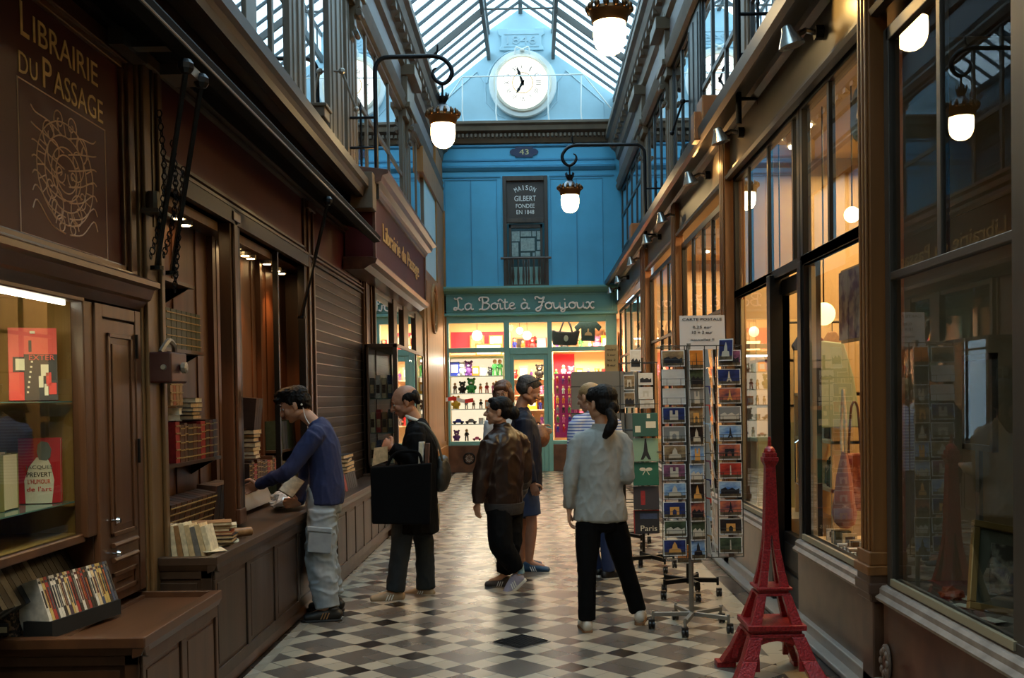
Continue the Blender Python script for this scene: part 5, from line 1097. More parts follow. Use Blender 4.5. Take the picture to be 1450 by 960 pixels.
for i, (x, z, c, nm) in enumerate(((2.30, 1.5, 'blue', 'navy'), (2.42, 1.45, 'wine', 'wine red'), (2.54, 1.5, 'tan', 'tan'))):
    t = thing('hanging_tunic', f'{nm} tunic hanging on a rail inside the gift shop', 'tunic', (x, 8.75, z), 'tunics on the gift shop rail'); mb = MB()
    mb.prism([(x - .09, 8.75, z), (x + .09, 8.75, z), (x + .07, 8.75, z + .42), (x + .11, 8.75, z + .5), (x + .03, 8.75, z + .62), (x - .03, 8.75, z + .62), (x - .11, 8.75, z + .5), (x - .07, 8.75, z + .42)], (0, .04, 0)); mb.build('fabric', BK[c], t, bevel=.012); mb = MB(); mb.tube([(x, 8.77, z + .6), (x, 8.77, z + .72)], .004, 5); mb.build('hanger', IRON, t)
t = thing('clothes_rail', 'thin black clothes rail hung across the gift shop', 'rail', (2.42, 8.77, 2.1)); mb = MB(); mb.tube([(2.1, 8.77, 2.2), (2.8, 8.77, 2.2)], .01, 6); mb.build('bar', IRON, t)
for x in (2.1, 2.8): mb = MB(); mb.tube([(x, 8.77, 2.2), (x, 8.77, 3.74)], .006, 5); mb.build('hanging_rod', IRON, t)
t = thing('flower_picture', 'purple flower picture hanging by the column in the gift shop window', 'picture', (2.08, 6.5, 1.9)); mb = MB(); mb.box(2.06, 2.08, 6.45, 6.95, 1.95, 2.4); mb.build('canvas', mat('flower_print', (176, 166, 160), .7, col2=(84, 70, 110), scale=9, thr=(.42, .6)), t); mb = MB(); mb.box(2.08, 2.10, 6.43, 6.97, 1.93, 2.42); mb.build('frame', CREAM, t)
def goods(n, a, b, z, h, kinds, labf, group):
    a, b = Vector(a), Vector(b)
    for i in range(n):
        p = a + (b - a) * ((i + .5) / n); k, c = kinds[i % len(kinds)]; x, y = p.x, p.y; hh = h * RND.uniform(.75, 1.1)
        t = thing(k.replace(' ', '_'), labf(i, k, c), k.split()[-1], (x, y, z), group); mt = BK.get(c) or TM.get(c)
        mb = MB()
        if k == 'bottle': mb.lathe([(.035, 0), (.038, .02), (.038, hh * .6), (.014, hh * .78), (.014, hh)], (x, y, z), 12); mb.build('glass', mt, t, smooth=True); mb = MB(); mb.lathe([(.016, 0), (.016, .03)], (x, y, z + hh * .97), 10); mb.build('cap', BK['gold'], t)
        elif k == 'gift box': mb.box(x - .05, x + .05, y - .05, y + .05, z, z + hh); mb.build('box', mt, t); mb = MB(); mb.box(x - .052, x + .052, y - .01, y + .01, z, z + hh + .002); mb.build('ribbon', BK['cream'], t)
        elif k == 'jar': mb.lathe([(.04, 0), (.05, .03), (.05, hh * .6), (.035, hh * .8)], (x, y, z), 12); mb.build('jar', mt, t, smooth=True); mb = MB(); mb.lathe([(.04, 0), (.04, .03)], (x, y, z + hh * .8), 12); mb.build('lid', BK['black'], t)
        elif k == 'handbag': mb.prism([(x, y - .09, z), (x, y + .09, z), (x, y + .075, z + hh * .6), (x, y - .075, z + hh * .6)], (.06, 0, 0)); mb.build('body', mt, t, bevel=.01); mb = MB(); mb.tube(arc((x + .03, y, z + hh * .6), hh * .33, 0, PI, 10, (0, 1, 0)), .008, 6); mb.build('handle', mt, t)
        else: mb.box(x - .045, x + .045, y - .012, y + .012, z, z + hh); mb.build('card', mt, t); mb = MB(); mb.box(x - .03, x + .03, y - .014, y - .012, z + hh * .3, z + hh * .8); mb.build('print', BK['umber'], t)
def rack_shelf(x0, x1, y0, y1, zs, lab, m=CREAM):
    s = thing('wall_shelving', lab, 'shelving', ((x0 + x1) / 2, (y0 + y1) / 2, 0)); mb = MB()
    for y in (y0, y1 - .03): mb.box(x0, x1, y, y + .03, 0, max(zs) + .35)
    mb.build('side_panel', m, s)
    for z in zs: mb = MB(); mb.box(x0, x1, y0, y1, z - .025, z); mb.build('shelf', m, s)
rack_shelf(2.14, 2.44, 7.42, 8.5, (.9, 1.25, 1.6), 'cream shelving with bottles and handbags inside the gift shop')
goods(9, (2.22, 7.5, 0), (2.22, 8.4, 0), 1.60, .24, [('bottle', 'black'), ('bottle', 'slate'), ('bottle', 'black'), ('jar', 'blue')], lambda i, k, c: f'{c} {k}, {ORD[i]} from the near end of the top shelf in the gift shop', 'bottles on the gift shop top shelf')
goods(7, (2.22, 7.5, 0), (2.22, 8.4, 0), 1.25, .26, [('handbag', 'black'), ('handbag', 'blue'), ('handbag', 'brown'), ('gift box', 'white')], lambda i, k, c: f'{c} {k}, {ORD[i]} from the near end of the middle shelf in the gift shop', 'goods on the gift shop middle shelf')
goods(7, (2.22, 7.5, 0), (2.22, 8.4, 0), .90, .22, [('gift box', 'black'), ('jar', 'brown'), ('handbag', 'slate'), ('gift box', 'cream')], lambda i, k, c: f'{c} {k}, {ORD[i]} from the near end of the lower shelf in the gift shop', 'goods on the gift shop lower shelf')
goods(6, (1.97, 5.85, 0), (1.97, 6.9, 0), .62, .09, [('gift box', 'green'), ('price card', 'white'), ('gift box', 'black'), ('price card', 'cream')], lambda i, k, c: f'low {c} {k}, {ORD[i]} from the near end of the gift shop window bed', 'small goods on the gift shop window bed')
t = thing('striped_mat', 'black and white striped cloth folded at the foot of the gift shop window', 'cloth', (1.95, 6.2, .62)); mb = MB()
for k in range(14): mb.mi = k % 2; mb.box(1.885, 2.06, 5.95 + k * .035, 5.985 + k * .035, .622, .65 + .01 * math.sin(k))
mb.build('cloth', [BK['black'], WHITEP], t)
rack_shelf(1.96, 3.15, 9.08, 9.38, (.85, 1.2, 1.5, 1.9), 'cream shelving of boxes and jars behind the second gift shop window')
for z, nm in ((.85, 'lowest'), (1.2, 'second'), (1.5, 'third'), (1.9, 'top')):
    goods(13, (2.0, 9.14, 0), (3.1, 9.14, 0), z, .2, [('gift box', 'white'), ('jar', 'cream'), ('price card', 'slate'), ('jar', 'rust'), ('gift box', 'black'), ('handbag', 'wine'), ('bottle', 'green')], lambda i, k, c: f'{c} {k}, {ORD[i]} from the glass, {nm} shelf behind the second gift window', f'goods on the {nm} shelf behind the second gift shop window')
t = thing('leaning_panel', 'pale sage cardboard panels standing in the second gift shop window', 'panel', (1.95, 8.7, .62)); mb = MB(); mb.box(1.93, 2.12, 8.9, 8.92, .62, 1.25); mb.box(2.14, 2.3, 8.8, 8.82, .62, 1.35); mb.build('board', mat('sage_card', (160, 160, 124), .7, var=.05, scale=3), t)
rack_shelf(2.9, 3.2, 9.8, 12.5, (.8, 1.2, 1.6, 2.0), 'cream shelving in the souvenir shop behind the postcard stands')
for z, nm in ((.8, 'lowest'), (1.2, 'second'), (1.6, 'third'), (2.0, 'top')):
    goods(9, (3.0, 9.9, 0), (3.0, 12.4, 0), z, .24, [('jar', 'rust'), ('gift box', 'red'), ('bottle', 'green'), ('jar', 'cream'), ('gift box', 'slate')], lambda i, k, c: f'{c} {k}, {ORD[i]} along the {nm} shelf of the souvenir shop', f'goods on the {nm} souvenir shop shelf')
for i, (x, y) in enumerate(((2.3, 6.3), (2.5, 7.6), (2.2, 8.3), (2.3, 9.0), (2.9, 6.9), (2.6, 10.5), (2.6, 12), (2.6, 14), (2.6, 15.5), (2.4, 18), (2.4, 20))):
    t = thing('ceiling_downlight', f'round white ceiling downlight in the right-hand shops, {ORD[i]} from the near end' if i != 4 else 'round white ceiling downlight deepest inside the near gift shop', 'light', (x, y, 3.70), 'downlights in the right shops'); mb = MB(); mb.lathe([(.055, 0), (.06, .02)], (x, y, 3.73), 14); mb.build('lens', MATS['spot_lens'], t)
# near display window: picture frame, papers, dark boards
t = thing('framed_print', 'gilt framed print leaning inside the near display window', 'picture', (1.97, 4.2, .6)); Mx = Matrix.Rotation(-.32, 3, 'X') @ Matrix.Rotation(0, 3, 'Z')
fc = Vector((2.03, 4.32, .83)); Mx = Matrix.Rotation(.2, 3, 'Y') @ Matrix.Rotation(-.3, 3, 'X')
def P_(u, v, w=0): return fc + Mx @ Vector((u, w, v))
mb = MB()
for u0, u1, v0, v1 in ((-.21, .21, -.19, -.16), (-.21, .21, .16, .19), (-.21, -.18, -.16, .16), (.18, .21, -.16, .16)): mb.obox(P_((u0 + u1) / 2, (v0 + v1) / 2), (u1 - u0, .03, v1 - v0), Mx)
mb.build('frame', mat('gilt_frame', (150, 116, 66), .35, .4), t, bevel=.004)
mb = MB(); mb.obox(P_(0, 0, .004), (.37, .006, .33), Mx); mb.build('mount', mat('mount_grey', (96, 92, 72), .7), t)
mb = MB(); mb.obox(P_(.0, 0, -.002), (.25, .006, .21), Mx); mb.build('print', mat('old_print', (70, 62, 50), .7, col2=(150, 140, 118), scale=16, thr=(.45, .6)), t)
for i, (x, y, r, nm) in enumerate(((1.97, 4.72, .5, 'nearest the window corner'), (1.96, 4.42, .3, 'beside the gilt framed print'), (2.05, 4.9, .2, 'by the crumpled scrap'))):
    t = thing('price_label', f'small white price label lying on the display bed {nm}', 'label', (x, y, .6)); mb = MB(); mb.obox((x, y, .608), (.06, .11, .004), Matrix.Rotation(r, 3, 'Z')); mb.build('card', PALE, t)
crumple((2.0, 4.95, .602), (.05, .07, .03), 'crumpled_paper', BK['rust'], 'crumpled brown paper scrap lying at the corner of the near display window', 'paper', seed=4)
t = thing('folding_screen', 'pale blank board standing inside the near display window', 'board', (2.3, 4.05, .6)); mb = MB(); mb.box(2.28, 2.3, 3.95, 4.3, .95, 1.9); mb.build('board', mat('dim_cream', (120, 108, 88), .7), t)
t = thing('mirror_frame', 'black square frame standing at the back of the near display window', 'frame', (2.35, 4.75, .6)); mb = MB(); 
for u0, u1, z0, z1 in ((4.95, 5.3, 1.75, 1.78), (4.95, 5.3, 1.3, 1.33), (4.95, 4.98, 1.3, 1.78), (5.27, 5.3, 1.3, 1.78)): mb.box(2.2, 2.23, u0, u1, z0, z1)
mb.box(2.2, 2.22, 5.1, 5.14, .6, 1.3); mb.build('frame', METAL, t)

# ---------------------------------------------------------------- lanterns
def lantern(jx, jy, jz, s, pole_x, label):
    """s=+1: arm comes from the left; joint (jx,jy,jz) is where the hook meets the stem"""
    t = thing('wall_lantern', label, 'lantern', (pole_x, jy, 3.9)); V = lambda x, z: (jx + s * x, jy, jz + z)
    mb = MB(); pts = [(pole_x, jy, 3.75), (pole_x, jy, jz + .05), (pole_x, jy, jz + .12)] + [(pole_x + s * .14 * (1 - math.cos(a * PI / 12)), jy, jz + .15 + .14 * math.sin(a * PI / 12)) for a in range(1, 6)] + [(pole_x + s * .16, jy, jz + .29)]
    hook = [V(-.20, .295), V(-.09, .295), V(.02, .26), V(.09, .18), V(.105, .11), V(.07, .035), V(0, 0), V(-.07, .04), V(-.10, .10), V(-.09, .15), V(-.055, .17)]
    mb.tube(pts, .024, 10); mb.tube([pts[-1]] + [hook[0]], .024, 10); mb.tube(spline(hook, 4), [.024] * 20 + [.022] * 12 + [.018, .016, .014, .013, .012, .011, .010, .008, .006][:9], 10)
    mb.tube(spline([V(-.10, .295), V(-.05, .34), (V(-.045, .42))], 4), [.016] * 4 + [.012] * 4 + [.003], 6)
    bx = pole_x - s * .16
    for z in (3.95, 4.30, 4.62): mb.tube([(bx - s * .12, jy, z), (pole_x, jy, z)], .015, 8)
    mb.tube([(bx, jy, 3.9), (bx, jy, 4.75)], .012, 8); mb.tube([(bx, jy, 4.7), (bx, jy, 4.78)], [.02, .004], 8)
    mb.build('bracket_arm', IRON, t, smooth=True)
    c = Vector((jx, jy, jz)); mb = MB(); mb.tube([c, c + Vector((0, 0, -.16))], .012, 8)
    mb.lathe([(.012, -.15), (.05, -.14), (.055, -.17), (.035, -.21), (.05, -.225)], c, 14)
    for k in range(8):
        a = k * PI / 4; d = Vector((math.cos(a), math.sin(a), 0)); mb.tube([c + d * .045 + Vector((0, 0, -.17)), c + d * .062 + Vector((0, 0, -.12)), c + d * .058 + Vector((0, 0, -.10))], [.012, .009, .003], 6)
    mb.build('top_crown', IRON, t, smooth=True)
    mb = MB(); mb.lathe([(.04, -.22), (.07, -.25), (.10, -.29), (.13, -.33)], c, 20); mb.build('dome', mat('lantern_dome', (120, 122, 128), .3, .6), t, smooth=True)
    mb = MB(); mb.lathe([(.13, -.32), (.165, -.335), (.17, -.36), (.15, -.385), (.145, -.42), (.13, -.44), (.12, -.42)], c, 24)
    for k in range(14):
        a = k * 2 * PI / 14; d = Vector((math.cos(a), math.sin(a), 0)); mb.ball(c + d * .172 + Vector((0, 0, -.325)), (.024, .024, .032), 8); mb.ball(c + d * .155 + Vector((0, 0, -.295)), (.012, .012, .02), 6)
    mb.build('pierced_gallery', mat('lantern_bronze', (96, 66, 36), .4, .7), t, smooth=True)
    mb = MB(); mb.lathe([(.001, -.43), (.125, -.43), (.130, -.48), (.13, -.55), (.118, -.61), (.09, -.655), (.05, -.68), (.001, -.69)], c, 24); mb.build('glass_globe', mat('lantern_glow', (255, 236, 190), .4, emit=(255, 216, 150), strength=21.), t, smooth=True)
lantern(-.94, 11.1, 4.97, 1, -1.66, 'black iron hook lantern on the left facade, glowing in front of the glass gable')
lantern(.56, 15.1, 4.97, -1, 1.66, 'black iron hook lantern on the right side before the light blue wall')
lantern(.64, 8.25, 5.0, -1, 1.66, 'glowing bronze lantern at the top edge, nearest on the right side')
lantern(-.94, 2.4, 4.97, 1, -1.66, 'bronze lantern above the top edge over the first signboard on the left facade')
t = thing('bulkhead_lamp', 'small white glowing bulb lamp at the end of the left cornice', 'lamp', (-1.74, 11.2, 3.95)); mb = MB(); mb.ball((-1.74, 11.2, 4.03), (.04, .04, .075), 12); mb.build('bulb', mat('bulb_warm', (255, 240, 220), .4, emit=(255, 190, 110), strength=45), t, smooth=True); mb = MB(); mb.lathe([(.045, 0), (.045, .03)], (-1.74, 11.2, 3.95), 12); mb.build('base', IRON, t)

# ---------------------------------------------------------------- postcard stands
SKY = {'night blue': ((20, 26, 66), (46, 60, 120)), 'sunset orange': ((60, 40, 70), (214, 120, 80)), 'bright blue': ((60, 110, 180), (170, 200, 220)), 'red': ((120, 24, 24), (200, 70, 50)), 'violet': ((50, 30, 60), (150, 90, 120)), 'grey': ((90, 88, 84), (170, 166, 156)), 'sepia': ((90, 70, 50), (170, 144, 104)), 'dark green': ((30, 40, 30), (80, 96, 70)), 'plain white': ((206, 200, 190), (222, 216, 206)), 'orange': ((190, 110, 40), (214, 140, 60)), 'black': ((16, 14, 16), (50, 40, 40))}
PM = {k: mat('print_' + k.replace(' ', '_'), a, .3, col2=b, scale=11, stretch=(1, 1, 2.2), thr=(.35, .65)) for k, (a, b) in SKY.items()}
LM = {'pale gold': mat('lm_gold', (216, 160, 84), .4), 'dark': mat('lm_dark', (20, 20, 28), .4), 'pale': mat('lm_pale', (196, 188, 170), .4), 'red': BK['red']}
GRD = mat('print_ground', (44, 40, 34), .35, col2=(110, 96, 70), scale=40)
def landmark(mb, P, kind, w, h, m):
    """small silhouette printed on a card: P(u,v) maps card units to space"""
    def poly(pts): mb.prism([P(u * w, v * h) for u, v in pts], P(0, 0, 1) - P(0, 0, 0), m)
    if kind == 'tower': poly([(-.12, -.3), (-.05, -.05), (-.015, .35), (.015, .35), (.05, -.05), (.12, -.3), (.06, -.3), (0, -.18), (-.06, -.3)])
    elif kind == 'arch': poly([(-.2, -.3), (-.2, .18), (.2, .18), (.2, -.3), (.09, -.3), (.09, -.05), (0, .05), (-.09, -.05), (-.09, -.3)])
    elif kind == 'cathedral': poly([(-.18, -.3), (-.18, .3), (-.06, .3), (-.06, .05), (.06, .05), (.06, .3), (.18, .3), (.18, -.3)])
    elif kind == 'dome': poly([(-.28, -.3), (-.24, -.08), (-.12, -.05), (-.09, .16), (0, .36), (.09, .16), (.12, -.05), (.24, -.08), (.28, -.3)])
    elif kind == 'column': poly([(-.03, -.3), (-.02, .32), (.02, .32), (.03, -.3)])
    elif kind == 'roofs': poly([(-.4, -.3), (-.4, .0), (-.2, .12), (-.1, -.02), (.1, .1), (.25, -.05), (.4, .06), (.4, -.3)])
def card(c, w, h, rz, sky, lmk, lcol, label, group, tilt=-.12):
    t = thing('postcard', label, 'postcard', (c[0], c[1], c[2] - h / 2), group); M = Matrix.Rotation(rz, 3, 'Z') @ Matrix.Rotation(tilt, 3, 'X'); c = Vector(c)
    def P(u, v, d=0): return c + M @ Vector((u, -.0012 - d * .0008, v))
    mb = MB(); mb.obox(c, (w, .0016, h), M, 0); mb.obox(P(0, 0), (w * .93, .0012, h * .90), M, 1)
    if sky != 'plain white': mb.obox(P(0, -h * .36, 1), (w * .93, .0012, h * .18), M, 2)
    if lmk: landmark(mb, lambda u, v, d=0: P(u, v, 1.5 + d), lmk, w, h, 3)
    mb.build('card', [WHITEP, PM[sky], GRD, LM[lcol]], t)
WIRE = mat('rack_wire', (70, 68, 64), .35, .8)
def wire_pocket(mb, c, w, h, rz, d=.012):
    M = Matrix.Rotation(rz, 3, 'Z'); c = Vector(c); Q = lambda u, y, v: c + M @ Vector((u, y, v))
    mb.tube([Q(-w / 2, 0, -h * .1), Q(-w / 2, -d, -h * .1), Q(w / 2, -d, -h * .1), Q(w / 2, 0, -h * .1)], .0016, 4); mb.tube([Q(-w / 2, 0, -h * .52), Q(-w / 2, -d, -h * .52), Q(w / 2, -d, -h * .52), Q(w / 2, 0, -h * .52)], .0016, 4)
    for u in (-w * .3, w * .3): mb.tube([Q(u, -d, -h * .1), Q(u, -d, -h * .52)], .0014, 4)
def caster_base(t, cx, cy, n, R_, m, z=.1, a0=.3, thick=.03):
    for k in range(n):
        a = a0 + 2 * PI * k / n; d = Vector((math.cos(a), math.sin(a), 0)); c = Vector((cx, cy, 0))
        mb = MB(); mb.bar(c + Vector((0, 0, z)), c + d * R_ + Vector((0, 0, z)), thick, thick); mb.tube([c + d * R_ + Vector((0, 0, z - .04)), c + d * R_ + Vector((0, 0, z + .025))], .011, 8); lg = mb.build('leg', m, t, bevel=.003)
        mb = MB(); q = c + d * (R_ + .01); mb.lathe([(.012, -.022), (.028, -.02), (.028, -.006), (.02, 0), (.028, .006), (.028, .02), (.012, .022)], q + Vector((0, 0, .028)), 14, axis='x'); mb.box(q.x - .02, q.x + .02, q.y - .018, q.y + .018, .048, .066); mb.build('caster', mat('caster_rubber', (28, 26, 26), .4), lg)
st = thing('postcard_stand', 'tall revolving wire postcard stand on a grey metal wheeled foot, nearest the viewer', 'stand', (1.06, 7.06, 0))
mb = MB(); mb.tube([(1.06, 7.06, .09), (1.06, 7.06, 1.95)], .017, 10); mb.build('pole', METAL, st); caster_base(st, 1.06, 7.02, 5, .27, METAL, .1, -1.9, .028)
cols_ = [('left', .935, 6.92, .155, .108, 0.02), ('middle', 1.085, 6.90, .098, .135, .12), ('right', 1.325, 7.0, .155, .108, -.04)]
mb = MB()
for x in (.855, 1.015, 1.03, 1.15, 1.24, 1.41): mb.tube([(x, 7.0 - .05 * (x < 1.2), .49), (x, 7.0 - .05 * (x < 1.2), 1.93)], .0035, 5)
for z in (.49, 1.2, 1.93): mb.tube([(.855, 6.95, z), (1.41, 7.0, z), (1.41, 7.24, z), (.855, 7.24, z)], .0035, 5, closed=True)
SEQ = {'left': [('sepia', 'roofs', 'dark'), ('plain white', None, 'dark'), ('plain white', None, 'dark'), ('night blue', 'cathedral', 'pale'), ('grey', 'arch', 'pale'), ('sepia', 'dome', 'pale'), ('violet', 'cathedral', 'pale'), ('bright blue', 'dome', 'pale'), ('night blue', 'arch', 'pale gold'), ('dark green', 'roofs', 'pale'), ('night blue', 'dome', 'pale gold')],
       'middle': [('orange', 'column', 'dark'), ('dark green', 'roofs', 'dark'), ('grey', 'cathedral', 'pale'), ('sepia', 'arch', 'pale gold'), ('black', 'dome', 'pale'), ('bright blue', 'cathedral', 'pale gold'), ('bright blue', 'roofs', 'pale'), ('black', 'dome', 'pale gold'), ('sunset orange', 'roofs', 'dark'), ('dark green', 'roofs', 'pale'), ('bright blue', 'dome', 'dark')],
       'right': [('violet', 'roofs', 'dark'), ('night blue', 'tower', 'pale'), ('sunset orange', 'tower', 'pale gold'), ('grey', 'roofs', 'pale'), ('bright blue', 'tower', 'dark'), ('sunset orange', 'arch', 'dark'), ('red', 'column', 'pale'), ('bright blue', 'roofs', 'dark'), ('sunset orange', 'tower', 'dark'), ('black', 'arch', 'pale gold'), ('dark green', 'column', 'pale')]}
LN_ = {'tower': 'a tower', 'arch': 'an arch', 'cathedral': 'a twin-towered church', 'dome': 'a dome', 'column': 'a thin column', 'roofs': 'rooftops', None: 'no picture'}
for nm, x, y, w, h, rz in cols_:
    for r_ in range(11):
        z = 1.845 - r_ * .1275 + (.0 if nm != 'middle' else -.01); sk, lm, lc = SEQ[nm][r_]
        card((x + RND.uniform(-.004, .004), y, z), w, h, rz, sk, lm, lc, f'{sk} postcard with {LN_[lm]}, {ORD[r_]} from the top of the {nm} column', 'postcards on the nearest stand'); wire_pocket(mb, (x, y - .004, z), w, h, rz)
for r_ in range(11):   # side pockets seen edge-on
    z = 1.845 - r_ * .1275
    for k in range(2):
        x = 1.175 + k * .045; card((x, 7.04, z), .11, .11 if k else .12, PI / 2 + .2 - .3 * k, 'plain white' if r_ % 3 else 'grey', None, 'dark', f'white-backed postcards seen edge-on, {ORD[r_]} from the top, {"right" if k else "left"} of the inner pair', 'edge-on postcards on the nearest stand')
mb.build('wire_frame', WIRE, st)
card((1.30, 6.98, 1.87 + .03), .1, .15, -.5, 'night blue', 'dome', 'pale', 'dark blue card leaning at the top between the middle and right columns', None)
ps = thing('price_sign', 'white price sheet on top of the nearest postcard stand', 'sign', (1.155, 7.1, 1.91)); mb = MB(); mb.obox((1.155, 7.06, 2.025), (.31, .003, .235), Matrix.Rotation(-.1, 3, 'X')); mb.build('sheet', mat('sheet_white', (214, 206, 200), .4), ps)
mb = MB(); rr = (1, 0, 0); uu = (0, .1, .995)
for s, z, w_, h_ in (('CARTE POSTALE', 2.115, .27, .018), ('0,25 eur', 2.06, .13, .02), ('10 = 2 eur', 2.025, .14, .02), ('nouvelles !!', 1.975, .16, .016)): text_mb(mb, s, (1.155, 7.056 + (z - 2.025) * .1, z), rr, uu, w_, h_, .001)
mb.build('lettering', INK, ps)

s2_ = thing('stationery_stand', 'wire stand of cream cards above green notebooks, behind the nearest postcard stand', 'stand', (1.0, 9.55, 0)); caster_base(s2_, 1.06, 9.4, 4, .22, BLACKP, .12, .4, .035)
mb = MB(); mb.tube([(1.0, 9.6, .12), (1.0, 9.6, 1.95)], .014, 8)
for x in (.79, .95, 1.13): mb.tube([(x, 9.5, .38), (x, 9.5, 1.9)], .004, 5)
for z in (.38, .62, .84, 1.06, 1.28, 1.52, 1.9): mb.tube([(.79, 9.42, z), (1.13, 9.42, z), (1.13, 9.68, z), (.79, 9.68, z)], .004, 5, closed=True)
mb.build('wire_frame', WIRE, s2_)
for k, (x, z, w_, h_) in enumerate(((.87, 1.72, .1, .14), (1.02, 1.75, .13, .11), (1.02, 1.62, .13, .11), (.87, 1.56, .1, .14), (1.03, 1.52, .13, .08), (.93, 1.92, .1, .2))):
    card((x, 9.44, z), w_, h_, 0, 'sepia' if k % 3 == 0 else 'plain white', 'roofs' if k % 2 else 'arch', 'dark' if k % 2 else 'pale', f'cream illustrated card, {["upper left", "upper right", "middle right", "lower left", "lower right", "topmost"][k]} on the stationery stand', 'cream cards on the stationery stand')
for k, (z, cc_, nm) in enumerate(((1.33, (44, 84, 70), 'dark green'), (1.10, (128, 158, 132), 'pale green'), (.88, (26, 92, 70), 'emerald green with a white bow'), (.66, (52, 48, 52), 'dark grey with a red print'), (.44, (30, 30, 34), 'black with a red edge'))):
    t = thing('notebook', f'{nm} notebook, {ORD[k]} from the top of the stationery stand', 'notebook', (1.01, 9.4, z - .1), 'notebooks on the stationery stand'); M = Matrix.Rotation(-.15, 3, 'X'); c = Vector((1.01, 9.42, z))
    mb = MB(); mb.obox(c, (.235, .012, .215), M); mb.build('cover', mat('nb_%d' % k, cc_, .45, var=.06), t, bevel=.004)
    mb = MB(); P = lambda u, v, d=0: c + M @ Vector((u, -.0065 - d * .001, v))
    if k == 0: mb.obox(P(.05, .0), (.09, .002, .06), M, 1); mb.obox(P(-.07, -.04), (.05, .002, .06), M, 1); mb.obox(P(.03, .08), (.03, .002, .04), M, 1)
    elif k == 1: landmark(mb, P, 'tower', .4, .3, 0)
    elif k == 2:
        for s in (-1, 1): mb.ball(P(s * .03, .04), (.03, .003, .018), 8, 1); mb.tube([P(0, .04), P(s * .03, -.01)], .004, 4, 1)
    elif k == 3: mb.obox(P(-.03, .0), (.04, .002, .13), M, 2)
    else: text_mb(mb, 'Paris', P(.02, -.06), (1, 0, 0), M @ Vector((0, 0, 1)), .15, .05, .001, 1); mb.obox(P(-.112, 0), (.01, .003, .215), M, 2); mb.obox(P(0, .104), (.235, .003, .01), M, 2); mb.obox(P(.02, .05), (.16, .002, .05), M, 3)
    mb.build('cover_print', [INK, PALE, BK['red'], BK['blue']], t)
b3 = thing('board_stand', 'wheeled stand holding large grey display boards beyond the women', 'stand', (.66, 11.0, 0)); caster_base(b3, .95, 11.0, 4, .3, BLACKP, .12, .5, .035); GB = mat('grey_board', (126, 120, 108), .6, var=.05)
mb = MB(); mb.obox((.67, 10.9, 1.66), (.56, .01, .40), Matrix.Rotation(-.06, 3, 'X')); mb.build('upper_board', GB, b3); mb = MB(); mb.obox((.67, 10.9, 1.16), (.56, .01, .52), Matrix.Rotation(-.06, 3, 'X')); mb.build('lower_board', GB, b3)
mb = MB()
for x in (1.0, 1.04, 1.09): mb.obox((x, 10.95, 1.66), (.012, .3, .38), Matrix.Rotation(.3, 3, 'Z')); mb.obox((x, 10.95, 1.2), (.012, .3, .42), Matrix.Rotation(.3, 3, 'Z'))
mb.build('side_board', mat('board_edge', (170, 164, 150), .6), b3)
mb = MB(); mb.tube([(.95, 11.02, .12), (.95, 11.02, 1.86)], .016, 8)
for z in (.9, 1.42, 1.70): mb.tube([(.38, 10.84, z), (.55, 10.84, z), (.55, 10.84, z - .2)], .005, 5); mb.tube([(.95, 10.84, z), (.82, 10.84, z), (.82, 10.84, z - .2)], .005, 5)
mb.build('wire_frame', WIRE, b3)
t = thing('notice_card', 'tall tan handwritten notice card standing above the grey display boards', 'notice', (.83, 10.9, 1.86)); mb = MB(); mb.box(.75, .89, 10.92, 10.925, 1.86, 2.14); mb.build('card', mat('tan_card', (170, 146, 100), .6), t)
mb = MB()
for k, s in enumerate(('mini', '5 eur', 'les 2', '8 eur')): text_mb(mb, s, (.82, 10.918, 2.09 - k * .055), (1, 0, 0), (0, 0, 1), .09, .025, .001)
mb.build('lettering', INK, t)
s4 = thing('postcard_stand', 'second postcard stand with a black wheeled base, half hidden behind the nearest one', 'stand', (1.22, 8.2, 0)); caster_base(s4, 1.2, 8.15, 5, .23, BLACKP, .13, -1.4, .035)
mb = MB(); mb.tube([(1.2, 8.15, .1), (1.2, 8.15, 1.7)], .016, 8)
for x in (1.02, 1.2, 1.38): mb.tube([(x, 8.1, .3), (x, 8.1, 1.72)], .004, 5)
for z in (.3, .6, .9, 1.2, 1.5, 1.72): mb.tube([(1.02, 8.05, z), (1.38, 8.05, z), (1.38, 8.35, z), (1.02, 8.35, z)], .004, 5, closed=True)
mb.build('wire_frame', WIRE, s4)
card((1.19, 8.0, .36), .2, .15, 0, 'orange', 'column', 'dark', 'orange box-shaped card at the foot of the half-hidden postcard stand', None, 0)
for r_ in range(9): card((1.30, 8.02, 1.62 - r_ * .14), .15, .11, 0, ['night blue', 'red', 'bright blue', 'sepia', 'violet'][r_ % 5], 'arch', 'pale', f'card with an arch on the half-hidden stand, {ORD[r_]} from its top', 'cards on the half-hidden stand')

# ---------------------------------------------------------------- red glitter model tower
GLIT = mat('red_glitter', (120, 18, 22), .35, col2=(176, 34, 36), scale=90, bump=.6, metal=.25, coat=.3)
tw = thing('model_tower', 'red glitter model of an iron lattice tower standing on the floor by the shop wall', 'model tower', (1.325, 5.82, 0)); cx, cy = 1.325, 5.82
def frust(mb, p, q, a, b, c_=None, d_=None):
    c_ = c_ or a; d_ = d_ or b; p, q = Vector(p), Vector(q)
    mb.add([p + Vector((-a, -c_, 0)), p + Vector((a, -c_, 0)), p + Vector((a, c_, 0)), p + Vector((-a, c_, 0)), q + Vector((-b, -d_, 0)), q + Vector((b, -d_, 0)), q + Vector((b, d_, 0)), q + Vector((-b, d_, 0))], [(0, 3, 2, 1), (4, 5, 6, 7), (0, 1, 5, 4), (1, 2, 6, 5), (2, 3, 7, 6), (3, 0, 4, 7)])
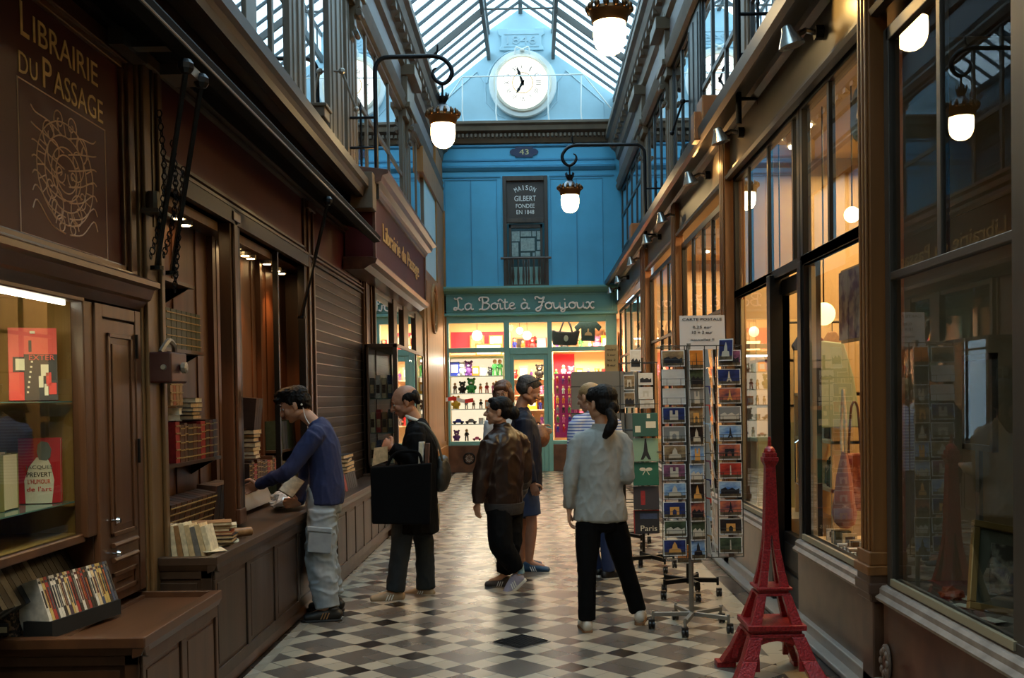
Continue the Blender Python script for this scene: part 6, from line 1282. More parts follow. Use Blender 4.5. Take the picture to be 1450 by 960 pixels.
for sx in (-1, 1):
    for sy in (-1, 1):
        mb = MB(); ps_ = [(.225, .0, .055), (.223, .03, .055), (.206, .032, .048), (.16, .13, .042), (.118, .25, .038)]
        for (r0, z0, w0), (r1, z1, w1) in zip(ps_, ps_[1:]): frust(mb, (cx + sx * r0, cy + sy * r0, z0), (cx + sx * r1, cy + sy * r1, z1), w0, w1)
        mb.build('leg', GLIT, tw, bevel=.004)
mb = MB()
for ax in (0, 1):   # arches between the legs
    for s in (-1, 1):
        P = [(.172 * math.cos(a * PI / 12), .07 + .155 * math.sin(a * PI / 12)) for a in range(13)]; Q = [(.235, .07), (.17, .25), (-.17, .25), (-.235, .07)]
        inner = P; outer = [(.198 * math.cos(a * PI / 12), min(.255, .07 + .22 * math.sin(a * PI / 12))) for a in range(13)]
        for i in range(12):
            q = [inner[i], outer[i], outer[i + 1], inner[i + 1]]; off = s * .138
            pts = [(cx + u, cy + off, z) if ax == 0 else (cx + off, cy + u, z) for u, z in q]; mb.prism(pts, (0, -s * .03, 0) if ax == 0 else (-s * .03, 0, 0))
mb.build('arches', GLIT, tw)
mb = MB()
for z0, z1, r_ in ((.245, .265, .152), (.265, .285, .140), (.285, .315, .162)): mb.box(cx - r_, cx + r_, cy - r_, cy + r_, z0, z1)
mb.build('lower_platform', GLIT, tw, bevel=.004)
for sx in (-1, 1):
    for sy in (-1, 1):
        mb = MB(); frust(mb, (cx + sx * .115, cy + sy * .115, .31), (cx + sx * .07, cy + sy * .07, .47), .03, .025); mb.build('leg', GLIT, tw, bevel=.003)
mb = MB()
for z0, z1, r_ in ((.465, .48, .092), (.48, .50, .082), (.50, .515, .100)): mb.box(cx - r_, cx + r_, cy - r_, cy + r_, z0, z1)
mb.build('middle_platform', GLIT, tw, bevel=.004)
for sx in (-1, 1):
    for sy in (-1, 1):
        mb = MB(); Z = [(.062, .512, .024), (.046, .60, .021), (.028, .72, .019), (.018, .84, .018)]
        for (r0, z0, w0), (r1, z1, w1) in zip(Z, Z[1:]): frust(mb, (cx + sx * r0, cy + sy * r0, z0), (cx + sx * r1, cy + sy * r1, z1), w0, w1)
        mb.build('leg', GLIT, tw, bevel=.003)
mb = MB(); frust(mb, (cx, cy, .80), (cx, cy, 1.20), .040, .027); frust(mb, (cx, cy, 1.19), (cx, cy, 1.22), .028, .042); mb.box(cx - .042, cx + .042, cy - .042, cy + .042, 1.22, 1.24); frust(mb, (cx, cy, 1.24), (cx, cy, 1.265), .034, .034); mb.ball((cx, cy, 1.265), (.034, .034, .04), 12); mb.tube([(cx, cy, 1.29), (cx, cy, 1.355)], [.012, .009], 8)
mb.build('spire', GLIT, tw, bevel=.002)
# drain grate
t = thing('drain_grate', 'dark slatted drain cover set diagonally in the tiled floor', 'drain cover', (-.12, 6.7, 0)); M = Matrix.Rotation(PI / 4, 3, 'Z'); mb = MB(); mb.obox((-.12, 6.70, .002), (.25, .25, .004), M); mb.build('frame', DARK, t)
mb = MB()
for k in range(11): mb.obox(Vector((-.12, 6.70, .006)) + M @ Vector((0, -.11 + k * .022, 0)), (.24, .008, .006), M)
mb.build('slats', IRON, t); mb = MB(); mb.obox(Vector((-.12, 6.70, .006)) + M @ Vector((0.128, 0, 0)) , (.008, .26, .008), M); mb.build('edge_strip', CHROME, t)
# ---------------------------------------------------------------- people
def loft(mb, pts, rad, side=(1, 0, 0), k=4, n=16, cap=.55):
    P = [Vector(p) for p in pts]; Rr = [Vector((r, r, 0)) if isinstance(r, (int, float)) else Vector((r[0], r[1], 0)) for r in rad]
    if len(P) > 2: P2 = spline(P, k); R2 = spline(Rr, k)
    else: P2, R2 = P, Rr
    if cap:
        a = (P2[0] - P2[1]).normalized(); b = (P2[-1] - P2[-2]).normalized(); ra, rb = min(R2[0].x, R2[0].y), min(R2[-1].x, R2[-1].y)
        P2 = [P2[0] + a * ra * .9 * cap, P2[0] + a * ra * .6 * cap] + P2 + [P2[-1] + b * rb * .6 * cap, P2[-1] + b * rb * .9 * cap]
        R2 = [R2[0] * .35, R2[0] * .78] + R2 + [R2[-1] * .78, R2[-1] * .35]
    mb.tube(P2, [(r.x, r.y) for r in R2], n, side=side)

def fuse(mb, name, m, parent, voxel=.006, smooth=3, wrinkle=0., freq=(14, 14, 7), seed=0, strand=None, label=None):
    """one continuous surface grown over the overlapping shapes in mb"""
    me = mb.mesh('raw', m); ob = bpy.data.objects.new('raw', me); COL.objects.link(ob)
    r = ob.modifiers.new('r', 'REMESH'); r.mode = 'VOXEL'; r.voxel_size = voxel; r.adaptivity = 0
    s = ob.modifiers.new('s', 'SMOOTH'); s.factor = .5; s.iterations = smooth
    dg = bpy.context.evaluated_depsgraph_get(); dg.update()
    out = bpy.data.meshes.new_from_object(ob.evaluated_get(dg)); bpy.data.objects.remove(ob); bpy.data.meshes.remove(me)
    org = POS[parent] if parent else Vector((0, 0, 0))
    if wrinkle:
        no = [v.normal.copy() for v in out.vertices]; sd = Vector((seed * 3.1, seed * 1.7, seed))
        for v, nn in zip(out.vertices, no):
            p = v.co; q = Vector((p.x * freq[0], p.y * freq[1], p.z * freq[2])) + sd
            a = 1 - 2 * abs(noise.noise(q)); b = noise.noise(q * 2.3)
            v.co = p + nn * wrinkle * 1.15 * (.75 * a * abs(a) + .35 * b - .3)
    for v in out.vertices: v.co -= org
    out.name = name; out.materials.clear(); out.materials.append(m)
    out.polygons.foreach_set('material_index', [0] * len(out.polygons)); out.polygons.foreach_set('use_smooth', [True] * len(out.polygons)); out.update()
    o = bpy.data.objects.new(name, out); COL.objects.link(o)
    if parent: o.parent = parent; POS[o] = POS[parent]
    if label: o['label'] = label
    return o

def hand(mb, w, d, n, t, curl=.5, s=1., spread=.07):
    """w wrist, d pointing direction, n palm side, t side the thumb leaves from"""
    w = Vector(w); d = Vector(d).normalized(); t = Vector(t); t = (t - d * t.dot(d)).normalized(); n_ = d.cross(t); n_ = n_ if n_.dot(Vector(n)) > 0 else -n_
    M = Matrix((t, d, n_)).transposed()
    loft(mb, [w, w + d * .03 * s, w + d * .06 * s, w + d * .085 * s], [(.024 * s, .018 * s), (.034 * s, .016 * s), (.040 * s, .015 * s), (.038 * s, .012 * s)], t, 3, 12)
    for i, (o, L) in enumerate(((.030, .068), (.010, .078), (-.010, .073), (-.029, .058))):
        b = w + d * (.084 - abs(o) * .15) * s + t * o * s; a = curl * .6; q = (d + t * (o * spread / .03)).normalized(); P = [b]
        for j, f in enumerate((.45, .32, .23)):
            v = q * math.cos(a) + n_ * math.sin(a); P.append(P[-1] + v * L * f * s * 1.05); a += curl * (1. - .1 * i * 0)
        loft(mb, [b - d * .015 * s] + P, [.0095 * s, .0092 * s, .0088 * s, .0082 * s, .0072 * s], t, 2, 8)
    b = w + d * .028 * s + t * .026 * s
    loft(mb, [b, b + (d * .5 + t * .8 + n_ * .2).normalized() * .035 * s, b + (d * .5 + t * .8 + n_ * .2).normalized() * .035 * s + (d * .9 + t * .25 + n_ * .4).normalized() * .036 * s, b + (d * .5 + t * .8).normalized() * .035 * s + (d * .9 + n_ * .5).normalized() * .056 * s], [.014 * s, .012 * s, .0105 * s, .008 * s], n_, 2, 8)

def head(mb, c, M, s=1., nose=1., jaw=1.):
    c = Vector(c); Q = lambda x, y, z: c + M @ (Vector((x, y, z)) * s)
    B = lambda p, r: mb.ball(Q(*p), tuple(q * s for q in r), 20, M=M)
    B((0, -.018, .032), (.074, .094, .082)); B((0, .02, .02), (.066, .068, .07)); B((0, .026, -.03), (.058 * jaw, .060, .066)); B((0, .035, -.066), (.044 * jaw, .046, .036)); B((0, .062, -.088), (.022, .02, .018))
    for x in (-1, 1):
        B((x * .036, .056, -.022), (.024, .026, .026)); B((x * .045, .0, -.06), (.02, .045, .022))
        B((x * .077, -.012, -.004), (.009, .019, .032)); B((x * .076, -.005, -.026), (.008, .012, .014))
        B((x * .012, .094, -.026), (.010, .011, .009))
    mb.tube([Q(-.045, .070, .022), Q(-.02, .083, .024), Q(0, .086, .020), Q(.02, .083, .024), Q(.045, .070, .022)], .010 * s, 8)
    mb.tube([Q(0, .082, .018), Q(0, .094, .0), Q(0, .106 + .004 * nose, -.018), Q(0, .108 + .006 * nose, -.026), Q(0, .094, -.034)], [.008 * s, .009 * s, .011 * s, .012 * s, .007 * s], 8)
    mb.tube([Q(-.024, .077, -.054), Q(-.01, .087, -.051), Q(.01, .087, -.051), Q(.024, .077, -.054)], .0075 * s, 8); mb.tube([Q(-.02, .077, -.064), Q(0, .086, -.064), Q(.02, .077, -.064)], .0085 * s, 8)

EYEW = mat('eye_white', (214, 206, 198), .2); IRIS = mat('eye_iris', (40, 26, 18), .2)
def face_parts(t, c, M, s, hair_m, lip=(150, 84, 76), brow=1.):
    s = s * HS
    c = Vector(c); Q = lambda x, y, z: c + M @ (Vector((x, y, z)) * s)
    for x in (-1, 1):
        mb = MB(); mb.mi = 0; mb.ball(Q(x * .031, .0735, .004), .0118 * s, 12); mb.mi = 1; mb.ball(Q(x * .0312, .0815, .003), .0058 * s, 10); mb.build('eye', [EYEW, IRIS], t, smooth=True)
        mb = MB(); mb.tube([Q(x * .016, .088, .026), Q(x * .032, .086, .031), Q(x * .048, .072, .026)], [.0028 * brow * s, .0034 * brow * s, .002 * s], 6); mb.build('eyebrow', hair_m, t)
        mb = MB(); mb.tube([Q(x * .019, .083, .010), Q(x * .031, .0865, .013), Q(x * .043, .078, .008)], .0016 * s, 5); mb.build('eyelid', hair_m, t)
    mb = MB(); mb.tube(spline([Q(-.022, .0825, -.054), Q(-.007, .0945, -.050), Q(0, .094, -.052), Q(.007, .0945, -.050), Q(.022, .0825, -.054)], 3), .0036 * s, 6); mb.tube(spline([Q(-.018, .083, -.061), Q(0, .094, -.063), Q(.018, .083, -.061)], 3), .0044 * s, 6); mb.build('lips', mat('lips%d' % sum(lip), lip, .4), t, smooth=True)

HS = 1.09
def rot(yaw=0, pitch=0, roll=0): return Matrix.Rotation(yaw, 3, 'Z') @ Matrix.Rotation(pitch, 3, 'X') @ Matrix.Rotation(roll, 3, 'Y')   # pitch<0 bows the head

def body(t, J, side, skin, Mh, s=1., hands=(), bare=1., legs=True):
    """J: pelvis, waist, chest, neck, head and l_/r_ shoulder, elbow, wrist, hip, knee, ankle (+toe)"""
    mb = MB(); V = Vector; side = V(side).normalized()
    loft(mb, [J['pelvis'], J['waist'], J['chest'], J['upper']], [(.115 * s, .075 * s), (.11 * s, .075 * s), (.125 * s, .09 * s), (.12 * s, .07 * s)], side, 4, 20)
    loft(mb, [J['upper'], J['neck'], (V(J['neck']) * .35 + V(J['head']) * .65)], [(.075 * s, .06 * s), (.052 * s, .052 * s), (.050 * s, .054 * s)], side, 4, 16)
    head(mb, J['head'], Mh, s * HS)
    for a in 'lr':
        loft(mb, [J[a + '_shoulder'], (V(J[a + '_shoulder']) + V(J[a + '_elbow'])) / 2, J[a + '_elbow'], V(J[a + '_elbow']) * .65 + V(J[a + '_wrist']) * .35, J[a + '_wrist']], [.045 * s, .040 * s, .033 * s, .036 * s, .023 * s], side, 3, 12)
        loft(mb, [V(J['upper']), J[a + '_shoulder']], [.06 * s, .045 * s], side, 3, 12)
        if legs: loft(mb, [V(J[a + '_hip']), (V(J[a + '_hip']) + V(J[a + '_knee'])) / 2, J[a + '_knee'], V(J[a + '_knee']) * .68 + V(J[a + '_ankle']) * .32, J[a + '_ankle']], [.066 * s, .062 * s, .048 * s, .053 * s * bare, .034 * s], side, 4, 14)
        if legs:
            an = V(J[a + '_ankle']); td = V(J[a + '_toe']).normalized(); loft(mb, [an, an + td * .05 * s + V((0, 0, -.03 * s)), an + td * .13 * s + V((0, 0, -.05 * s))], [.034 * s, .032 * s, .024 * s], side, 3, 10)
    for h_ in hands: hand(mb, *h_)
    return fuse(mb, 'body', skin, t, .0052, 3)

def shoe(t, an, td, m_up, m_sole, L=.275, lift=0., acc=None, low=0):
    """an = point on the sole under the ankle, td = toe direction (may point down for a lifted heel)"""
    an = Vector(an); td = Vector(td).normalized(); sd = td.cross(Vector((0, 0, 1))).normalized(); up = sd.cross(td)
    Q = lambda f, w, h: an + td * f * L + sd * w + up * h
    mb = MB(); out = [(-.25, .022), (-.18, .036), (0, .036), (.25, .038), (.45, .046), (.62, .044), (.72, .030), (.76, .012)]
    P = [Q(f, w, 0) for f, w in out] + [Q(f, -w, 0) for f, w in reversed(out)]; mb.prism(P, up * .026); 
    so = MB(); so.v, so.f, so.m = mb.v, mb.f, mb.m
    mb = MB(); loft(mb, [Q(-.2, 0, .045), Q(-.05, 0, .06), Q(.18, 0, .055), (Q(.45, 0, .046)), Q(.64, 0, .040)], [(.033, .038), (.039, .052), (.040, .050), (.046, .036), (.042, .028)], sd, 4, 14)
    loft(mb, [Q(-.04, 0, .05), Q(-.03, 0, .10 - low)], [(.036, .05), (.038, .046)], sd, 2, 14)
    u = fuse(mb, 'shoe', m_up, t, .0055, 3); so.build('sole', m_sole, u, bevel=.006)
    if acc:
        mb = MB()
        for s in (-1, 1):
            for k in range(3): mb.tube([Q(.12 + k * .07, s * .040, .03), Q(.05 + k * .07, s * .037, .075)], .0045, 5)
        mb.build('side_stripe', acc, u)
    mb = MB()
    for k in range(4): mb.tube([Q(.14 + k * .07, -.02, .094 - k * .007), Q(.15 + k * .07, 0, .099 - k * .008), Q(.14 + k * .07, .02, .094 - k * .007)], .003, 5)
    mb.build('laces', acc or m_sole, u)
    return u

def clothes(t, J, side, name, m, tors, slv=None, neck=None, voxel=.008, wr=.006, seed=1, freq=(14, 14, 7), sl_ends=(1., 1.)):
    """tors: [(t along pelvis..neck 0..1 or point, rx, ry)], slv: radii shoulder, mid, elbow, forearm, cuff"""
    V = Vector; mb = MB(); loft(mb, [p for p, a, b in tors], [(a, b) for p, a, b in tors], side, 4, 24, cap=.15)
    if slv:
        for a, e in zip('lr', sl_ends):
            S, E, W = V(J[a + '_shoulder']), V(J[a + '_elbow']), V(J[a + '_wrist']); W = E + (W - E) * e
            loft(mb, [S, (S + E) / 2, E, (E + W) / 2, W], slv, side, 4, 16, cap=.2); loft(mb, [V(J['upper']), S], [(slv[0] * 1.25, slv[0] * 1.1), (slv[0], slv[0])], (0, 0, 1), 3, 16)
    return fuse(mb, name, m, t, voxel, 4, wr, freq, seed)

def trousers(t, J, side, m, r, waist, wr=.006, seed=2, end=1., voxel=.008, name='trousers', freq=(12, 12, 8)):
    V = Vector; mb = MB(); pv = V(J['pelvis']); loft(mb, [pv + V((0, 0, -.10)), pv + V((0, 0, .0)), pv + V((0, 0, .10))], [(waist[0] * .96, waist[1]), waist, (waist[0] * .92, waist[1] * .92)], side, 4, 20, cap=.2)
    for a in 'lr':
        H, K, A = V(J[a + '_hip']), V(J[a + '_knee']), V(J[a + '_ankle']); A = K + (A - K) * end if end <= 1 else A
        pts = [H, (H + K) / 2, K, (K + A) / 2, A]; rr = r
        if end < 0: A = H + (K - H) * -end; pts = [H, (H + A) / 2, A]; rr = r[:3]
        loft(mb, pts, rr, side, 4, 18, cap=.08)
    return fuse(mb, name, m, t, voxel, 4, wr, freq, seed)

def hairmesh(t, c, M, s, m, balls, wr=.004, seed=3, freq=(60, 60, 14), extra=None):
    s = s * HS * 1.04
    c = Vector(c); mb = MB()
    for p, r in balls: mb.ball(c + M @ (Vector(p) * s), tuple(q * s for q in r), 18, M=M)
    if extra: extra(mb, lambda x, y, z: c + M @ (Vector((x, y, z)) * s))
    return fuse(mb, 'hair', m, t, .0055, 2, wr, freq, seed)

SK1 = mat('skin_light', (196, 146, 116), .5, var=.06, scale=20); SK2 = mat('skin_tan', (172, 122, 96), .5, var=.06, scale=20); SK3 = mat('skin_warm', (186, 140, 112), .5, var=.05, scale=20)
HB = mat('hair_black', (15, 12, 12), .62, var=.3, scale=40, spec=.18); HBR = mat('hair_brown', (92, 56, 34), .5, var=.3, scale=40, stretch=(1, 1, .2)); HG = mat('hair_grey', (74, 68, 66), .6, col2=(36, 32, 32), scale=60); HBL = mat('hair_blond', (150, 122, 82), .6, var=.15, scale=50)
NAVY = mat('navy_knit', (30, 40, 80), .85, var=.1, scale=60, folds=.35, fscale=6); DEN = mat('light_denim', (138, 148, 156), .8, var=.16, scale=9, folds=.6, fscale=7, fst=(1, 1, 1.3)); DEND = mat('dark_denim', (26, 34, 40), .8, var=.12, scale=12, folds=.4, fscale=7, fst=(1, 1, 1.2)); BLKF = mat('black_cloth', (9, 9, 11), .85, var=.2, scale=20, spec=.12); BRNJ = mat('brown_satin', (40, 25, 20), .34, var=.15, scale=8, spec=.4, folds=.5, fscale=6); CHAM = mat('chambray', (150, 153, 150), .8, var=.06, scale=30, folds=1., fscale=6); NVJ = mat('navy_shell', (20, 26, 44), .6, var=.1, scale=10, spec=.25, folds=.4, fscale=6)
SOLEW = mat('sole_white', (196, 188, 176), .5); SOLEB = mat('sole_black', (22, 22, 24), .5); SOLEG = mat('sole_gum', (120, 84, 52), .5)
XW = lambda yaw: (math.cos(yaw), math.sin(yaw), 0)

# --- young man in the blue jumper, reaching into the shelves
t = thing('person', 'young man in dark blue jumper and pale baggy cargo jeans, reaching into the book shelves', 'person', (-1.52, 7.5, 0)); yaw = PI / 2; sd = XW(yaw)
J = dict(pelvis=(-1.563, 7.55, 0.876), waist=(-1.545, 7.55, 1.01), chest=(-1.561, 7.55, 1.239), upper=(-1.58, 7.55, 1.364), neck=(-1.63, 7.55, 1.443), head=(-1.762, 7.55, 1.564),
 l_shoulder=(-1.58, 7.38, 1.345), l_elbow=(-1.763, 7.3, 1.094), l_wrist=(-2.003, 7.42, 0.992), r_shoulder=(-1.657, 7.74, 1.332), r_elbow=(-1.747, 7.78, 1.016), r_wrist=(-1.765, 7.66, 0.836),
 l_hip=(-1.556, 7.46, 0.802), l_knee=(-1.569, 7.44, 0.466), l_ankle=(-1.526, 7.42, 0.089), l_toe=(-1, -.1, 0), r_hip=(-1.583, 7.64, 0.783), r_knee=(-1.608, 7.68, 0.445), r_ankle=(-1.548, 7.72, 0.118), r_toe=(-1, .1, 0))
Mh = rot(yaw + .05, -.42); b = body(t, J, sd, SK1, Mh, .97, [(J['l_wrist'], (-0.099, 0.06, -0.029), (0, 0, -1), (0, -.3, 1), .75), (J['r_wrist'], (-0.039, -0.06, 0.007), (0, 1, .3), (-.2, 0, 1), .9)])
face_parts(t, J['head'], Mh, .97, HB)
hairmesh(t, J['head'], Mh, .97, HB, [((0, -.025, .055), (.084, .096, .072)), ((0, -.055, .015), (.080, .066, .075)), ((0, .065, .088), (.06, .042, .026)), ((.02, .085, .070), (.045, .03, .022)), ((-.03, .08, .075), (.04, .03, .024)), ((0, .03, .105), (.07, .07, .03)), ((0, -.085, -.03), (.055, .02, .03)), ((-.072, .0, .03), (.014, .03, .03)), ((.072, .0, .03), (.014, .03, .03))], .006, 3, (40, 40, 30))
clothes(t, J, sd, 'jumper', NAVY, [((-1.543, 7.55, 0.844), .165, .125), ((-1.541, 7.55, 0.938), .168, .130), ((-1.543, 7.55, 1.114), .165, .12), ((-1.566, 7.55, 1.281), .175, .122), ((-1.579, 7.55, 1.38), .13, .09), ((-1.614, 7.55, 1.442), .074, .064)], [.070, .064, .056, .05, .038], wr=.007, seed=4)
trousers(t, J, sd, DEN, [(.10, .105), (.10, .11), (.092, .112), (.09, .105), (.072, .088)], (.155, .125), .013, 5, .97, freq=(8, 8, 13))
mb = MB(); mb.obox((-1.546, 7.32, 0.585), (.17, .03, .15), rot(.0, 0, .1)); mb.obox((-1.544, 7.315, 0.677), (.18, .035, .035), rot(0, 0, .1)); mb.build('cargo_pocket', DEN, t, bevel=.008)
TN = mat('shoe_black_gold', (20, 20, 20), .45, var=.3, scale=40)
shoe(t, (-1.492, 7.42, -0.009), (-1, -.1, 0), TN, SOLEB, .29, acc=BK['tan']); shoe(t, (-1.533, 7.74, 0.001), (-1, .1, 0), TN, SOLEB, .29, acc=BK['tan'])
mb = MB(); mb.tube(spline([(-1.68, 7.46, 1.548), (-1.666, 7.46, 1.481), (-1.628, 7.42, 1.43)], 4), .003, 5); mb.ball((-1.69, 7.46, 1.569), .008, 8); mb.build('earphone', WHITEP, t)
t = thing('book', 'open cream notebook held by the young man in the blue jumper', 'book', (-1.803, 7.56, 0.909)); M = rot(PI / 2, 0, 0) @ rot(0, -.6, 0)
mb = MB(); mb.obox((-1.797, 7.56, 0.972), (.12, .17, .006), Matrix.Rotation(.55, 3, 'Y') @ Matrix.Rotation(.9, 3, 'X')); mb.build('cover', BK['tan'], t)
mb = MB(); mb.obox((-1.794, 7.548, 0.973), (.11, .16, .014), Matrix.Rotation(.55, 3, 'Y') @ Matrix.Rotation(.9, 3, 'X')); mb.build('pages', BK['ivory'], t)

# --- balding man in the black coat
t = thing('person', 'balding man in a long black coat and dark jeans, reading by the bookshop bench', 'person', (-1.0, 8.25, 0)); yaw = PI / 2 + .05; sd = XW(yaw)
J = dict(pelvis=(-0.988, 8.25, 0.786), waist=(-0.957, 8.25, 0.945), chest=(-0.941, 8.25, 1.183), upper=(-0.95, 8.25, 1.342), neck=(-0.965, 8.25, 1.439), head=(-1.042, 8.25, 1.576),
 l_shoulder=(-0.941, 8.07, 1.304), l_elbow=(-0.925, 8.0, 1.102), l_wrist=(-1.113, 8.02, 1.22), r_shoulder=(-0.985, 8.45, 1.29), r_elbow=(-1.03, 8.5, 1.043), r_wrist=(-1.16, 8.36, 1.192),
 l_hip=(-1.034, 8.16, 0.757), l_knee=(-1.082, 8.14, 0.406), l_ankle=(-1.129, 8.15, 0.078), l_toe=(-1, -.15, 0), r_hip=(-0.96, 8.35, 0.736), r_knee=(-0.92, 8.4, 0.382), r_ankle=(-0.916, 8.42, 0.042), r_toe=(-1, .35, 0))
Mh = rot(yaw + .05, -.38); body(t, J, sd, SK2, Mh, 1.02, [(J['l_wrist'], (-0.06, 0.04, 0.032), (0, 1, 0), (0, .3, 1), .8), (J['r_wrist'], (-0.049, -0.06, 0.027), (0, -1, 0), (0, -.3, 1), .8)])
face_parts(t, J['head'], Mh, 1.02, HG, (130, 78, 70))
hairmesh(t, J['head'], Mh, 1.02, HB, [((0, -.078, .012), (.070, .036, .052)), ((-.070, -.035, .018), (.014, .048, .034)), ((.070, -.035, .018), (.014, .048, .034)), ((0, -.085, -.03), (.05, .02, .025))], .004, 6)
clothes(t, J, sd, 'coat', BLKF, [((-0.969, 8.25, 0.536), .215, .185), ((-0.96, 8.25, 0.746), .20, .17), ((-0.933, 8.25, 0.99), .195, .15), ((-0.93, 8.25, 1.2), .20, .145), ((-0.938, 8.25, 1.353), .14, .10), ((-0.96, 8.25, 1.416), .078, .07)], [.080, .074, .066, .058, .05], wr=.008, seed=7)
trousers(t, J, sd, DEND, [(.09, .09), (.085, .09), (.072, .08), (.07, .078), (.068, .08)], (.15, .12), .006, 8)
mb = MB(); mb.tube([p for p in arc((-0.971, 8.25, 1.439), .068, 0, 2 * PI, 24, (0, 1, 0), (.9, 0, -.35))][:-1], .014, 8, closed=True); mb.build('shirt_collar', WHITEP, t, smooth=True)
SS = mat('shoe_cream', (150, 128, 100), .55, var=.1, scale=20)
shoe(t, (-1.13, 8.15, -0.023), (-1, -.15, 0), SS, SOLEW, .29, acc=WHITEP); shoe(t, (-0.912, 8.42, -0.051), (-1, .35, 0), SS, SOLEG, .28, acc=WHITEP)
t = thing('tote_bag', 'large flat black tote bag hanging from the arm of the man in the black coat', 'bag', (-1.041, 7.9, 0.637)); mb = MB()
mb.prism([(-1.27, 7.92, 1.08), (-0.796, 7.92, 1.106), (-0.815, 7.92, 0.631), (-1.262, 7.92, 0.643)], (0, -.05, 0)); mb.build('body', BLKF, t, bevel=.012)
mb = MB(); mb.tube(spline([(-1.142, 7.9, 1.085), (-1.075, 7.9, 1.182), (-0.912, 7.9, 1.19), (-0.871, 7.9, 1.097)], 4), .012, 6, flat=.6); mb.build('handle', BLKF, t)
for k, (u0, u1, c) in enumerate(((593,599,'white'), (601,605,'tan'))):
    pass
t = thing('book', 'white book sticking out of the black tote bag', 'book', (-0.885, 7.93, 1.101)); mb = MB(); mb.prism([(-0.907, 7.93, 1.058), (-0.869, 7.93, 1.057), (-0.86, 7.93, 1.264), (-0.898, 7.93, 1.265)], (0, .1, 0)); mb.build('cover', BK['white'], t); mb = MB(); mb.prism([(-0.898, 7.925, 1.063), (-0.877, 7.925, 1.063), (-0.868, 7.925, 1.259), (-0.89, 7.925, 1.259)], (0, .09, 0)); mb.build('pages', BK['ivory'], t)
t = thing('book', 'brown book sticking out of the black tote bag', 'book', (-0.841, 7.93, 1.1)); mb = MB(); mb.prism([(-0.858, 7.93, 1.057), (-0.831, 7.93, 1.056), (-0.822, 7.93, 1.253), (-0.849, 7.93, 1.253)], (0, .1, 0)); mb.build('cover', BK['brown'], t); mb = MB(); mb.box(0, .001, 0, .001, 0, .001); 
t = thing('folder', 'cream cardboard folder held by the balding man', 'folder', (-1.195, 8.0, 1.101)); mb = MB(); mb.prism([(-1.258, 8.03, 1.221), (-1.146, 7.98, 1.233), (-1.148, 7.98, 1.123), (-1.277, 8.03, 1.078)], (0, .008, 0)); mb.build('cover', BK['cream'], t)
t = thing('shoulder_bag', 'olive shoulder bag with a grey strap behind the man in the black coat', 'bag', (-0.775, 8.35, 0.854)); OLV = mat('olive_leather', (38, 36, 32), .45, var=.2, scale=12)
mb = MB(); loft(mb, [(-0.754, 8.3, 1.109), (-0.758, 8.32, 0.982), (-0.773, 8.34, 0.889)], [(.10, .05), (.15, .075), (.13, .06)], (0, 1, 0), 5, 18, cap=.6); fuse(mb, 'body', OLV, t, .008, 3, .003, (20, 20, 20), 9)
mb = MB(); mb.tube(spline([(-0.742, 8.22, 1.086), (-0.776, 8.13, 1.26), (-0.86, 8.1, 1.39), (-0.941, 8.18, 1.412)], 5), .010, 6, flat=.5); mb.build('strap', mat('strap_grey', (120, 116, 104), .6), t)
t = thing('paper_bag', 'small printed white paper bag hanging below the olive shoulder bag', 'bag', (-0.849, 8.3, 0.568)); mb = MB(); mb.box(-.86, -.79, 8.25, 8.40, .575, .745); mb.build('body', mat('printed_paper', (180, 172, 156), .6, col2=(110, 60, 50), scale=26, thr=(.58, .66)), t)
mb = MB(); mb.tube(arc((-.825, 8.3, .745), .03, 0, PI, 8), .003, 5); mb.build('handle', BK['ivory'], t)

# --- woman in the brown jacket, walking
t = thing('person', 'dark-haired woman in a shiny brown jacket and black trousers, walking with one heel raised', 'person', (-.25, 8.6, 0)); yaw = math.radians(62); sd = XW(yaw)
J = dict(pelvis=(-0.267, 8.6, 0.717), waist=(-0.265, 8.6, 0.877), chest=(-0.255, 8.6, 1.131), upper=(-0.259, 8.6, 1.273), neck=(-0.281, 8.6, 1.362), head=(-0.309, 8.6, 1.481),
 l_shoulder=(-0.367, 8.48, 1.221), l_elbow=(-0.445, 8.45, 0.968), l_wrist=(-0.476, 8.42, 0.739), r_shoulder=(-0.126, 8.74, 1.206), r_elbow=(-0.1, 8.72, 0.942), r_wrist=(-0.147, 8.86, 0.749),
 l_hip=(-0.312, 8.52, 0.702), l_knee=(-0.292, 8.46, 0.382), l_ankle=(-0.15, 8.5, 0.139), l_toe=(-.8, -.1, -.75), r_hip=(-0.211, 8.7, 0.682), r_knee=(-0.226, 8.62, 0.369), r_ankle=(-0.286, 8.7, 0.082), r_toe=(-.9, .2, 0))
Mh = rot(yaw + .5, .02); body(t, J, sd, SK1, Mh, .93, [(J['l_wrist'], (-.1, 0, -1), (1, 0, 0), (-.5, .5, 0), .5, .9), (J['r_wrist'], (-.2, .4, -.8), (-1, 0, 0), (-.5, -.5, 0), .5, .9)])
face_parts(t, J['head'], Mh, .93, HB, (150, 70, 70))
hairmesh(t, J['head'], Mh, .93, HB, [((0, -.03, .05), (.084, .094, .074)), ((0, -.06, .01), (.080, .064, .07)), ((0, -.125, -.01), (.052, .048, .056)), ((-.062, .012, .05), (.026, .05, .04)), ((.062, .012, .05), (.026, .05, .04)), ((0, .035, .088), (.062, .045, .026))], .005, 8, (50, 50, 20))
